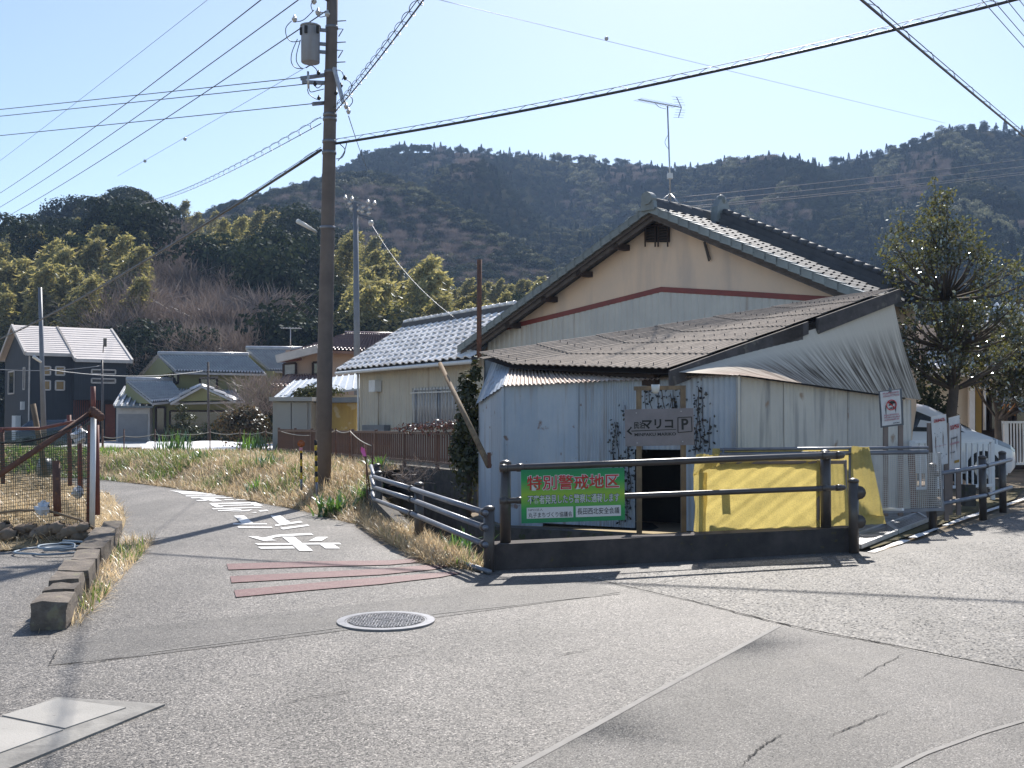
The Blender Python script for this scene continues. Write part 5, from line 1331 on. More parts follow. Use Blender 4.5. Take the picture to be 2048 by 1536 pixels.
def wrinkle(q, n, m, amp, seed, diag=(7, 5)):
    """a draped sheet on four corners with diagonal folds"""
    r = random.Random(seed); ph = [r.uniform(0, 6) for _ in range(5)]; nn = (q[1] - q[0]).cross(q[3] - q[0]).normalized(); R = []
    for j in range(m + 1):
        row = []
        for i in range(n + 1):
            s, t = i / n, j / m
            w_ = diag[0] * s - diag[1] * t + .5 * math.sin(3 * t + ph[3]); h = .5 * math.sin(w_ * .5 + ph[0]) + .25 * (1 - abs(math.sin(w_ * 1.3 + ph[1])) * 2) + .12 * math.sin(w_ * 4.1 + ph[2]) + .25 * math.sin(5 * t + 3 * s + ph[4])
            row.append(bil(q, s, t) + nn * amp * h)
        R.append(row)
    return S(MB().grid(R))
nc = thing('litter_net_cage', P(1540, 1070, 11.95), 'yellow litter net stretched over a pipe frame behind the bridge railing', 'net cage')
YN = 12.0
wrinkle([P(1398, 1085, YN), P(1640, 1080, YN), P(1640, 922, YN), P(1402, 922, YN)], 60, 30, .03, 2, (15, 13)).build('front_net', m_net, nc)
wrinkle([P(1640, 1080, YN), P(1702, 1088, YN + .1), P(1688, 921, YN + .35), P(1640, 921, YN)], 18, 22, .02, 3, (12, 1)).build('side_net', m_net, nc)
wrinkle([P(1386, 1062, YN - .15), P(1412, 1072, YN - .05), P(1416, 945, YN), P(1388, 945, YN - .1)], 12, 20, .03, 4, (10, 2)).build('loose_flap', m_net, nc)
wrinkle([P(1386, 950, YN - .14), P(1440, 930, YN - .1), P(1436, 908, YN), P(1392, 908, YN)], 18, 14, .035, 5, (14, 9)).build('bunched_net', m_net, nc)
wrinkle([P(1402, 922, YN), P(1688, 921, YN), P(1686, 920, YN + .1), P(1404, 920, YN + .1)], 30, 4, .006, 6).build('top_net', m_net, nc)
for a, b in ((P(1398, 926, YN + .02), P(1690, 924, YN + .02)), (P(1636, 920, YN + .03), P(1636, 1085, YN + .03)), (P(1402, 920, YN + .03), P(1402, 1085, YN + .03)), (P(1690, 920, YN + .35), P(1690, 1060, YN + .35)), (P(1420, 915, YN + .8), P(1680, 915, YN + .8))):
    S(MB().tube([a, b], .022, 8)).build('frame_pipe', m_leg, nc, origin=a)
MB().prism([P(1445, 1012, YN + .1), P(1461, 1010, YN + .1), P(1459, 966, YN + .1), P(1443, 968, YN + .1)], Vector((0, .005, 0))).build('paper_tag', m_paper, nc)

YB = 13.75
pb = thing('pipe_barrier', P(1850, 1040, YB), 'grey pipe barrier with fine mesh gate in front of the cream tin wall', 'barrier')
for v0, v1, r in ((896, 896, .02), (906, 905, .028)):
    S(MB().tube([P(1440, v0 + 3, YB), P(1856, v1 - 1, YB)], r, 8)).build('rail', m_steel_grey, pb, origin=P(1440, v0, YB))
for u in (1446, 1700): S(MB().tube([P(u, 896, YB), P(u, 1040, YB)], .02, 8)).build('upright', m_steel_grey, pb, origin=P(u, 1040, YB))
MB().beam(P(1828, 1025, YB + .03), P(1822, 900, YB + .03), .07, .05, up=(0, 1, 0)).build('upright', m_rust, pb, origin=P(1828, 1025, YB))
MB().beam(P(1752, 1024, YB - .02), P(1884, 1018, YB - .02), .05, .04).build('bottom_rail', m_steel_grey, pb)
MB().beam(P(1886, 1022, YB + .05), P(1878, 905, YB + .05), .03, .03, up=(0, 1, 0)).build('upright', m_steel_grey, pb)
def mesh_panel(q, nx, ny, w, skew=False):
    mb = MB(); nn = (q[1] - q[0]).cross(q[3] - q[0]).normalized()
    def ln(a, b):
        d = (b - a).normalized(); s = d.cross(nn) * w / 2; mb.quad(a - s, b - s, b + s, a + s)
    for i in range(nx + 1): ln(bil(q, i / nx, 0), bil(q, i / nx, 1))
    for j in range(ny + 1): ln(bil(q, 0, j / ny), bil(q, 1, j / ny))
    return mb
mesh_panel([P(1752, 1022, YB), P(1884, 1016, YB), P(1880, 906, YB), P(1750, 908, YB)], 34, 28, .006).build('mesh', m_alu, pb, kind='stuff')
nd2 = thing('yellow_net_drape', P(1730, 1040, 13.5), 'second yellow net draped over the pipe barrier beside the dark end post', 'net')
wrinkle([P(1700, 1046, 13.35), P(1770, 1044, 13.25), P(1738, 893, YB - .04), P(1703, 893, YB - .04)], 16, 26, .028, 7, (11, 2)).build('hanging_net', m_net, nd2)
wrinkle([P(1418, 1046, YB + .1), P(1702, 1046, YB + .1), P(1702, 893, YB + .03), P(1425, 897, YB + .03)], 36, 16, .008, 8).build('back_net', m_net, nd2)
wrinkle([P(1715, 1050, 13.1), P(1772, 1047, 13.0), P(1768, 1030, 13.3), P(1710, 1030, 13.4)], 10, 6, .012, 9).build('net_foot', m_net, nd2)

gt = thing('gutter_grating', G(1780, 1070), 'aluminium-framed mesh gutter gratings lying beside the right-hand dark post', 'grating')
ga = [G(1720, 1101), G(1856, 1046), G(1836, 1034), G(1700, 1082)]
for s0, s1 in ((0, .49), (.51, 1)):
    q = [ga[0].lerp(ga[1], s0) + UZ * .045, ga[0].lerp(ga[1], s1) + UZ * .045, ga[3].lerp(ga[2], s1) + UZ * .045, ga[3].lerp(ga[2], s0) + UZ * .045]
    fr_ = MB()
    for k in range(4): fr_.beam(q[k], q[(k + 1) % 4], .035, .05)
    f = fr_.build('grating_frame', m_alu, gt, origin=q[0])
    mesh_panel([p + UZ * .01 for p in q], 26, 7, .011).build('mesh', m_alu, f, kind='stuff')
    MB().poly([p - UZ * .03 for p in q]).build('gutter_bottom', m_dark, f)
MB().beam(P(1756, 1018, 13.6), P(1806, 1019, 13.3), .04, .03).build('loose_rail', m_white_plastic, gt)

# ================================================================ white car, white railings
cg = 0.27; CX = 9.72; CYN = 20.4
m_car = M('white_car_paint', (0.72, 0.74, 0.77), (0.71, 0.73, 0.76), rough=.25, spec=.5, coat=.8)
m_head = M('headlight_lens', (0.25, 0.27, 0.3), (0.2, 0.22, 0.24), rough=.08, spec=.9, coat=1)
m_chrome = M('wheel_alloy', (0.45, 0.45, 0.46), rough=.3, metal=.8)
car = thing('parked_car', Vector((CX - 2.1, CYN + .85, cg)), 'white minivan parked nose-out beside the shed behind the white railing', 'car')
stn = [(0.0, .55, .55), (.06, .66, .7), (.2, .76, .84), (.5, .88, .95), (.85, 1.0, 1), (1.05, 1.12, 1), (1.4, 1.34, 1), (1.75, 1.51, 1), (2.1, 1.58, 1), (2.7, 1.61, 1), (3.3, 1.59, 1), (3.9, 1.5, 1), (4.2, 1.3, .97), (4.32, .9, .93)]
def csec(x, top, wf):
    belt = min(.98, top - .03); lo = .2 if x > .1 else .3
    hb_ = .85 * wf; re_ = (.66 if top > 1.1 else .78) * wf
    return [(hb_ * .94, lo), (hb_ * .995, lo + .2 * (belt - lo)), (hb_, lo + .55 * (belt - lo)), (hb_ * .985, lo + .85 * (belt - lo)), (hb_ * .965, belt), (re_ + (hb_ * .965 - re_) * .15, belt + (top - .07 - belt) * .85 if top > 1.1 else belt + .01), (re_ * .93, top - .025), (re_ * .6, top - .004), (0, top)]
def cp(x, y, z): return Vector((CX - x, CYN + .85 + y, cg + z))
rows = []
for x, top, wf in stn:
    s = csec(x, top, wf); rows.append([cp(x, -y, z) for y, z in s] + [cp(x, y, z) for y, z in s[::-1][1:]])
mb = S(MB().grid(rows)); mb.poly(rows[0][::-1]); mb.poly(rows[-1]); mb.grid([[r[0] for r in rows], [r[-1] for r in rows]])
body = mb.build('body', m_car, car)
def sec_at(x):
    xs = [s[0] for s in stn]; return csec(x, float(np.interp(x, xs, [s[1] for s in stn])), float(np.interp(x, xs, [s[2] for s in stn])))
def side(x, f, off=.01, sgn=-1):   # f 0..1 from belt to roof edge
    s = sec_at(x); (y0, z0), (y1, z1) = s[4], s[5]; return cp(x, sgn * (y0 + (y1 - y0) * f + off), z0 + (z1 - z0) * f)
for sgn in (-1, 1):
    for pts in ([(1.12, .04), (1.42, .04), (1.46, .62)], [(1.5, .05), (2.32, .05), (2.32, .93), (1.98, .93), (1.56, .72)], [(2.42, .05), (3.3, .05), (3.3, .9), (2.42, .94)], [(3.4, .05), (3.95, .1), (3.88, .75), (3.4, .86)]):
        MB().poly([side(x, f, .012, sgn) for x, f in pts]).build('side_window', m_glass, car)
    MB().grid([[cp(x, sgn * (sec_at(x)[k][0] + .006), sec_at(x)[k][1] + .006) for x in (.07, .2, .4, .58)] for k in (3, 4, 6)]).build('headlight', m_head, car)
    for xw in (.78, 3.42):
        c = cp(xw, sgn * .80, .3)
        ar = MB().tube([c - Vector((0, sgn * .3, 0)), c + Vector((0, sgn * .052, 0))], .335, 24); ar.build('wheel_arch', m_black, car, origin=c)
        wh = S(MB().tube([c - Vector((0, sgn * .1, 0)), c + Vector((0, sgn * .065, 0)), c + Vector((0, sgn * .075, 0))], [.3, .3, .27], 24)).build('wheel', m_black, car, origin=c)
        rim = MB().tube([c + Vector((0, sgn * .06, 0)), c + Vector((0, sgn * .078, 0))], .2, 20)
        rim.build('rim', m_chrome, wh, origin=c)
        for k in range(6):
            a = k * math.pi / 3; MB().beam(c + Vector((0, sgn * .085, 0)), c + Vector((math.cos(a) * .19, sgn * .085, math.sin(a) * .19)), .05, .02, up=(0, 1, 0)).build('spoke', m_car, wh, origin=c)
    mir = cp(1.42, sgn * .93, 1.02); S(MB().ball(mir, .1, 10, 8, (.8, 1, .7))).build('mirror', m_car, car, origin=mir)
    for x in (2.36, 3.35): MB().beam(cp(x, sgn * .862, .3), cp(x, sgn * .845, .95), .012, .008, up=(0, 1, 0)).build('door_gap', m_black, car)
    MB().box(cp(2.5, sgn * .862, .82), (.2, .03, .035)).build('door_handle', m_car, car)
top = lambda x, k: [cp(x, -sec_at(x)[k][0] * .97, sec_at(x)[k][1] + .012), cp(x, 0, sec_at(x)[8][1] + .012), cp(x, sec_at(x)[k][0] * .97, sec_at(x)[k][1] + .012)]
S(MB().grid([top(x, 6) for x in (.95, 1.15, 1.4, 1.7)])).build('windscreen', m_glass, car)
MB().box(cp(.0, 0, .62), (.03, .8, .1)).build('grille', m_black, car); MB().box(cp(.03, 0, .36), (.05, 1.0, .1)).build('bumper_intake', m_black, car)

def picket(name, label, a, b, z0, h, n, mat, posts=(0, 1)):
    a = Vector(a); b = Vector(b); t = thing(name, a, label, 'fence')
    d = (b - a).normalized()
    for z in (z0 + .12, z0 + h): MB().beam(flat(a, z), flat(b, z), .05, .045).build('rail', mat, t, origin=flat(a, z))
    pr = None
    for k in range(n):
        c = a.lerp(b, (k + .5) / n)
        if pr is None: pr = MB().box(flat(c, z0 + .12 + (h - .12) / 2), (.024, .024, h - .12), d, (-d.y, d.x, 0), UZ).build('picket', mat, t, origin=flat(c, z0)); p0 = c
        else:
            o = pr.copy(); COL.objects.link(o); o.location = pr.location + (c - p0)
    for s in posts:
        c = a.lerp(b, s); MB().box(flat(c, z0 + h / 2 - .05), (.06, .06, h + .12)).build('post', mat, t, origin=flat(c, z0))
    return t
pa, pb_ = P(1822, 985, 16.6), P(1985, 985, 17.4)
picket('white_railing', 'white metal picket railing in front of the white car', pa, pb_, .33, .84, 14, m_white_plastic, (0, .02, .58, 1))
picket('white_gate', 'taller white gate railing right of the white car bonnet', P(1995, 940, 22.2), P(2130, 940, 22.4), .45, .98, 22, m_white_plastic, (0, .12, 1))
for u, Y in ((1937, 16.2), (1990, 17.8)):
    b = P(u, 1020, Y); tag(MB().box(flat(b, .38), (.16, .16, .32)).build('kerb_stub', m_concrete_dark, origin=flat(b, .2)), 'dark concrete stub under the white picket railing', 'concrete block', 'concrete stubs under the railing')
mbx = thing('mailbox', P(2010, 850, 23), 'orange mailbox with pale ribbed lid on a post by the white gate', 'mailbox')
m_orange = M('orange_paint', (0.55, 0.2, 0.03), (0.48, 0.18, 0.03), rough=.5)
c = P(2011, 818, 23); MB().box(c, (.30, .25, .27)).build('body', m_orange, mbx)
mb = MB().prism([c + Vector((-.17, -.15, .135)), c + Vector((.17, -.15, .135)), c + Vector((.15, -.05, .24)), c + Vector((-.15, -.05, .24))], Vector((0, .22, 0))); mb.build('lid', m_trim_pale, mbx)
MB().beam(c - UZ * .13, c - UZ * .8, .06, .06).build('post', m_wood_dark, mbx); MB().box(c + Vector((0, -.13, -.02)), (.08, .01, .02)).build('slot', m_white_plastic, mbx)

# ================================================================ utility pole
YP = 19.2
pb0 = P(645, 958, YP); pt0 = P(667, -110, YP)
def pax(v): return pb0.lerp(pt0, (958 - v) / (958 + 110))
def prr(v): return .150 - .055 * (958 - v) / 1068
pole = thing('utility_pole', pb0, 'tall brown-grey concrete pole with transformer at the bend of the road', 'utility pole')
S(MB().tube([pb0 - UZ * .3, pax(700), pax(400), pax(100), pt0], [prr(958), prr(700), prr(400), prr(100), prr(-110)], 20)).build('shaft', m_pole, pole)
for v in (462, 312, 290, 245, 236, 150, 60):
    S(MB().tube([pax(v), pax(v) + UZ * .05], prr(v) + .012, 18)).build('band', m_steel_grey, pole, origin=pax(v))
for v, s in ((28, -1), (45, 1), (88, 1), (128, 1), (64, -1)):
    c = pax(v); S(MB().tube([c, c + Vector((s * (prr(v) + .16), -.05, 0))], .01, 6)).build('step_bolt', m_steel_grey, pole, origin=c)
for v in (62, 105):
    c = pax(v) + Vector((prr(v), 0, 0)); S(MB().tube([c + UZ * .02, c + Vector((.11, -.05, .0)), c + Vector((.02, 0, -.12))], .01, 6)).build('step_loop', m_steel_grey, pole, origin=c)
# transformer
tc_ = P(621, 90, YP - .12)
m_trans = M('transformer_paint', (0.30, 0.32, 0.36), (0.25, 0.27, 0.31), scale=3, rough=.5, streak=(0.2, .15, .12), streak_amt=.35)
hT = (128 - 56) * YP / F
tr_ = S(MB().tube([tc_ - UZ * hT / 2, tc_ - UZ * (hT / 2 - .01), tc_ + UZ * (hT / 2 - .02), tc_ + UZ * hT / 2], [.155, .165, .168, .168], 24)).build('transformer', m_trans, pole, origin=tc_)
S(MB().tube([tc_ + UZ * hT / 2, tc_ + UZ * (hT / 2 + .025), tc_ + UZ * (hT / 2 + .045)], [.185, .185, .12], 24)).build('lid', m_trans, tr_, origin=tc_ + UZ * hT / 2)
for dx in (-.15, -.05, .16):
    c = tc_ + Vector((dx, -.17 if dx > -.1 else -.08, hT / 2 - .1)); MB().box(c, (.05, .05, .13)).build('bushing', m_black, tr_, origin=c)
for v in (64, 92, 108):
    a = pax(v); MB().beam(a, Vector((tc_.x + .1, tc_.y + .05, a.z)), .06, .05).build('transformer_arm', m_steel_grey, pole, origin=a)
def insul(par, c, r=.035, h=.12, mat=None):
    c = Vector(c); S(MB().tube([c, c + UZ * h * .2, c + UZ * h * .25, c + UZ * h * .5, c + UZ * h * .55, c + UZ * h], [r * .6, r * .6, r, r, r * .7, r * .3], 10)).build('insulator', mat or m_porcelain, par, origin=c)
# cross arms and fittings
for a, b in (((601, 157), (650, 150)), ((604, 164), (652, 166)), ((625, 208), (648, 206)), ((655, 0), (628, -18)), ((600, -30), (700, -36))):
    p, q = P(a[0], a[1], YP - .1), P(b[0], b[1], YP + .02); MB().beam(p, q, .06, .06).build('cross_arm', m_steel_grey, pole, origin=q)
p, q = P(668, 136, YP - .16), P(687, 206, YP - .5); MB().beam(p, q, .055, .05).build('cross_arm', m_alu, pole, origin=p)
for u, v in ((589, 44), (636, 30), (640, -4), (628, 8), (655, 34)): insul(pole, P(u, v, YP - .1), .05, .13)
for u, v in ((630, 172), (638, 200), (637, 150), (674, 160), (672, 190), (682, 175), (690, 160)): insul(pole, P(u, v, YP - .15), .035, .09, m_black)
p = P(616, 143, YP - .25); S(MB().tube([p, P(617, 177, YP - .25)], .02, 8)).build('fuse_tube', m_alu, pole, origin=p)
def loop(par, pix, Y, r=.008, name='jumper_wire', mat=None):
    pts = [P(u, v, Y + (dy if len(q) > 2 else 0)) for q in pix for (u, v, dy) in [(q + (0,))[:3]]]
    # Catmull-Rom
    out = []
    for i in range(len(pts) - 1):
        p0, p1, p2, p3 = pts[max(i - 1, 0)], pts[i], pts[i + 1], pts[min(i + 2, len(pts) - 1)]
        for k in range(6):
            t = k / 6; out.append(.5 * ((2 * p1) + (p2 - p0) * t + (2 * p0 - 5 * p1 + 4 * p2 - p3) * t * t + (3 * p1 - p0 - 3 * p2 + p3) * t ** 3))
    out.append(pts[-1]); return S(MB().tube(out, r, 5)).build(name, mat or m_cable, par, origin=pts[0])
for pix in ([(595, 78), (584, 105), (583, 125), (592, 136), (606, 137)], [(601, 80), (594, 105), (593, 122), (600, 134), (606, 137)], [(583, 42), (572, 55), (573, 72), (583, 83), (600, 82)], [(589, 44), (602, 42), (612, 36), (628, 20)], [(615, 178), (618, 188), (630, 197), (640, 200)], [(618, 178), (622, 184), (636, 181), (648, 178)], [(630, 172), (636, 176), (646, 168)], [(672, 140), (682, 142), (687, 152), (684, 160)], [(690, 158), (700, 164), (703, 175), (698, 188)], [(688, 190), (702, 194), (705, 204), (698, 214)], [(625, 22), (622, 10), (627, 0)], [(632, 28), (640, 34), (652, 32)], [(612, 136), (622, 131), (632, 138), (636, 148)], [(680, 288), (690, 300), (684, 315), (672, 318)], [(694, 284), (688, 305), (676, 322)]):
    loop(pole, pix, YP - .2)
# lamp
a, b = P(633, 464, YP - .16), P(595, 442, YP - .5)
S(MB().tube([a, b], [.025, .045], 8)).build('street_lamp_tube', m_lamp, pole, origin=a)

# ---- other poles
def simple_pole(name, label, u0, v0, u1, v1, Y, r0, r1, mat, cat='utility pole'):
    a, b = P(u0, v0, Y), P(u1, v1, Y); t = thing(name, a, label, cat); S(MB().tube([a - UZ * .5, b], [r0, r1], 14)).build('shaft', mat, t); return t, a, b
p2, a, b = simple_pole('utility_pole', 'slender grey pole with cross arms standing behind the beige outbuilding', 716, 890, 711, 405, 44, .15, .10, m_pole_grey)
for v, u0, u1 in ((408, 688, 752), (418, 696, 742), (428, 700, 740)):
    MB().beam(P(u0, v - 8, 44), P(u1, v + 4, 44), .09, .09).build('cross_arm', m_steel_grey, p2, origin=P(u0, v, 44))
    for u in (u0 + 3, u0 + 16, u1 - 16, u1 - 3): insul(p2, P(u, v - 8 + 12 * (u - u0) / (u1 - u0), 44), .09, .22)
S(MB().ball(P(742, 446, 44), .12)).build('splice_ball', m_porcelain, p2, origin=P(742, 446, 44))
p3, a, b = simple_pole('lamp_pole', 'pale grey lamp pole in front of the charcoal house', 89, 878, 80, 575, 40, .10, .07, m_pole_grey, 'lamp pole')
S(MB().tube([P(82, 724, 39.9), P(67, 713, 39.6)], [.05, .07], 8)).build('lamp', m_lamp, p3)
p4, a, b = simple_pole('thin_pole', 'thin dark pole with a small box on top by the red lattice', 206, 905, 204, 720, 48, .05, .045, m_steel_brown, 'pole')
S(MB().tube([P(206, 705, 48), P(207, 690, 48)], .02, 6)).build('aerial', m_steel_brown, p4); MB().box(P(210, 685, 48), (.12, .1, .38)).build('box', m_steel_brown, p4)
p5, a, b = simple_pole('thin_pole', 'thin brown pole in front of the olive house entrance', 418, 905, 416, 724, 50, .06, .05, m_wood_grey, 'pole')
MB().beam(P(400, 756, 50), P(436, 754, 50), .08, .08).build('cross_arm', m_steel_brown, p5)
cp5 = S(MB().tube([P(958, 715, 19.0), P(959, 519, 19.0)], .045, 10)).build('flue_pipe', m_rust, origin=P(958, 715, 19.0)); tag(cp5, 'rusty brown flue pipe rising above the tin shed left end', 'pipe')
lw = S(MB().tube([P(880, 727, 17.2), P(978, 932, 15.3)], [.033, .045], 10)); o = lw.build('leaning_timber', m_wood, origin=P(978, 932, 15.3)); tag(o, 'long wooden pole leaning against the left corner of the tin shed', 'timber pole')
o = MB().beam(P(978, 905, 15.2), P(979, 936, 15.2), .05, .05, up=(0, 1, 0)).build('timber_peg', m_rust, origin=P(979, 936, 15.2)); tag(o, 'short rusty peg at the lower end of the leaning wooden pole', 'peg')

# TV aerial on the main house
ab = H(0, 1.0, ZA + .2)
ta = thing('tv_antenna', ab, 'tall television aerial on the ridge of the plaster house', 'antenna')
Yt = ab.y; mast = [P(1341, 402, Yt), P(1339, 330, Yt), P(1335, 212, Yt)]
S(MB().tube(mast, .016, 8)).build('mast', m_alu, ta)
MB().box(P(1340, 352, Yt - .03), (.11, .08, .11)).build('amplifier_box', m_white_plastic, ta)
b0, b1_ = P(1277, 199, Yt - .5), P(1363, 215, Yt + .2)
MB().beam(b0, b1_, .018, .018).build('boom', m_alu, ta)
for k in range(14):
    c = b0.lerp(b1_, k / 15); MB().beam(c + Vector((.08, -.1, .0)), c - Vector((.08, -.1, .0)), .006, .006).build('element', m_alu, ta, origin=c)
rt, rb = P(1353, 194, Yt + .1), P(1357, 235, Yt + .1)
for e in (rt, rb):
    MB().beam(b1_, e, .014, .014).build('reflector_arm', m_alu, ta, origin=b1_)
    for k in range(1, 5):
        c = b1_.lerp(e, k / 4); MB().beam(c + Vector((-.12, -.12, -.03)), c + Vector((.12, .12, .03)), .006, .006).build('element', m_alu, ta, origin=c)
loop(ta, [(1310, 206), (1318, 214), (1332, 218)], Yt, .006, 'brace'); loop(ta, [(1336, 270), (1330, 285), (1338, 300)], Yt, .005, 'lead_wire')
for dx, dy in ((-.35, -.1), (.3, .25), (.12, -.35), (-.1, .4)):
    c = mast[0]; S(MB().tube([c + UZ * .16, c + Vector((dx, dy, -.12))], .012, 6)).build('leg', m_alu, ta)
ta2 = thing('tv_antenna', P(580, 690, 53), 'small flat television aerial on the salmon house roof', 'antenna')
S(MB().tube([P(581, 700, 53), P(581, 655, 53)], .025, 6)).build('mast', m_alu, ta2); MB().beam(P(562, 656, 53), P(603, 657, 53), .04, .04).build('boom', m_alu, ta2)
for k in range(7): c = P(564 + 6 * k, 656, 53); MB().beam(c - Vector((0, .4, 0)), c + Vector((0, .4, 0)), .02, .02).build('element', m_alu, ta2, origin=c)

# ================================================================ wires
def wire(p, q, d, r, label, mat=None, name='overhead_wire', group=None, n=26):
    pts = sag(p, q, d, n); o = S(MB().tube(pts, r, 6)).build(name, mat or m_cable, origin=pts[0]); return tag(o, label, 'cable', group)
def bundle(p, q, d, r, label, cr, turns, lift_=0.12):
    t = thing('overhead_cable', p, label, 'cable'); pts = sag(p, q, d, 40)
    if r: S(MB().tube(pts, r, 8)).build('cable', m_cable, t)
    mp = sag(Vector(p) + UZ * lift_, Vector(q) + UZ * lift_, d, 40); S(MB().tube(mp, .006, 5)).build('messenger_wire', m_cable, t)
    N = turns * 14; co = []
    for k in range(N + 1):
        f = k / N; c = Vector(p).lerp(Vector(q), f) - UZ * 4 * d * f * (1 - f) + UZ * lift_ * .5
        a = 2 * math.pi * turns * f; dr = (Vector(q) - Vector(p)).normalized(); sd = dr.cross(UZ).normalized()
        co.append(c + sd * cr * math.cos(a) + UZ * cr * math.sin(a))
    S(MB().tube(co, .0045, 4, caps=False)).build('spiral_hanger', m_cable, t); return t
bundle(P(672, 287, YP), P(2190, -42, 15.2), .16, .024, 'thick black telephone cable with spiral hanger running from the pole over the plaster house', .04, 24, .08)
bundle(P(642, 300, YP), P(-160, 728, 66), .75, .026, 'thick black cable descending from the pole past the bamboo to the charcoal house', .035, 40, .05)
bundle(P(642, 247, YP), P(280, 408, 62), .3, .008, 'thin spiral-wrapped cable running from the pole towards the wooded hilltop', .07, 45, .12)
bundle(P(668, 226, YP), P(905, -80, 10), .05, .010, 'spiral-wrapped cable climbing steeply from the pole out over the road', .055, 20, .09)
bundle(P(1600, -105, 9.5), P(2420, 545, 60), .35, .015, 'black double cable slanting down over the right-hand hilltop', .03, 60, .07)
for k, (v0, u1, v1) in enumerate(((216, 603, 155), (229, 612, 168), (266, 628, 207))):
    wire(P(-620, v0 + 64, 34), P(u1, v1, YP - .1), .03, .008, ('upper', 'middle', 'lower')[k] + ' of three near-level low-voltage wires left of the transformer')
for k, (v0, u1, v1, w) in enumerate(((392, 560, -30, 'uppermost'), (417, 640, -32, 'middle'), (438, 652, 22, 'lowest'))):
    wire(P(-100, v0 + 50, 74), P(u1, v1, YP), .4, .011, w + ' of three steep high-voltage wires left of the transformer')
m_far_wire = M('distant_wire', (0.25, 0.27, 0.3), rough=.5)
wire(P(-140, 425, 190), P(450, -28, 90), .3, .022, 'faintest distant wire crossing the upper left sky', m_far_wire)
t = wire(P(235, 352, 150), P(640, 118, 85), .05, .02, 'distant wire with two marker balls left of the pole', m_far_wire)
for u, v, w in ((370, 278, 'upper'), (290, 322, 'lower')):
    Ym = 85 + (640 - u) / 405 * 65; tag(S(MB().ball(P(u, v, Ym), .22)).build('marker_ball', m_porcelain, origin=P(u, v, Ym)), w + ' pale marker ball on the distant wire left of the pole', 'marker ball')
wire(P(840, -10, 85), P(1890, 246, 200), .05, .022, 'distant wire with one marker ball above the plaster house', m_far_wire)
tag(S(MB().ball(P(1213, 77, 110), .22)).build('marker_ball', m_porcelain, origin=P(1213, 77, 110)), 'single pale marker ball above the plaster house', 'marker ball')
for k, (u0, u1, v1, w) in enumerate(((1945, 2070, 118, 'first'), (1968, 2070, 96, 'second'), (1996, 2070, 68, 'third'), (2022, 2070, 38, 'fourth'))):
    wire(P(u0 - (u1 - u0) * .5, -22 - (v1 + 22) * .5, 12), P(u1 + (u1 - u0) * 2, v1 + (v1 + 22) * 2, 34), .02, .006, w + ' from the left of the thin wires in the upper right sky corner')
for k, (v0, v1, w) in enumerate(((396, 312, 'top'), (407, 326, 'second'), (416, 338, 'third'), (420, 342, 'bottom'))):
    wire(P(1345, v0, 27), P(2100, v1, 40), .04, .010, w + ' of the gleaming pale wires across the dark hill behind the ridge', m_wire_pale)
t = wire(P(697, 232, YP - .1), P(735, 340, 40), .05, .008, 'wire falling steeply from the pole fittings towards the slender grey pole')
insul(t, P(692, 218, YP - .1), .04, .12); insul(t, P(697, 228, YP - .1), .04, .12)
wire(P(742, 446, 44), P(911, 637, 29), .35, .008, 'braided service wire from the slender pole to the outbuilding ridge', m_wire_pale)
wire(P(-260, 690, 42), P(205, 731, 48), .55, .018, 'sagging pale cable from the frame edge to the thin dark pole', m_far_wire)
wire(P(90, 738, 40), P(418, 740, 50), .28, .016, 'sagging pale cable from the lamp pole to the thin brown pole', m_far_wire)

# ================================================================ brown bar fence
m_bar = M('brown_fence_paint', (0.17, 0.10, 0.075), (0.13, 0.08, 0.06), scale=5, rough=.55)
bf = thing('bar_fence', FENCE_A + UZ * .6, 'long brown vertical-bar fence on the canal retaining wall', 'fence')
zt0, zt1, zb0, zb1 = 1.26, 1.14, 0.66, 0.58
FD = (FENCE_B - FENCE_A); FL = FD.length; FDn = FD.normalized()
def fz(s, a, b): return a + (b - a) * s
MB().beam(flat(FENCE_A, zt0), flat(FENCE_B, zt1), .05, .05).build('top_rail', m_bar, bf)
MB().beam(flat(FENCE_A, zb0 + .05), flat(FENCE_B, zb1 + .05), .04, .04).build('bottom_rail', m_bar, bf)
nb = 112; bar0 = None
for k in range(nb):
    s = (k + .5) / nb; c = FENCE_A.lerp(FENCE_B, s); z = fz(s, zb0, zb1) + .05
    if bar0 is None:
        bar0 = MB().box(flat(c, z + .28), (.022, .03, .55), FDn, (-FDn.y, FDn.x, 0), UZ).build('bar', m_bar, bf, origin=flat(c, z)); c0 = flat(c, z)
    else:
        o = bar0.copy(); COL.objects.link(o); o.location = bar0.location + flat(c, z) - c0
for s in (0.002, .12, .25, .38, .5, .62, .75, .87, 1):
    c = FENCE_A.lerp(FENCE_B, s); MB().box(flat(c, fz(s, zb0, zb1) + .28), (.055 if s > .01 else .14, .06, .72), FDn, (-FDn.y, FDn.x, 0), UZ).build('post', m_bar, bf, origin=flat(c, .6))

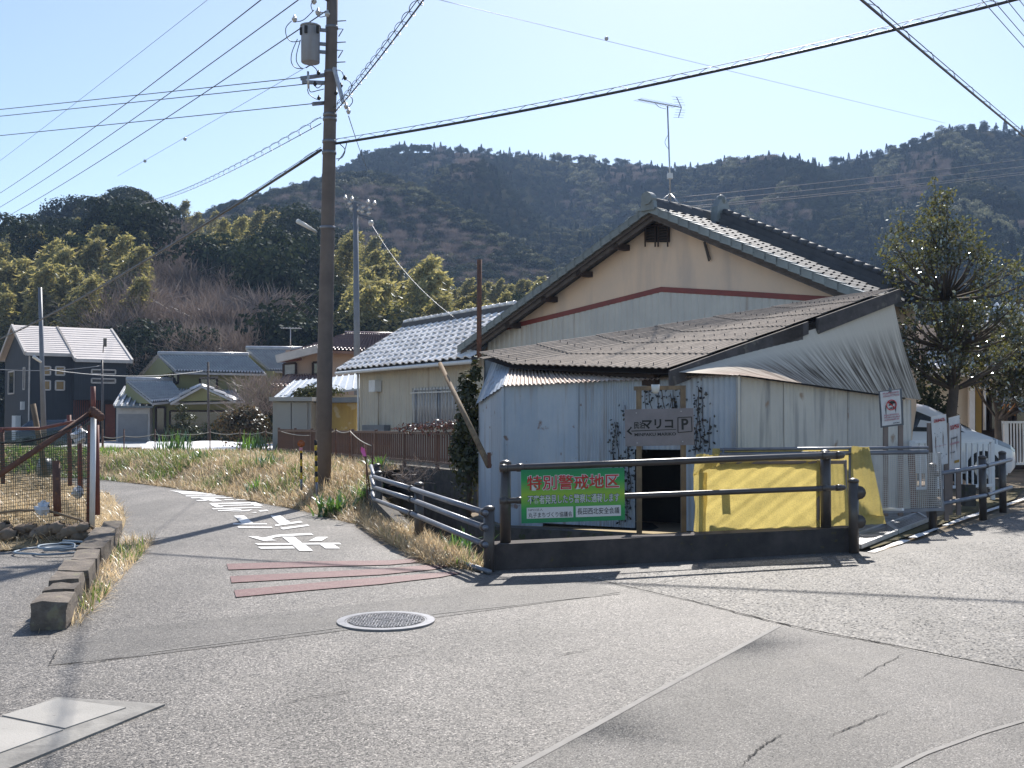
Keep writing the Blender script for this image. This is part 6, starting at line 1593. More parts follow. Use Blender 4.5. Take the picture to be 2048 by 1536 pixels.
# ================================================================ roadside small things
m_yel = M('yellow_reflective', (0.6, 0.4, 0.03), (0.52, 0.35, 0.03), rough=.5)
def striped(par, base, top, r, n, mats):
    for k in range(n):
        a, b = base.lerp(top, k / n), base.lerp(top, (k + 1) / n); S(MB().tube([a, b], r, 10)).build('band', mats[k % 2], par, origin=a)
b, t_ = P(603, 980, 18.1), P(602, 893, 18.1)
dl = thing('reflector_post', b, 'yellow and black post with round orange reflector left of the big pole', 'delineator')
striped(dl, b.lerp(t_, .25), t_, .02, 5, (m_yel, m_black)); S(MB().tube([b, b.lerp(t_, .25)], .02, 10)).build('foot', m_steel_grey, dl)
m_refl = M('orange_reflector', (0.35, 0.1, 0.02), (0.3, 0.08, 0.02), rough=.25)
c = P(602, 887, 18.08); S(MB().tube([c, c + Vector((0, .03, 0))], .062, 16)).build('reflector', m_refl, dl); MB().box(P(602, 898, 18.07), (.05, .05, .05)).build('pink_ribbon', m_print_pink, dl)
b, t_ = P(634, 992, 17.4), P(631, 880, 17.4)
sp_ = thing('striped_post', b, 'thin black and yellow striped guard post in front of the big pole', 'post'); striped(sp_, b.lerp(t_, .25), t_, .022, 8, (m_yel, m_black)); S(MB().tube([b, b.lerp(t_, .25)], .02, 8)).build('foot', m_steel_grey, sp_)
st = thing('ribbon_stake', P(735, 1000, 16.6), 'rusty stake with bright pink ribbon at the guard rail end', 'stake')
S(MB().tube([P(735, 1000, 16.6), P(731, 890, 16.6)], .01, 6)).build('rod', m_rust, st); S(MB().tube([P(741, 990, 16.9), P(727, 888, 16.9)], .012, 6)).build('rod', m_rust, st)
m_pink = M('pink_ribbon', (0.7, 0.15, 0.4), (0.6, 0.12, 0.35), rough=.6); MB().poly([P(722, 893, 16.55), P(729, 897, 16.55), P(733, 912, 16.5), P(727, 913, 16.55), P(721, 902, 16.6)]).build('ribbon', m_pink, st)
# rope fence along the field
m_rope = M('grey_white_rope', (0.5, 0.47, 0.42), (0.4, 0.38, 0.34), rough=.8)
rk = thing('rope_fence', P(420, 915, 34), 'rope strung between thin rusty stakes along the top of the bank', 'fence')
us = [205, 248, 310, 355, 420, 480, 531, 562]
for u in us: S(MB().tube([P(u, 920, 34), P(u, 858, 34)], .018, 6)).build('stake', m_rust, rk, origin=P(u, 920, 34))
tops = [873, 872, 868, 867, 864, 866, 863, 864]
for r0 in (0, 36):
    for i in range(len(us) - 1):
        S(MB().tube(sag(P(us[i], tops[i] + r0, 34), P(us[i + 1], tops[i + 1] + r0, 34), .06, 6), .012, 5)).build('rope', m_rope, rk, origin=P(us[i], tops[i], 34))
rk2 = thing('rope_fence', P(700, 900, 25), 'second rope from the cabinet corner dropping to short stakes behind the big pole', 'fence')
pp = [P(563, 863, 29), P(630, 870, 27), P(672, 860, 24), P(700, 862, 23.5), P(745, 892, 19.5)]
for a, b in zip(pp[:-1], pp[1:]): S(MB().tube(sag(a, b, .05, 6), .01, 5)).build('rope', m_rope, rk2, origin=a)
for p in pp[1:]: S(MB().tube([p + UZ * .04, p - UZ * .75], .016, 6)).build('stake', m_rust, rk2, origin=p)
m_cone = M('faded_red_plastic', (0.5, 0.08, 0.05), (0.42, 0.07, 0.06), rough=.5)
for u, v0, v1, w in ((207, 918, 893, 'leftmost red traffic cone by the charcoal house entrance'), (290, 914, 897, 'red traffic cone at the left end of the white field sheet'), (452, 918, 897, 'red traffic cone beside the heap of red netting')):
    b = P(u, v0, 35); h = P(u, v1, 35).z - b.z; cn = thing('traffic_cone', b, w, 'traffic cone', 'red cones along the bank')
    S(MB().tube([b, b + UZ * h], [.13, .03], 12)).build('cone', m_cone, cn); MB().box(b + UZ * .01, (.34, .34, .03)).build('foot', m_cone, cn)
mb = MB(); r = random.Random(5); c0 = P(492, 917, 34.5)
for k in range(260):
    p = c0 + Vector((r.gauss(0, .45), r.gauss(0, .2), abs(r.gauss(0, .12)))); d = Vector((r.uniform(-1, 1), r.uniform(-1, 1), r.uniform(-.6, .6))).normalized() * .16; s = Vector((r.uniform(-1, 1), r.uniform(-1, 1), r.uniform(-1, 1))).normalized() * .012; mb.quad(p - d - s, p + d - s, p + d + s, p - d + s)
tag(mb.build('safety_netting', m_cone, origin=c0, kind='stuff'), 'crumpled heap of red safety netting on the bank', 'netting')

# ---- block kerb on the left
kbk = thing('block_kerb', G(160, 1170), 'row of rough mossy concrete blocks separating the plot from the road', 'block kerb')
k0, k1 = G(98, 1262), G(226, 1072)
def rough_block(c, X, Y, sz, r, n=2, amp=.012):
    mb = MB(); g = {}
    def vert(i, j, k):
        if (i, j, k) not in g:
            q = [(-1 + 2 * a / n) for a in (i, j, k)]
            L = sum(abs(a) > .99 for a in q); f = 1 - .035 * (L == 3) - .012 * (L == 2)
            p = c + X * q[0] * sz[0] / 2 * f + Y * q[1] * sz[1] / 2 * f + UZ * q[2] * sz[2] / 2 * f + Vector((r.gauss(0, amp), r.gauss(0, amp), r.gauss(0, amp)))
            g[(i, j, k)] = len(mb.v); mb.v.append(tuple(p))
        return g[(i, j, k)]
    for a in range(n):
        for b_ in range(n):
            for s in (0, n):
                f = [vert(a, b_, s), vert(a + 1, b_, s), vert(a + 1, b_ + 1, s), vert(a, b_ + 1, s)]; mb.f.append(tuple(f if s else f[::-1]))
                f = [vert(a, s, b_), vert(a + 1, s, b_), vert(a + 1, s, b_ + 1), vert(a, s, b_ + 1)]; mb.f.append(tuple(f[::-1] if s else f))
                f = [vert(s, a, b_), vert(s, a + 1, b_), vert(s, a + 1, b_ + 1), vert(s, a, b_ + 1)]; mb.f.append(tuple(f if s else f[::-1]))
    return mb
m_block = M('lichened_block', (0.18, 0.15, 0.122), (0.095, 0.08, 0.068), scale=7, rough=.95, bump=1.0, bscale=45, spot=(0.2, 0.18, 0.12), spot_scale=10, spot_thr=.6, rand=.25)
d = (k1 - k0); L = d.length; X = d.normalized(); Yv = Vector((-X.y, X.x, 0)); r = random.Random(3)
cur = 0; nbk = 9; ls = [.46, .34, .42, .66, .7, .62, .72, .74, .7]; tot = sum(ls); ls = [q * L / tot for q in ls]
for l in ls:
    h = .24 + r.uniform(-.02, .03); w = .25 + r.uniform(-.02, .03)
    c = k0 + X * (cur + l / 2) + UZ * (h / 2 - .02) + Yv * r.uniform(-.02, .02)
    a = r.gauss(0, .05); X2 = (X + Yv * a).normalized(); Y2 = Vector((-X2.y, X2.x, 0))
    rough_block(c, X2, Y2, (l - .04, w, h), r, 3, .006).build('block', m_block, kbk, origin=c); cur += l
sr = thing('stone_row', P(90, 1062, 13.3), 'row of round stones edging the straw-covered plot', 'stones')
m_stone = M('field_stone', (0.26, 0.19, 0.14), (0.17, 0.135, 0.1), scale=8, rough=.9, bump=.5, rand=.2)
for k in range(22):
    u = -10 + k * 8.8; c = P(u, 1052 + 6 * math.sin(k * 2.1) + (k % 2) * 9, 13.25 + r.uniform(-.1, .1)); s = r.uniform(.06, .11); c.z -= .05
    mb = S(MB().ball(c, s, 8, 6, (1.1, .9, .8))); mb.v = [tuple(Vector(v) + Vector((r.gauss(0, .012),) * 3)) for v in mb.v]; mb.build('stone', m_stone, sr, origin=c)
# hose
m_hose = M('pale_blue_hose', (0.22, 0.28, 0.34), (0.18, 0.23, 0.28), rough=.5)
pts = []
for k in range(90):
    a = k / 90 * 2 * math.pi * 3.3; rr_ = .34 + .12 * math.sin(a * .37); c = G(122, 1105)
    pts.append(c + Vector((rr_ * math.cos(a) * 1.1 + .12 * math.sin(k * .2), rr_ * .75 * math.sin(a) + .1 * math.cos(k * .13), .03 + .012 * (k % 7) / 7 + .05 * (k > 55))))
tag(S(MB().tube(pts, .013, 6)).build('garden_hose', m_hose, origin=G(122, 1105)), 'pale blue hose in loose coils on the plot edge near the block kerb', 'hose')
tag(MB().prism([G(150, 1078) + UZ * .04, G(170, 1072) + UZ * .06, G(176, 1082) + UZ * .05, G(160, 1090) + UZ * .02], UZ * .05).build('yellow_scrap', m_yel, origin=G(160, 1080)), 'crumpled yellow plastic scrap lying by the hose', 'scrap')

# ---- pipe-and-net fence on the plot
m_net_green = M('dark_green_net', (0.05, 0.075, 0.06), (0.04, 0.06, 0.05), rough=.8)
nf = thing('net_fence', P(100, 1050, 13.6), 'makeshift pipe fence with plastic netting and a long diagonal brace at the road corner', 'net fence')
def pipe(par, a, b, r, mat, name='pipe'): return S(MB().tube([a, b], r, 9)).build(name, mat, par, origin=a)
pipe(nf, P(-25, 965, 13.3), P(188, 822, 14.1), .038, m_rust, 'diagonal_brace')
pipe(nf, P(184, 1062, 14.1), P(187, 835, 14.1), .036, m_white_plastic, 'post'); pipe(nf, P(178, 1050, 14.2), P(180, 850, 14.2), .035, m_redbrown_pipe, 'post')
pipe(nf, P(187, 840, 14.1), P(186, 773, 14.1), .032, m_redbrown_pipe, 'post')
mb = MB(); [mb.ball(P(186 + q * 5, 822 + q * 4, 14.05), .06, 7, 5) for q in range(4)]; S(mb).build('tied_knot', m_rust, nf)
pipe(nf, P(115, 1032, 13.5), P(112, 921, 13.5), .048, m_rust, 'stake')
for u, v0, v1, Y in ((140, 972, 830, 17.5), (161, 988, 852, 16), (6, 968, 856, 17.5), (195, 1030, 850, 14.6)): pipe(nf, P(u, v0, Y), P(u - 2, v1, Y), .035, m_redbrown_pipe, 'post')
pipe(nf, P(-20, 858, 17.5), P(80, 857, 17.5), .025, m_redbrown_pipe, 'rail'); pipe(nf, P(80, 857, 17.5), P(150, 843, 17.3), .025, m_redbrown_pipe, 'rail')
pipe(nf, P(91, 950, 18), P(66, 808, 18), .045, m_wood, 'wooden_stake')
S(MB().tube(sag(P(-20, 884, 13.4), P(178, 834, 14), .12, 14), .014, 6)).build('net_rope', m_black, nf)
S(MB().tube([P(-20, 1028, 13.4), P(40, 1021, 13.4), P(90, 1020, 13.4), P(130, 1031, 13.3), P(160, 1040, 13.4), P(195, 1062, 13.4)], .017, 6)).build('bottom_pipe', m_wood, nf)
mesh_panel([P(-15, 1064, 13.35), P(180, 1050, 14.12), P(180, 848, 14.12), P(-15, 890, 13.35)], 44, 26, .0055).build('net', m_net_green, nf, kind='stuff')
mesh_panel([P(188, 1058, 14.1), P(163, 980, 17), P(163, 855, 17), P(190, 835, 14.1)], 60, 28, .010).build('net', m_net_green, nf, kind='stuff')
mesh_panel([P(-15, 975, 17.5), P(160, 985, 17), P(160, 860, 17), P(-15, 866, 17.5)], 80, 26, .006).build('net', m_net_green, nf, kind='stuff')
m_bag = M('white_plastic_film', (0.6, 0.62, 0.66), (0.5, 0.52, 0.55), rough=.4)
def crumple(name, c, s, label, mat, cat):
    c = Vector(c); mb = MB().ball(c, s, 9, 7); r = random.Random(int(c.x * 100)); mb.v = [tuple(c + (Vector(v) - c) * r.uniform(.55, 1.2)) for v in mb.v]; return tag(mb.build(name, mat, origin=c), label, cat)
crumple('plastic_bag', P(86, 1016, 13.3), .09, 'crumpled white plastic bag caught on the bottom pipe of the net fence', m_bag, 'plastic bag')
crumple('plastic_bag', P(158, 872, 14.6), .10, 'torn white plastic film hanging high on the net fence', m_bag, 'plastic bag')
crumple('plastic_bag', P(155, 985, 14.4), .08, 'white rag lying low beside the corner post of the net fence', m_bag, 'plastic bag')
c = P(78, 934, 18.6); tag(S(MB().tube([c, c + Vector((.14, .1, -.02))], .17, 14)).build('wire_spool', m_pole_grey, origin=c), 'round grey-white spool lying on the plot behind the net', 'spool')
# small dark car by the grey house, behind the net
pc = thing('parked_car', P(120, 890, 56), 'dark car parked under the charcoal house, glimpsed above the net fence', 'car')
c = P(118, 872, 57); rows = []
for x, zt, w in ((-2.0, .7, .6), (-1.9, 1.0, .8), (-1.3, 1.5, .75), (.5, 1.55, .75), (1.2, 1.05, .82), (1.9, .85, .8), (2.05, .5, .6)):
    g_ = P(118, 890, 57).z - .2
    rows.append([Vector((c.x + x, 57 - w, g_ + .2)), Vector((c.x + x, 57 - w, g_ + min(.9, zt - .1))), Vector((c.x + x, 57 - w * .8, g_ + zt)), Vector((c.x + x, 57 + w * .8, g_ + zt)), Vector((c.x + x, 57 + w, g_ + .2))])
m_darkcar = M('dark_blue_car_paint', (0.02, 0.03, 0.05), rough=.2, coat=.8); S(MB().grid(rows)).build('body', m_darkcar, pc)
for x in (-1.3, 1.3): S(MB().tube([Vector((c.x + x, 56.1, g_ + .3)), Vector((c.x + x, 56.3, g_ + .3))], .3, 14)).build('wheel', m_black, pc)
MB().poly([Vector((c.x - 1.2, 57 - .79, g_ + .95)), Vector((c.x + .9, 57 - .79, g_ + .95)), Vector((c.x + .45, 57 - .66, g_ + 1.42)), Vector((c.x - 1.0, 57 - .66, g_ + 1.42))]).build('side_window', m_glass, pc)
# yellow banner sign on the far hillside
ys = thing('hillside_sign', P(390, 690, 85), 'small ochre sign board on the wooded slope above the olive house', 'sign')
MB().prism([P(377, 700, 84), P(400, 692, 84), P(400, 680, 84), P(377, 686, 84)], Vector((0, .1, 0))).build('board', m_ochre, ys); S(MB().tube([P(404, 720, 84.2), P(404, 676, 84.2)], .15, 6)).build('post', m_wood_dark, ys)
# ================================================================ hills
def interp(pts, u):
    return float(np.interp(u, [p[0] for p in pts], [p[1] for p in pts]))
SKY1 = [(-900, 470), (-300, 445), (0, 436), (60, 425), (100, 425), (150, 405), (200, 392), (240, 372), (270, 368), (300, 395), (345, 420), (380, 436), (420, 432), (480, 440), (540, 425), (600, 430), (650, 455), (700, 468), (740, 500), (790, 540), (850, 548), (920, 540), (1000, 535), (1060, 552), (1100, 568), (1150, 585), (1300, 620), (1800, 660), (2400, 660), (3200, 660)]
SKY2 = [(-900, 520), (200, 470), (330, 440), (400, 418), (450, 398), (500, 388), (560, 366), (620, 352), (680, 338), (720, 335), (760, 336), (820, 355), (900, 396), (960, 426), (1010, 462), (1060, 488), (1130, 532), (1200, 575), (1350, 640), (2000, 700), (3200, 700)]
SKY3 = [(-900, 560), (300, 480), (560, 372), (640, 344), (680, 318), (720, 302), (780, 292), (850, 289), (950, 290), (1050, 300), (1150, 309), (1230, 313), (1290, 324), (1340, 331), (1400, 325), (1470, 311), (1520, 311), (1570, 316), (1600, 320), (1680, 311), (1750, 297), (1820, 277), (1880, 252), (1920, 241), (1960, 238), (2000, 244), (2060, 255), (2300, 300), (3200, 340)]
SKY4 = [(1300, 800), (1500, 700), (1640, 600), (1720, 540), (1780, 470), (1830, 420), (1880, 395), (1940, 400), (2000, 425), (2048, 450), (2300, 560), (3200, 640)]
class Hill:
    def __init__(s, sky, yf, yr, u0, u1, h, p, bump, seed):
        s.sky, s.yf, s.yr, s.u0, s.u1, s.h, s.p, s.b = sky, yf, yr, u0, u1, h, p, bump; r = random.Random(seed); s.ph = [r.uniform(0, 6) for _ in range(6)]
    def foot(s, u): return s.yf(u)
    def z(s, u, t):
        Y = s.yf(u) + t * (s.yr(u) - s.yf(u)); zr_ = P(u, interp(s.sky, u), s.yr(u)).z - s.h
        z = zr_ * t ** s.p
        e = math.sin(math.pi * min(1, t))
        x = (u - 1024) / F * Y
        z += s.b * e * (math.sin(x * .05 + s.ph[0] + Y * .013) + .6 * math.sin(x * .11 + s.ph[1] - Y * .02) + .3 * math.sin(Y * .06 + s.ph[2] + x * .03))
        return z
    def pt(s, u, t):
        Y = s.yf(u) + t * (s.yr(u) - s.yf(u)); return Vector(((u - 1024) / F * Y, Y, s.z(u, t)))
    def build(s, name, mat):
        us = np.linspace(s.u0, s.u1, 110); R = []
        for t in list(np.linspace(0, 1, 26)): R.append([s.pt(u, t) for u in us])
        for k in (1, 2, 3):
            R.append([Vector((q.x * (1 + .08 * k), q.y * (1 + .08 * k), q.z - q.z * k / 3 - .2)) for q in R[25]])
        R.insert(0, [Vector((q.x, q.y - 1, -.6)) for q in R[0]])
        o = S(MB().grid(R)).build(name, mat); return tag(o, kind='structure')
m_forest_floor = M('leaf_littered_slope', (0.022, 0.026, 0.013), (0.04, 0.035, 0.02), scale=.06, rough=1, spec=0)
m_scrub_slope = M('brown_scrub_slope', (0.10, 0.06, 0.042), (0.055, 0.05, 0.03), scale=.05, rough=1, spec=0)
H1 = Hill(SKY1, lambda u: 84.0, lambda u: interp([(-900, 210), (0, 200), (300, 190), (600, 165), (800, 140), (1100, 140), (3200, 150)], u), -900, 3200, 7.5, .95, 1.8, 3)
H2 = Hill(SKY2, lambda u: 170.0, lambda u: interp([(-900, 360), (400, 330), (760, 330), (1130, 250), (1400, 230), (3200, 230)], u), -900, 3200, 5, 1.0, 3.5, 4)
H3 = Hill(SKY3, lambda u: 230.0, lambda u: interp([(-900, 520), (640, 500), (1024, 520), (1500, 480), (1900, 430), (3200, 430)], u), -900, 3200, 4, .92, 9.5, 5)
H4 = Hill(SKY4, lambda u: 160.0, lambda u: interp([(1300, 230), (1700, 260), (1880, 300), (3200, 300)], u), 1300, 3200, 5, 1.0, 2.5, 6)
H1.build('near_hill', m_forest_floor); H2.build('spur_hill', m_scrub_slope); H3.build('far_mountain', m_forest_floor); H4.build('side_hill', m_forest_floor)

# ================================================================ tree prototypes
m_bark = M('tree_bark', (0.11, 0.085, 0.065), (0.07, 0.055, 0.045), scale=6, rough=.9, bump=.5)
m_bamboo_culm = M('bamboo_culm', (0.2, 0.22, 0.08), (0.15, 0.16, 0.06), scale=3, rough=.5)
m_leaf_dark = leaf_mat('evergreen_leaves', (0.014, 0.024, 0.012), (0.045, 0.055, 0.024), trans=.25, gloss=.012, rough=.5, objvar=.35)
m_leaf_olive = leaf_mat('olive_leaves', (0.05, 0.06, 0.02), (0.11, 0.10, 0.035), trans=.35, gloss=.02, objvar=.3)
m_leaf_bamboo = leaf_mat('bamboo_leaves', (0.13, 0.14, 0.055), (0.5, 0.44, 0.22), trans=.5, gloss=.03, tcol=(1.1, 1.05, .75), objvar=.3)
m_twig = leaf_mat('bare_twigs', (0.2, 0.155, 0.13), (0.36, 0.29, 0.25), trans=.1, gloss=.02, objvar=.2)
m_conifer = leaf_mat('conifer_needles', (0.014, 0.026, 0.012), (0.035, 0.05, 0.022), trans=.12, gloss=.01, objvar=.4)
m_leaf_gloss = leaf_mat('glossy_leaves', (0.05, 0.06, 0.025), (0.13, 0.12, 0.05), trans=.42, gloss=.16, rough=.13, tcol=(1.25, 1.25, .6))
m_leaf_hedge = leaf_mat('hedge_needles', (0.035, 0.045, 0.012), (0.09, 0.085, 0.02), trans=.3, gloss=.04)

def quads(c, d, n_, L, W):
    """arrays of leaf quads: centres c, long axis d, normal n_"""
    s = np.cross(d, n_); s /= np.linalg.norm(s, axis=1, keepdims=True) + 1e-9
    L = np.broadcast_to(L, (len(c),))[:, None]; W = np.broadcast_to(W, (len(c),))[:, None]
    v = np.stack([c - d * L / 2, c + s * W / 2 - d * L * .08, c + d * L / 2, c - s * W / 2 - d * L * .08], 1)
    f = np.arange(len(c) * 4).reshape(-1, 4); return v.reshape(-1, 3), f
def unit(r, n):
    v = r.normal(size=(n, 3)); return v / np.linalg.norm(v, axis=1, keepdims=True)
def crown_blobs(seed, blobs, n, size, mat, name, up=.3, shell=(.65, 1.05)):
    r = np.random.default_rng(seed); B_ = np.array([b[:3] for b in blobs]); R_ = np.array([b[3:6] for b in blobs]); w = R_.prod(1) ** .67; w /= w.sum()
    k = r.choice(len(blobs), n, p=w); o = unit(r, n); o[:, 2] = np.where(r.random(n) < .25, o[:, 2], np.abs(o[:, 2]) * 1.0 + (o[:, 2] < 0) * -.15)
    c = B_[k] + o * R_[k] * r.uniform(shell[0], shell[1], (n, 1)); nn = o + unit(r, n) * .75 + np.array([0, 0, up]); nn /= np.linalg.norm(nn, axis=1, keepdims=True)
    d = np.cross(nn, unit(r, n)); d /= np.linalg.norm(d, axis=1, keepdims=True)
    v, f = quads(c, d, nn, size * r.uniform(.6, 1.4, n), size * .75 * r.uniform(.6, 1.3, n)); return raw_mesh(name, v, f, mat)
def trunk_mesh(h, r0, seed, mat, limbs=4, spread=.35):
    r = random.Random(seed); mb = MB(); pts = [Vector((0, 0, -.5))]
    for k in range(1, 6): pts.append(Vector((r.gauss(0, .05) * h * .3, r.gauss(0, .05) * h * .3, h * k / 5)))
    mb.tube(pts, [r0 * (1 - .15 * k) for k in range(6)], 7)
    for k in range(limbs):
        s = pts[2 + k % 3]; a = r.uniform(0, 6.28); e = s + Vector((math.cos(a) * spread * h, math.sin(a) * spread * h, h * .35)); mb.tube([s, s.lerp(e, .5) + Vector((0, 0, .1 * h * .3)), e], [r0 * .45, r0 * .3, r0 * .12], 5)
    return S(mb).mesh('trunk', mat)
def ev_blobs(seed, h, w, n=7):
    r = random.Random(seed); out = [(0, 0, h * .62, w * .75, w * .75, h * .3)]
    for k in range(n): a = r.uniform(0, 6.28); q = r.uniform(.3, .8) * w; s = r.uniform(.35, .6) * w; out.append((math.cos(a) * q, math.sin(a) * q, h * r.uniform(.4, .85), s, s, s * .8))
    return out
PROTO = {}
def proto(key, kind, crown, trunk): PROTO.setdefault(key, []).append((kind, crown, trunk))
for s in range(4):
    h, w = 9, 3.4; proto('evergreen', 'evergreen_tree', crown_blobs(20 + s, ev_blobs(20 + s, h, w, 8), 1700, .42, m_leaf_dark, 'crown'), trunk_mesh(h * .7, .2, s, m_bark))
for s in range(3):
    h, w = 8, 3.0; proto('olive', 'broadleaf_tree', crown_blobs(30 + s, ev_blobs(30 + s, h, w, 9), 1500, .40, m_leaf_olive, 'crown'), trunk_mesh(h * .7, .18, s + 5, m_bark))
for s in range(3):
    r = np.random.default_rng(40 + s); n = 1900; h = 10
    t = r.uniform(0, 1, n) ** .8; z = .15 * h + t * h * .85; rad = 1.2 * np.sin(np.pi * np.clip(.22 + .76 * t, 0, 1)) ** .7 * r.uniform(.25, 1.12, n) + .1; a = r.uniform(0, 6.28, n)
    rad *= 1 + .22 * np.sin(a * 3 + z * 1.7 + s); lean = 2.0 * t ** 2.4; z = z - .9 * t ** 5
    c = np.stack([rad * np.cos(a) + lean, rad * np.sin(a) - .3 * lean, z - .35 * rad * r.uniform(.3, 1.2, n)], 1) + r.normal(0, .2, (n, 3))
    d = np.stack([np.cos(a) * .7, np.sin(a) * .7, -.6 + .5 * t], 1) + unit(r, n) * .6; d /= np.linalg.norm(d, axis=1, keepdims=True)
    v, f = quads(c, d, unit(r, n), (.5 + .15 * (s == 1)) * r.uniform(.6, 1.3, n), .17); cr = raw_mesh('crown', v, f, m_leaf_bamboo)
    tm = S(MB().tube([Vector((0, 0, -.4)), Vector((0, 0, h * .5)), Vector((.35, -.1, h * .8)), Vector((1.05, -.3, h * .98))], [.06, .05, .03, .01], 6)).mesh('culm', m_bamboo_culm); proto('bamboo', 'bamboo', cr, tm)
for s in range(3):
    r = np.random.default_rng(50 + s); n = 2000; h = 7.5
    base = np.stack([r.normal(0, .9, n), r.normal(0, .9, n), r.uniform(.25, .75, n) * h], 1); d = np.stack([base[:, 0] * .4, base[:, 1] * .4, np.full(n, .8)], 1) + unit(r, n) * .7; d /= np.linalg.norm(d, axis=1, keepdims=True)
    L = r.uniform(.6, 1.7, n); c = base * np.array([1.3, 1.3, 1]) + d * L[:, None] / 2; v, f = quads(c, d, unit(r, n), L, .042); proto('bare', 'bare_tree', raw_mesh('crown', v, f, m_twig), trunk_mesh(h * .6, .13, s + 9, m_bark, 7, .3))
for s in range(3):
    r = np.random.default_rng(60 + s); n = 1000; h = 12
    t = r.uniform(0, 1, n) ** .8; z = .15 * h + t * h * .85; a = r.uniform(0, 6.28, n); rad = (2.0 * (1 - t) ** .8 + .12) * r.uniform(.5, 1.08, n) * (1 + .22 * np.sin(a * 5 + z * 2.2)); c = np.stack([rad * np.cos(a), rad * np.sin(a), z], 1)
    d = np.stack([np.cos(a), np.sin(a), np.full(n, -.25)], 1) + unit(r, n) * .5; d /= np.linalg.norm(d, axis=1, keepdims=True); v, f = quads(c, d, unit(r, n) + np.array([0, 0, .8]), .75 * r.uniform(.6, 1.3, n), .34); proto('conifer', 'conifer_tree', raw_mesh('crown', v, f, m_conifer), trunk_mesh(h * .8, .17, s + 14, m_bark, 0))
for s in range(3):
    proto('bush', 'bush', crown_blobs(70 + s, ev_blobs(70 + s, 2.6, 1.7, 6), 900, .24, (m_leaf_dark, m_leaf_olive, m_leaf_dark)[s], 'crown', shell=(.5, 1.05)), trunk_mesh(1.4, .06, s + 18, m_bark, 4, .4))

def plant_tree(key, loc, sc_, label, group, r, i=None):
    k = r.randrange(len(PROTO[key])) if i is None else i; kind, cm, tm = PROTO[key][k]
    t = thing(kind, loc, label, 'bamboo' if key == 'bamboo' else ('bush' if key == 'bush' else 'tree'), group)
    for nm, me in (('crown', cm), ('culm' if key == 'bamboo' else 'trunk', tm)):
        o = bpy.data.objects.new(nm, me); COL.objects.link(o); o.parent = t
    t.rotation_euler = (0, 0, r.uniform(-.7, .7) if key == 'bamboo' else r.uniform(0, 6.28)); t.scale = (sc_ * r.uniform(.88, 1.12),) * 2 + (sc_ * r.uniform(.9, 1.15),); return t
HGT = {'evergreen': 9.0, 'olive': 8.0, 'bamboo': 10.0, 'bare': 7.5, 'conifer': 12.0, 'bush': 2.6}
def place_top(hill, u, v, key, sc_):
    """a spot on HILL where a tree of this height tops out at photo row v"""
    best = None
    for k in range(0, 61):
        t = k / 60; p = hill.pt(u, t); zt = p.z + HGT[key] * sc_ * .95; vv = 828 - (zt - EYE) / p.y * F
        if best is None or abs(vv - v) < best[0]: best = (abs(vv - v), p)
    return best[1]
def grove(hill, key, pts_n, region, sc_, label, group, seed, mind=14):
    r = random.Random(seed); us = [q[0] for q in region]; vs = [q[1] for q in region]; got = []; tries = 0
    while len(got) < pts_n and tries < 6000:
        tries += 1; u, v = r.uniform(min(us), max(us)), r.uniform(min(vs), max(vs))
        if not inside(region, u, v): continue
        if any(abs(u - a) < mind and abs(v - b) < mind * .8 for a, b in got): continue
        got.append((u, v)); s = sc_ * r.uniform(.75, 1.25); plant_tree(key, place_top(hill, u, v, key, s), s, label, group, r)
GB = 'bamboo plumes on the near hill'; GE = 'evergreen trees on the near hill'; GT = 'leafless trees on the near hill'; GS = 'bushes at the foot of the near hill'
grove(H1, 'evergreen', 26, [(-40, 425), (60, 405), (150, 372), (260, 342), (300, 362), (330, 400), (330, 470), (230, 470), (0, 470)], 1.0, 'dark evergreen crown on the left hilltop above the golden bamboo', GE, 1, 18)
grove(H1, 'bamboo', 105, [(-40, 465), (90, 445), (200, 440), (270, 480), (260, 560), (180, 590), (-40, 590)], .85, 'golden-tipped bamboo plume on the slope behind the charcoal house', GB, 2, 9)
grove(H1, 'bamboo', 9, [(190, 570), (300, 500), (270, 560), (240, 610)], .75, 'stray bamboo plume leaning over the brown leafless trees', GB, 3, 12)
grove(H1, 'bare', 95, [(215, 480), (330, 430), (400, 470), (540, 570), (565, 690), (330, 690), (240, 620), (200, 560)], 1.0, 'brown leafless tree on the slope left of the big pole', GT, 4, 10)
grove(H1, 'evergreen', 36, [(400, 485), (480, 430), (560, 405), (650, 415), (650, 700), (575, 690), (555, 600), (450, 510)], 1.0, 'dark evergreen tree on the slope directly left of the big pole', GE, 5, 17)
grove(H1, 'bamboo', 16, [(350, 400), (480, 415), (540, 410), (520, 440), (380, 460)], .8, 'pale green bamboo along the low saddle of the hill', GB, 6, 12)
grove(H1, 'bamboo', 36, [(680, 450), (760, 470), (770, 520), (860, 525), (860, 580), (690, 600), (660, 520)], .95, 'yellowish bamboo plume behind the slender grey pole', GB, 7, 11)
grove(H1, 'bamboo', 60, [(850, 535), (930, 512), (1060, 520), (1100, 545), (1120, 600), (960, 660), (830, 640), (770, 590)], .62, 'fluffy bamboo crown between the slender pole and the house gable', GB, 8, 11)
grove(H1, 'olive', 22, [(680, 590), (800, 600), (900, 650), (1000, 660), (1000, 700), (680, 690)], .9, 'olive-green tree low behind the outbuilding roof', GE, 9, 18)
grove(H1, 'evergreen', 9, [(990, 535), (1120, 560), (1130, 620), (1010, 610)], .7, 'dark evergreen next to the house gable verge', GE, 10, 18)
grove(H1, 'bush', 26, [(-30, 600), (170, 610), (230, 690), (470, 720), (560, 700), (560, 740), (300, 745), (-30, 690)], 1.2, 'dark bush at the hill foot behind the roofs', GS, 11, 15)
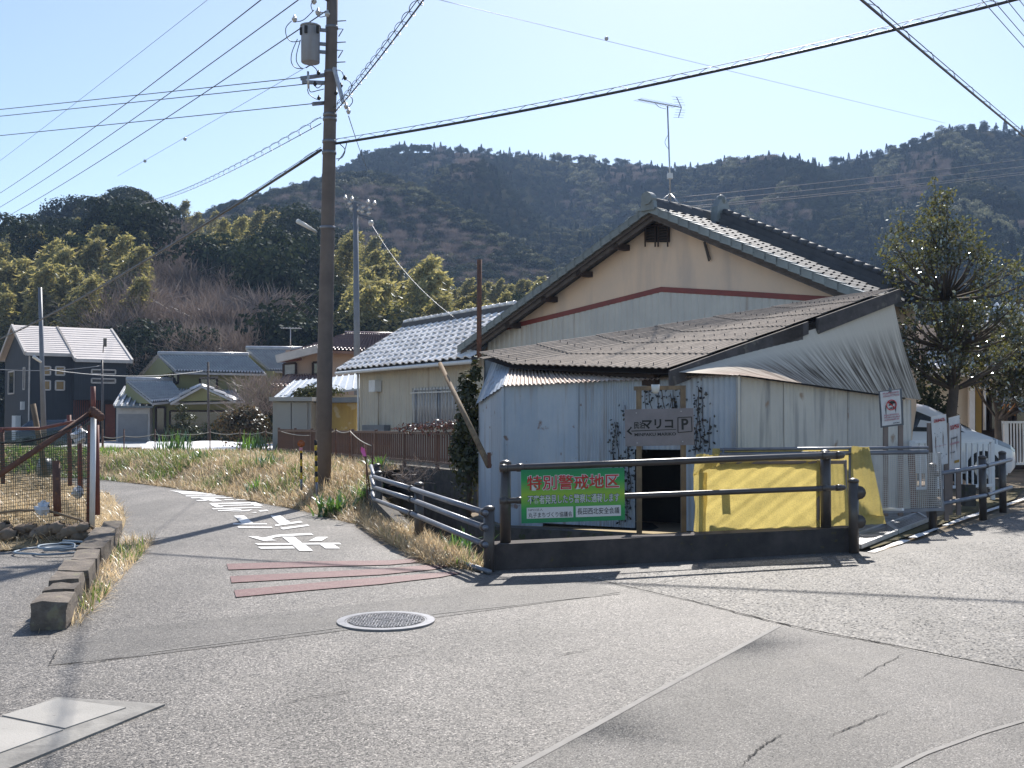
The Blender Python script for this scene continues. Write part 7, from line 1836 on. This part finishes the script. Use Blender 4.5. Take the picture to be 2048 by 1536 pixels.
grove(H1, 'evergreen', 7, [(180, 640), (330, 650), (420, 690), (300, 710), (170, 680)], .75, 'dark leafy tree above the charcoal house roof', GE, 12, 22)

# ---- woods that read as a mass
def scatter(name, pts, keys, smin, smax, seed, label=None):
    r = random.Random(seed); col = bpy.data.collections.new(name + '_kinds')
    for key in keys:
        for kind, cm, tm in PROTO[key]: col.objects.link(bpy.data.objects.new(kind + '_crown', cm))
    nk = len(col.objects); me = bpy.data.meshes.new(name); me.from_pydata(pts, [], [])
    for an, vals in (('tree_scale', [r.uniform(smin, smax) for _ in pts]), ('tree_turn', [r.uniform(0, 6.28) for _ in pts])):
        me.attributes.new(an, 'FLOAT', 'POINT').data.foreach_set('value', vals)
    me.attributes.new('tree_kind', 'INT', 'POINT').data.foreach_set('value', [r.randrange(nk) for _ in pts])
    o = bpy.data.objects.new(name, me); COL.objects.link(o); tag(o, label, kind='stuff')
    ng = bpy.data.node_groups.new(name, 'GeometryNodeTree'); ng.interface.new_socket('Geometry', in_out='INPUT', socket_type='NodeSocketGeometry'); ng.interface.new_socket('Geometry', in_out='OUTPUT', socket_type='NodeSocketGeometry')
    gi = nd(ng, 'NodeGroupInput'); go = nd(ng, 'NodeGroupOutput'); ci = nd(ng, 'GeometryNodeCollectionInfo'); ci.inputs[0].default_value = col; ci.inputs[1].default_value = True; ci.inputs[2].default_value = True
    ip = nd(ng, 'GeometryNodeInstanceOnPoints'); ip.inputs['Pick Instance'].default_value = True
    def att(n_, t): a = nd(ng, 'GeometryNodeInputNamedAttribute', data_type=t); a.inputs[0].default_value = n_; return a.outputs[0]
    cx = nd(ng, 'ShaderNodeCombineXYZ'); lk(ng, att('tree_turn', 'FLOAT'), cx.inputs[2])
    lk(ng, gi.outputs[0], ip.inputs['Points']); lk(ng, ci.outputs[0], ip.inputs['Instance']); lk(ng, att('tree_kind', 'INT'), ip.inputs['Instance Index']); lk(ng, cx.outputs[0], ip.inputs['Rotation']); lk(ng, att('tree_scale', 'FLOAT'), ip.inputs['Scale']); lk(ng, ip.outputs[0], go.inputs[0])
    o.modifiers.new('wood', 'NODES').node_group = ng; return o
def cover(hill, n, u0, u1, t0, t1, seed, keep=None):
    r = random.Random(seed); out = []
    tries = 0
    while len(out) < n and tries < n * 60:
        tries += 1; u = r.uniform(u0, u1); t = t0 + (t1 - t0) * r.random() ** .8; p = hill.pt(u, t)
        if keep and not keep(u, 828 - (p.z - EYE) / p.y * F, r): continue
        out.append(tuple(p - Vector((0, 0, .3))))
    return out
nz = lambda a, b, k: .5 + .25 * (math.sin(a * .021 + k) + math.sin(b * .033 - k + a * .012))
scatter('far_wood', cover(H3, 9000, 250, 2250, .0, 1.0, 21), ['conifer', 'evergreen', 'evergreen', 'evergreen'], .32, .54, 31)
m_pale_crown = leaf_mat('sunlit_pale_broadleaf', (0.11, 0.12, 0.06), (0.24, 0.23, 0.14), trans=.4, gloss=.01)  # light-leaved trees, with sunlight on the ridge crests worked into the leaf colour
for k in range(2): proto('pale', 'pale_tree', crown_blobs(90 + k, ev_blobs(90 + k, 8, 3.2, 8), 900, .5, m_pale_crown, 'crown'), PROTO['olive'][k][2])
RIDGE_LINES = [[(1110, 305), (1150, 370), (1190, 430)], [(1175, 330), (1195, 400), (1215, 450)], [(1590, 385), (1540, 440)], [(1470, 350), (1455, 375)], [(1895, 285), (1930, 315), (1975, 335)], [(1800, 330), (1770, 360)], [(1240, 420), (1320, 500)], [(1480, 425), (1510, 480), (1560, 560)]]
scatter('pale_wood', cover(H3, 420, 1050, 2050, .1, .99, 61, lambda u, v, r: min(seg_dist(l, u, v) for l in RIDGE_LINES) < 13), ['pale', 'pale', 'olive'], .5, .85, 62)
scatter('pale_wood', cover(H4, 220, 1850, 2100, .6, 1.0, 63, lambda u, v, r: seg_dist([(1880, 425), (1940, 440), (2000, 460), (2050, 490)], u, v) < 24), ['pale'], .5, .8, 64)
scatter('pale_wood', cover(H2, 320, 640, 1200, .5, 1.0, 65, lambda u, v, r: v - interp(SKY2, u) < 58), ['pale', 'olive'], .42, .62, 66)
scatter('brown_wood', cover(H3, 380, 640, 2100, .1, .95, 67, lambda u, v, r: nz(u, v, 1) > .66), ['bare'], .5, .8, 68)
scatter('far_wood', cover(H3, 1500, 700, 2250, .15, .97, 22, lambda u, v, r: nz(u, v, 3) > .62), ['olive'], .4, .6, 32)
scatter('spur_wood', cover(H2, 1900, 200, 1250, .35, 1.0, 23, lambda u, v, r: r.random() < (.95 if v - interp(SKY2, u) < 45 else .28)), ['evergreen', 'olive'], .38, .62, 33)
scatter('spur_scrub', cover(H2, 1600, 400, 1200, .1, .9, 24), ['bare', 'bush', 'bare'], .4, .75, 34)
scatter('side_wood', cover(H4, 1500, 1500, 2300, .1, 1.0, 25), ['evergreen', 'conifer', 'evergreen'], .4, .7, 35)
scatter('side_wood', cover(H4, 200, 1780, 2100, .9, 1.0, 26), ['olive'], .5, .75, 36)
scatter('near_undergrowth', cover(H1, 1300, -300, 1200, .02, 1.0, 27, lambda u, v, r: not (200 < u < 560 and 500 < v < 800 and r.random() < .9)), ['bush'], .7, 1.3, 37)
scatter('near_evergreens', cover(H1, 420, -300, 1200, .02, 1.0, 57, lambda u, v, r: (u < 330 and v < 500) or (330 < u < 660 and v < 560 and not (u < 560 and v > 500))), ['evergreen', 'olive'], .6, .95, 58)
scatter('near_undergrowth', cover(H1, 500, 1150, 2600, .02, 1.0, 28), ['evergreen', 'olive'], .6, .9, 38)
scatter('near_undergrowth', cover(H1, 330, -900, -60, .02, 1.0, 29), ['evergreen', 'olive', 'bamboo'], .7, 1.0, 39)

# ================================================================ garden plants and near trees
def branch_tree(name, base, label, cat, trunk_pts, r0, tips, leaf_n, leaf, mat, seed, spread, bark=None, group=None):
    """trunk, limbs to every tip, a spray of single leaves round each tip"""
    r = np.random.default_rng(seed); t = thing(name, base, label, cat, group); base = Vector(base)
    tp = [base + Vector(p) for p in trunk_pts]; mb = MB(); mb.tube(tp, [r0 * (1 - .8 * k / (len(tp) - 1)) for k in range(len(tp))], 8); S(mb).build('trunk', bark or m_bark, t)
    lm = MB(); cs = []
    for tip in tips:
        tip = base + Vector(tip); s = min(tp[1:], key=lambda q: (q - tip).length + max(0, q.z - tip.z + .3) * 3); md = s.lerp(tip, .55) + Vector((0, 0, -.08 * (tip - s).length))
        L = (tip - s).length; lm.tube([s, md, tip], [min(r0 * .4, .012 + .014 * L), .012 + .005 * L, .005], 5)
        for q in range(3):
            e = tip + Vector(r.normal(0, spread, 3)); st_ = md.lerp(tip, r.uniform(.3, .9)); lm.tube([st_, e], [.007, .003], 4); k = max(1, leaf_n // 4)
            f = r.uniform(.2, 1.1, (k, 1)); cs.append(np.array(st_)[None] * (1 - f) + np.array(e)[None] * f + r.normal(0, spread * .28, (k, 3)))
        cs.append(np.array(tip)[None] + r.normal(0, spread * .6, (max(1, leaf_n // 4), 3)))
    S(lm).build('limbs', bark or m_bark, t)
    c = np.concatenate(cs); n = len(c); d = unit(r, n) * .8 + np.array([0, 0, -.25]); d /= np.linalg.norm(d, axis=1, keepdims=True); nn = unit(r, n) * .8 + np.array([0, -.1, .55])
    v, f = quads(c - np.array(base), d, nn, leaf[0] * r.uniform(.7, 1.3, n), leaf[1] * r.uniform(.7, 1.3, n)); link_mesh('leaves', raw_mesh('leaves', v, f, mat), t)['kind'] = 'stuff'; return t
# the glossy camellia-like tree by the car: crown outline in photo pixels at its own distance
YT = 19.0; base = P(1902, 905, YT); r = random.Random(12)
def px(u, v, dy=0): p = P(u, v, YT); return Vector((p.x - base.x, dy, p.z - base.z))
outl = [(1868, 372), (1895, 378), (1930, 425), (1965, 450), (1985, 510), (2030, 560), (2065, 600), (2075, 660), (2040, 730), (1960, 755), (1900, 775), (1830, 740), (1790, 700), (1765, 650), (1785, 610), (1750, 590), (1745, 510), (1790, 450), (1840, 425)]
tips = []
while len(tips) < 145:
    u, v = r.uniform(1755, 2065), r.uniform(380, 770)
    if inside(outl, u, v):
        w = 1.0 * math.sin(math.pi * min(.85, max(.1, (v - 370) / 400))); tips.append(tuple(px(u, v, r.uniform(-1.5, 1.5) * w)))
branch_tree('glossy_tree', base, 'glossy-leaved evergreen tree glittering beside the shed and the white car', 'tree', [(0, 0, -.2), tuple(px(1900, 850)), tuple(px(1908, 780)), tuple(px(1898, 700)), tuple(px(1890, 600)), tuple(px(1882, 500)), tuple(px(1880, 420))], .12, tips, 92, (.075, .042), m_leaf_gloss, 3, .17)
YT2 = 21.5; base = P(1998, 915, YT2); tips = []
def px2(u, v, dy=0): p = P(u, v, YT2); return Vector((p.x - base.x, dy, p.z - base.z))
while len(tips) < 85:
    u, v = r.uniform(1930, 2150), r.uniform(650, 800)
    if ((u - 2035) / 110) ** 2 + ((v - 720) / 80) ** 2 < 1: tips.append(tuple(px2(u, v, r.uniform(-1.2, 1.2))))
branch_tree('glossy_tree', base, 'lower glossy tree behind the orange mailbox', 'tree', [(0, 0, -.3), tuple(px2(1996, 840)), tuple(px2(2004, 760)), tuple(px2(2015, 690))], .09, tips, 110, (.09, .05), m_leaf_gloss, 4, .2)
# dark hedge shrub behind the car left of the tree
def blob_plant(name, base, label, cat, blobs, n, size, mat, seed, group=None, stem=True):
    base = Vector(base); t = thing(name, base, label, cat, group); me = crown_blobs(seed, blobs, n, size, mat, 'foliage', shell=(.45, 1.08)); link_mesh('foliage', me, t)['kind'] = 'stuff'
    if stem: o = link_mesh('trunk', trunk_mesh(max(b[2] for b in blobs) * .8, .05, seed, m_bark, 5, .25), t)
    return t
blob_plant('dark_shrub', P(1835, 910, 21.5), 'dense dark shrub between the shed end and the glossy tree', 'shrub', [(0, 0, 1.0, .6, .6, .8), (.35, .1, .7, .5, .5, .6), (-.4, 0, .7, .5, .5, .6)], 2200, .09, m_leaf_dark, 81)
b = P(937, 950, 17.6); b.z = .2
blob_plant('hedge_shrub', b, 'tall narrow conifer shrub squeezed between outbuilding and tin shed', 'shrub', [(0, 0, .5, .26, .26, .6), (.02, 0, 1.1, .27, .27, .55), (-.02, 0, 1.6, .2, .2, .5), (.12, 0, 2.0, .1, .1, .35), (.2, 0, .9, .2, .2, .7), (-.15, 0, .7, .18, .18, .5)], 5200, .07, m_leaf_hedge, 82)
blob_plant('round_bush', P(487, 905, 38), 'rounded rust-tinged bush on the bank in front of the olive house', 'bush', [(0, 0, .8, 1.0, .9, .75), (-.5, 0, .9, .6, .6, .55), (.5, 0, .75, .6, .6, .55), (.1, 0, 1.3, .55, .5, .4)], 3400, .11, leaf_mat('russet_leaves', (0.05, 0.05, 0.015), (0.14, 0.075, 0.02), trans=.4, gloss=.05), 83)
blob_plant('garden_pine', P(365, 905, 46), 'small clipped pine before the olive house entrance', 'tree', [(0, 0, 1.0, .65, .6, .3), (.1, 0, 1.45, .5, .5, .28), (-.05, 0, 1.9, .3, .3, .2), (-.4, 0, .75, .45, .4, .2), (.5, 0, .8, .4, .4, .2)], 1800, .11, m_leaf_hedge, 84)
blob_plant('dark_shrub', P(530, 900, 44), 'dark leafy shrub behind the storage cabinet corner', 'shrub', [(0, 0, 1.2, .9, .8, .9), (.5, 0, 1.7, .6, .6, .6)], 1800, .13, m_leaf_dark, 85)
blob_plant('dark_shrub', P(640, 800, 36), 'leafy shrub top above the cabinet roof', 'shrub', [(0, 0, .2, .9, .5, .35), (-.5, 0, .1, .5, .4, .3)], 900, .12, m_leaf_olive, 86)
blob_plant('garden_shrub', P(440, 905, 54), 'low dark garden shrub beside the olive house wall', 'shrub', [(0, 0, .8, 1.3, .8, .8), (1.5, 0, .7, 1.0, .8, .7), (-1.5, 0, .6, .8, .6, .6)], 1800, .16, m_leaf_dark, 87)
t = plant_tree('bare', P(520, 870, 43), .42, 'bare twiggy shrub left of the storage cabinet', None, random.Random(2), 1)
o = blob_plant('wall_plant', P(880, 868, 19.3), 'low reddish shrub along the top of the bar fence by the barred window', 'shrub', [(0, 0, .1, .5, .25, .16), (-.5, .3, .08, .4, .2, .12), (.35, -.3, .12, .35, .2, .16)], 900, .05, leaf_mat('reddish_leaves', (0.05, 0.04, 0.02), (0.12, 0.035, 0.03), trans=.3), 88, stem=False)
mb = MB(); r = random.Random(8)
for k in range(220):
    s = r.random(); c = Vector((-1.9, 17.2, .4)).lerp(Vector((-1.6, 19.6, .35)), s) + Vector((r.gauss(0, .2), r.gauss(0, .3), r.uniform(0, .3))); d = Vector((r.gauss(0, .4), r.gauss(0, .3), r.uniform(-.2, .6))) * .5; w = Vector((r.gauss(0, 1), r.gauss(0, 1), r.gauss(0, 1))).normalized() * .006; mb.quad(c - w, c + d - w * .4, c + d + w * .4, c + w)
tag(mb.build('dead_brambles', m_twig, kind='stuff'), None)
# ================================================================ air
hz = MB().box((0, 412, 90), (1420, 890, 200))
hm = bpy.data.materials.new('pale_haze'); hm.use_nodes = True; nt = hm.node_tree; nt.nodes.remove(nt.nodes['Principled BSDF'])
pv = nd(nt, 'ShaderNodeVolumePrincipled'); pv.inputs['Color'].default_value = (0.45, 0.65, 1.0, 1); pv.inputs['Density'].default_value = 0.00036; pv.inputs['Anisotropy'].default_value = 0.1
lk(nt, pv.outputs[0], nt.nodes['Material Output'].inputs['Volume'])
hz.build('haze', hm, kind='stuff')
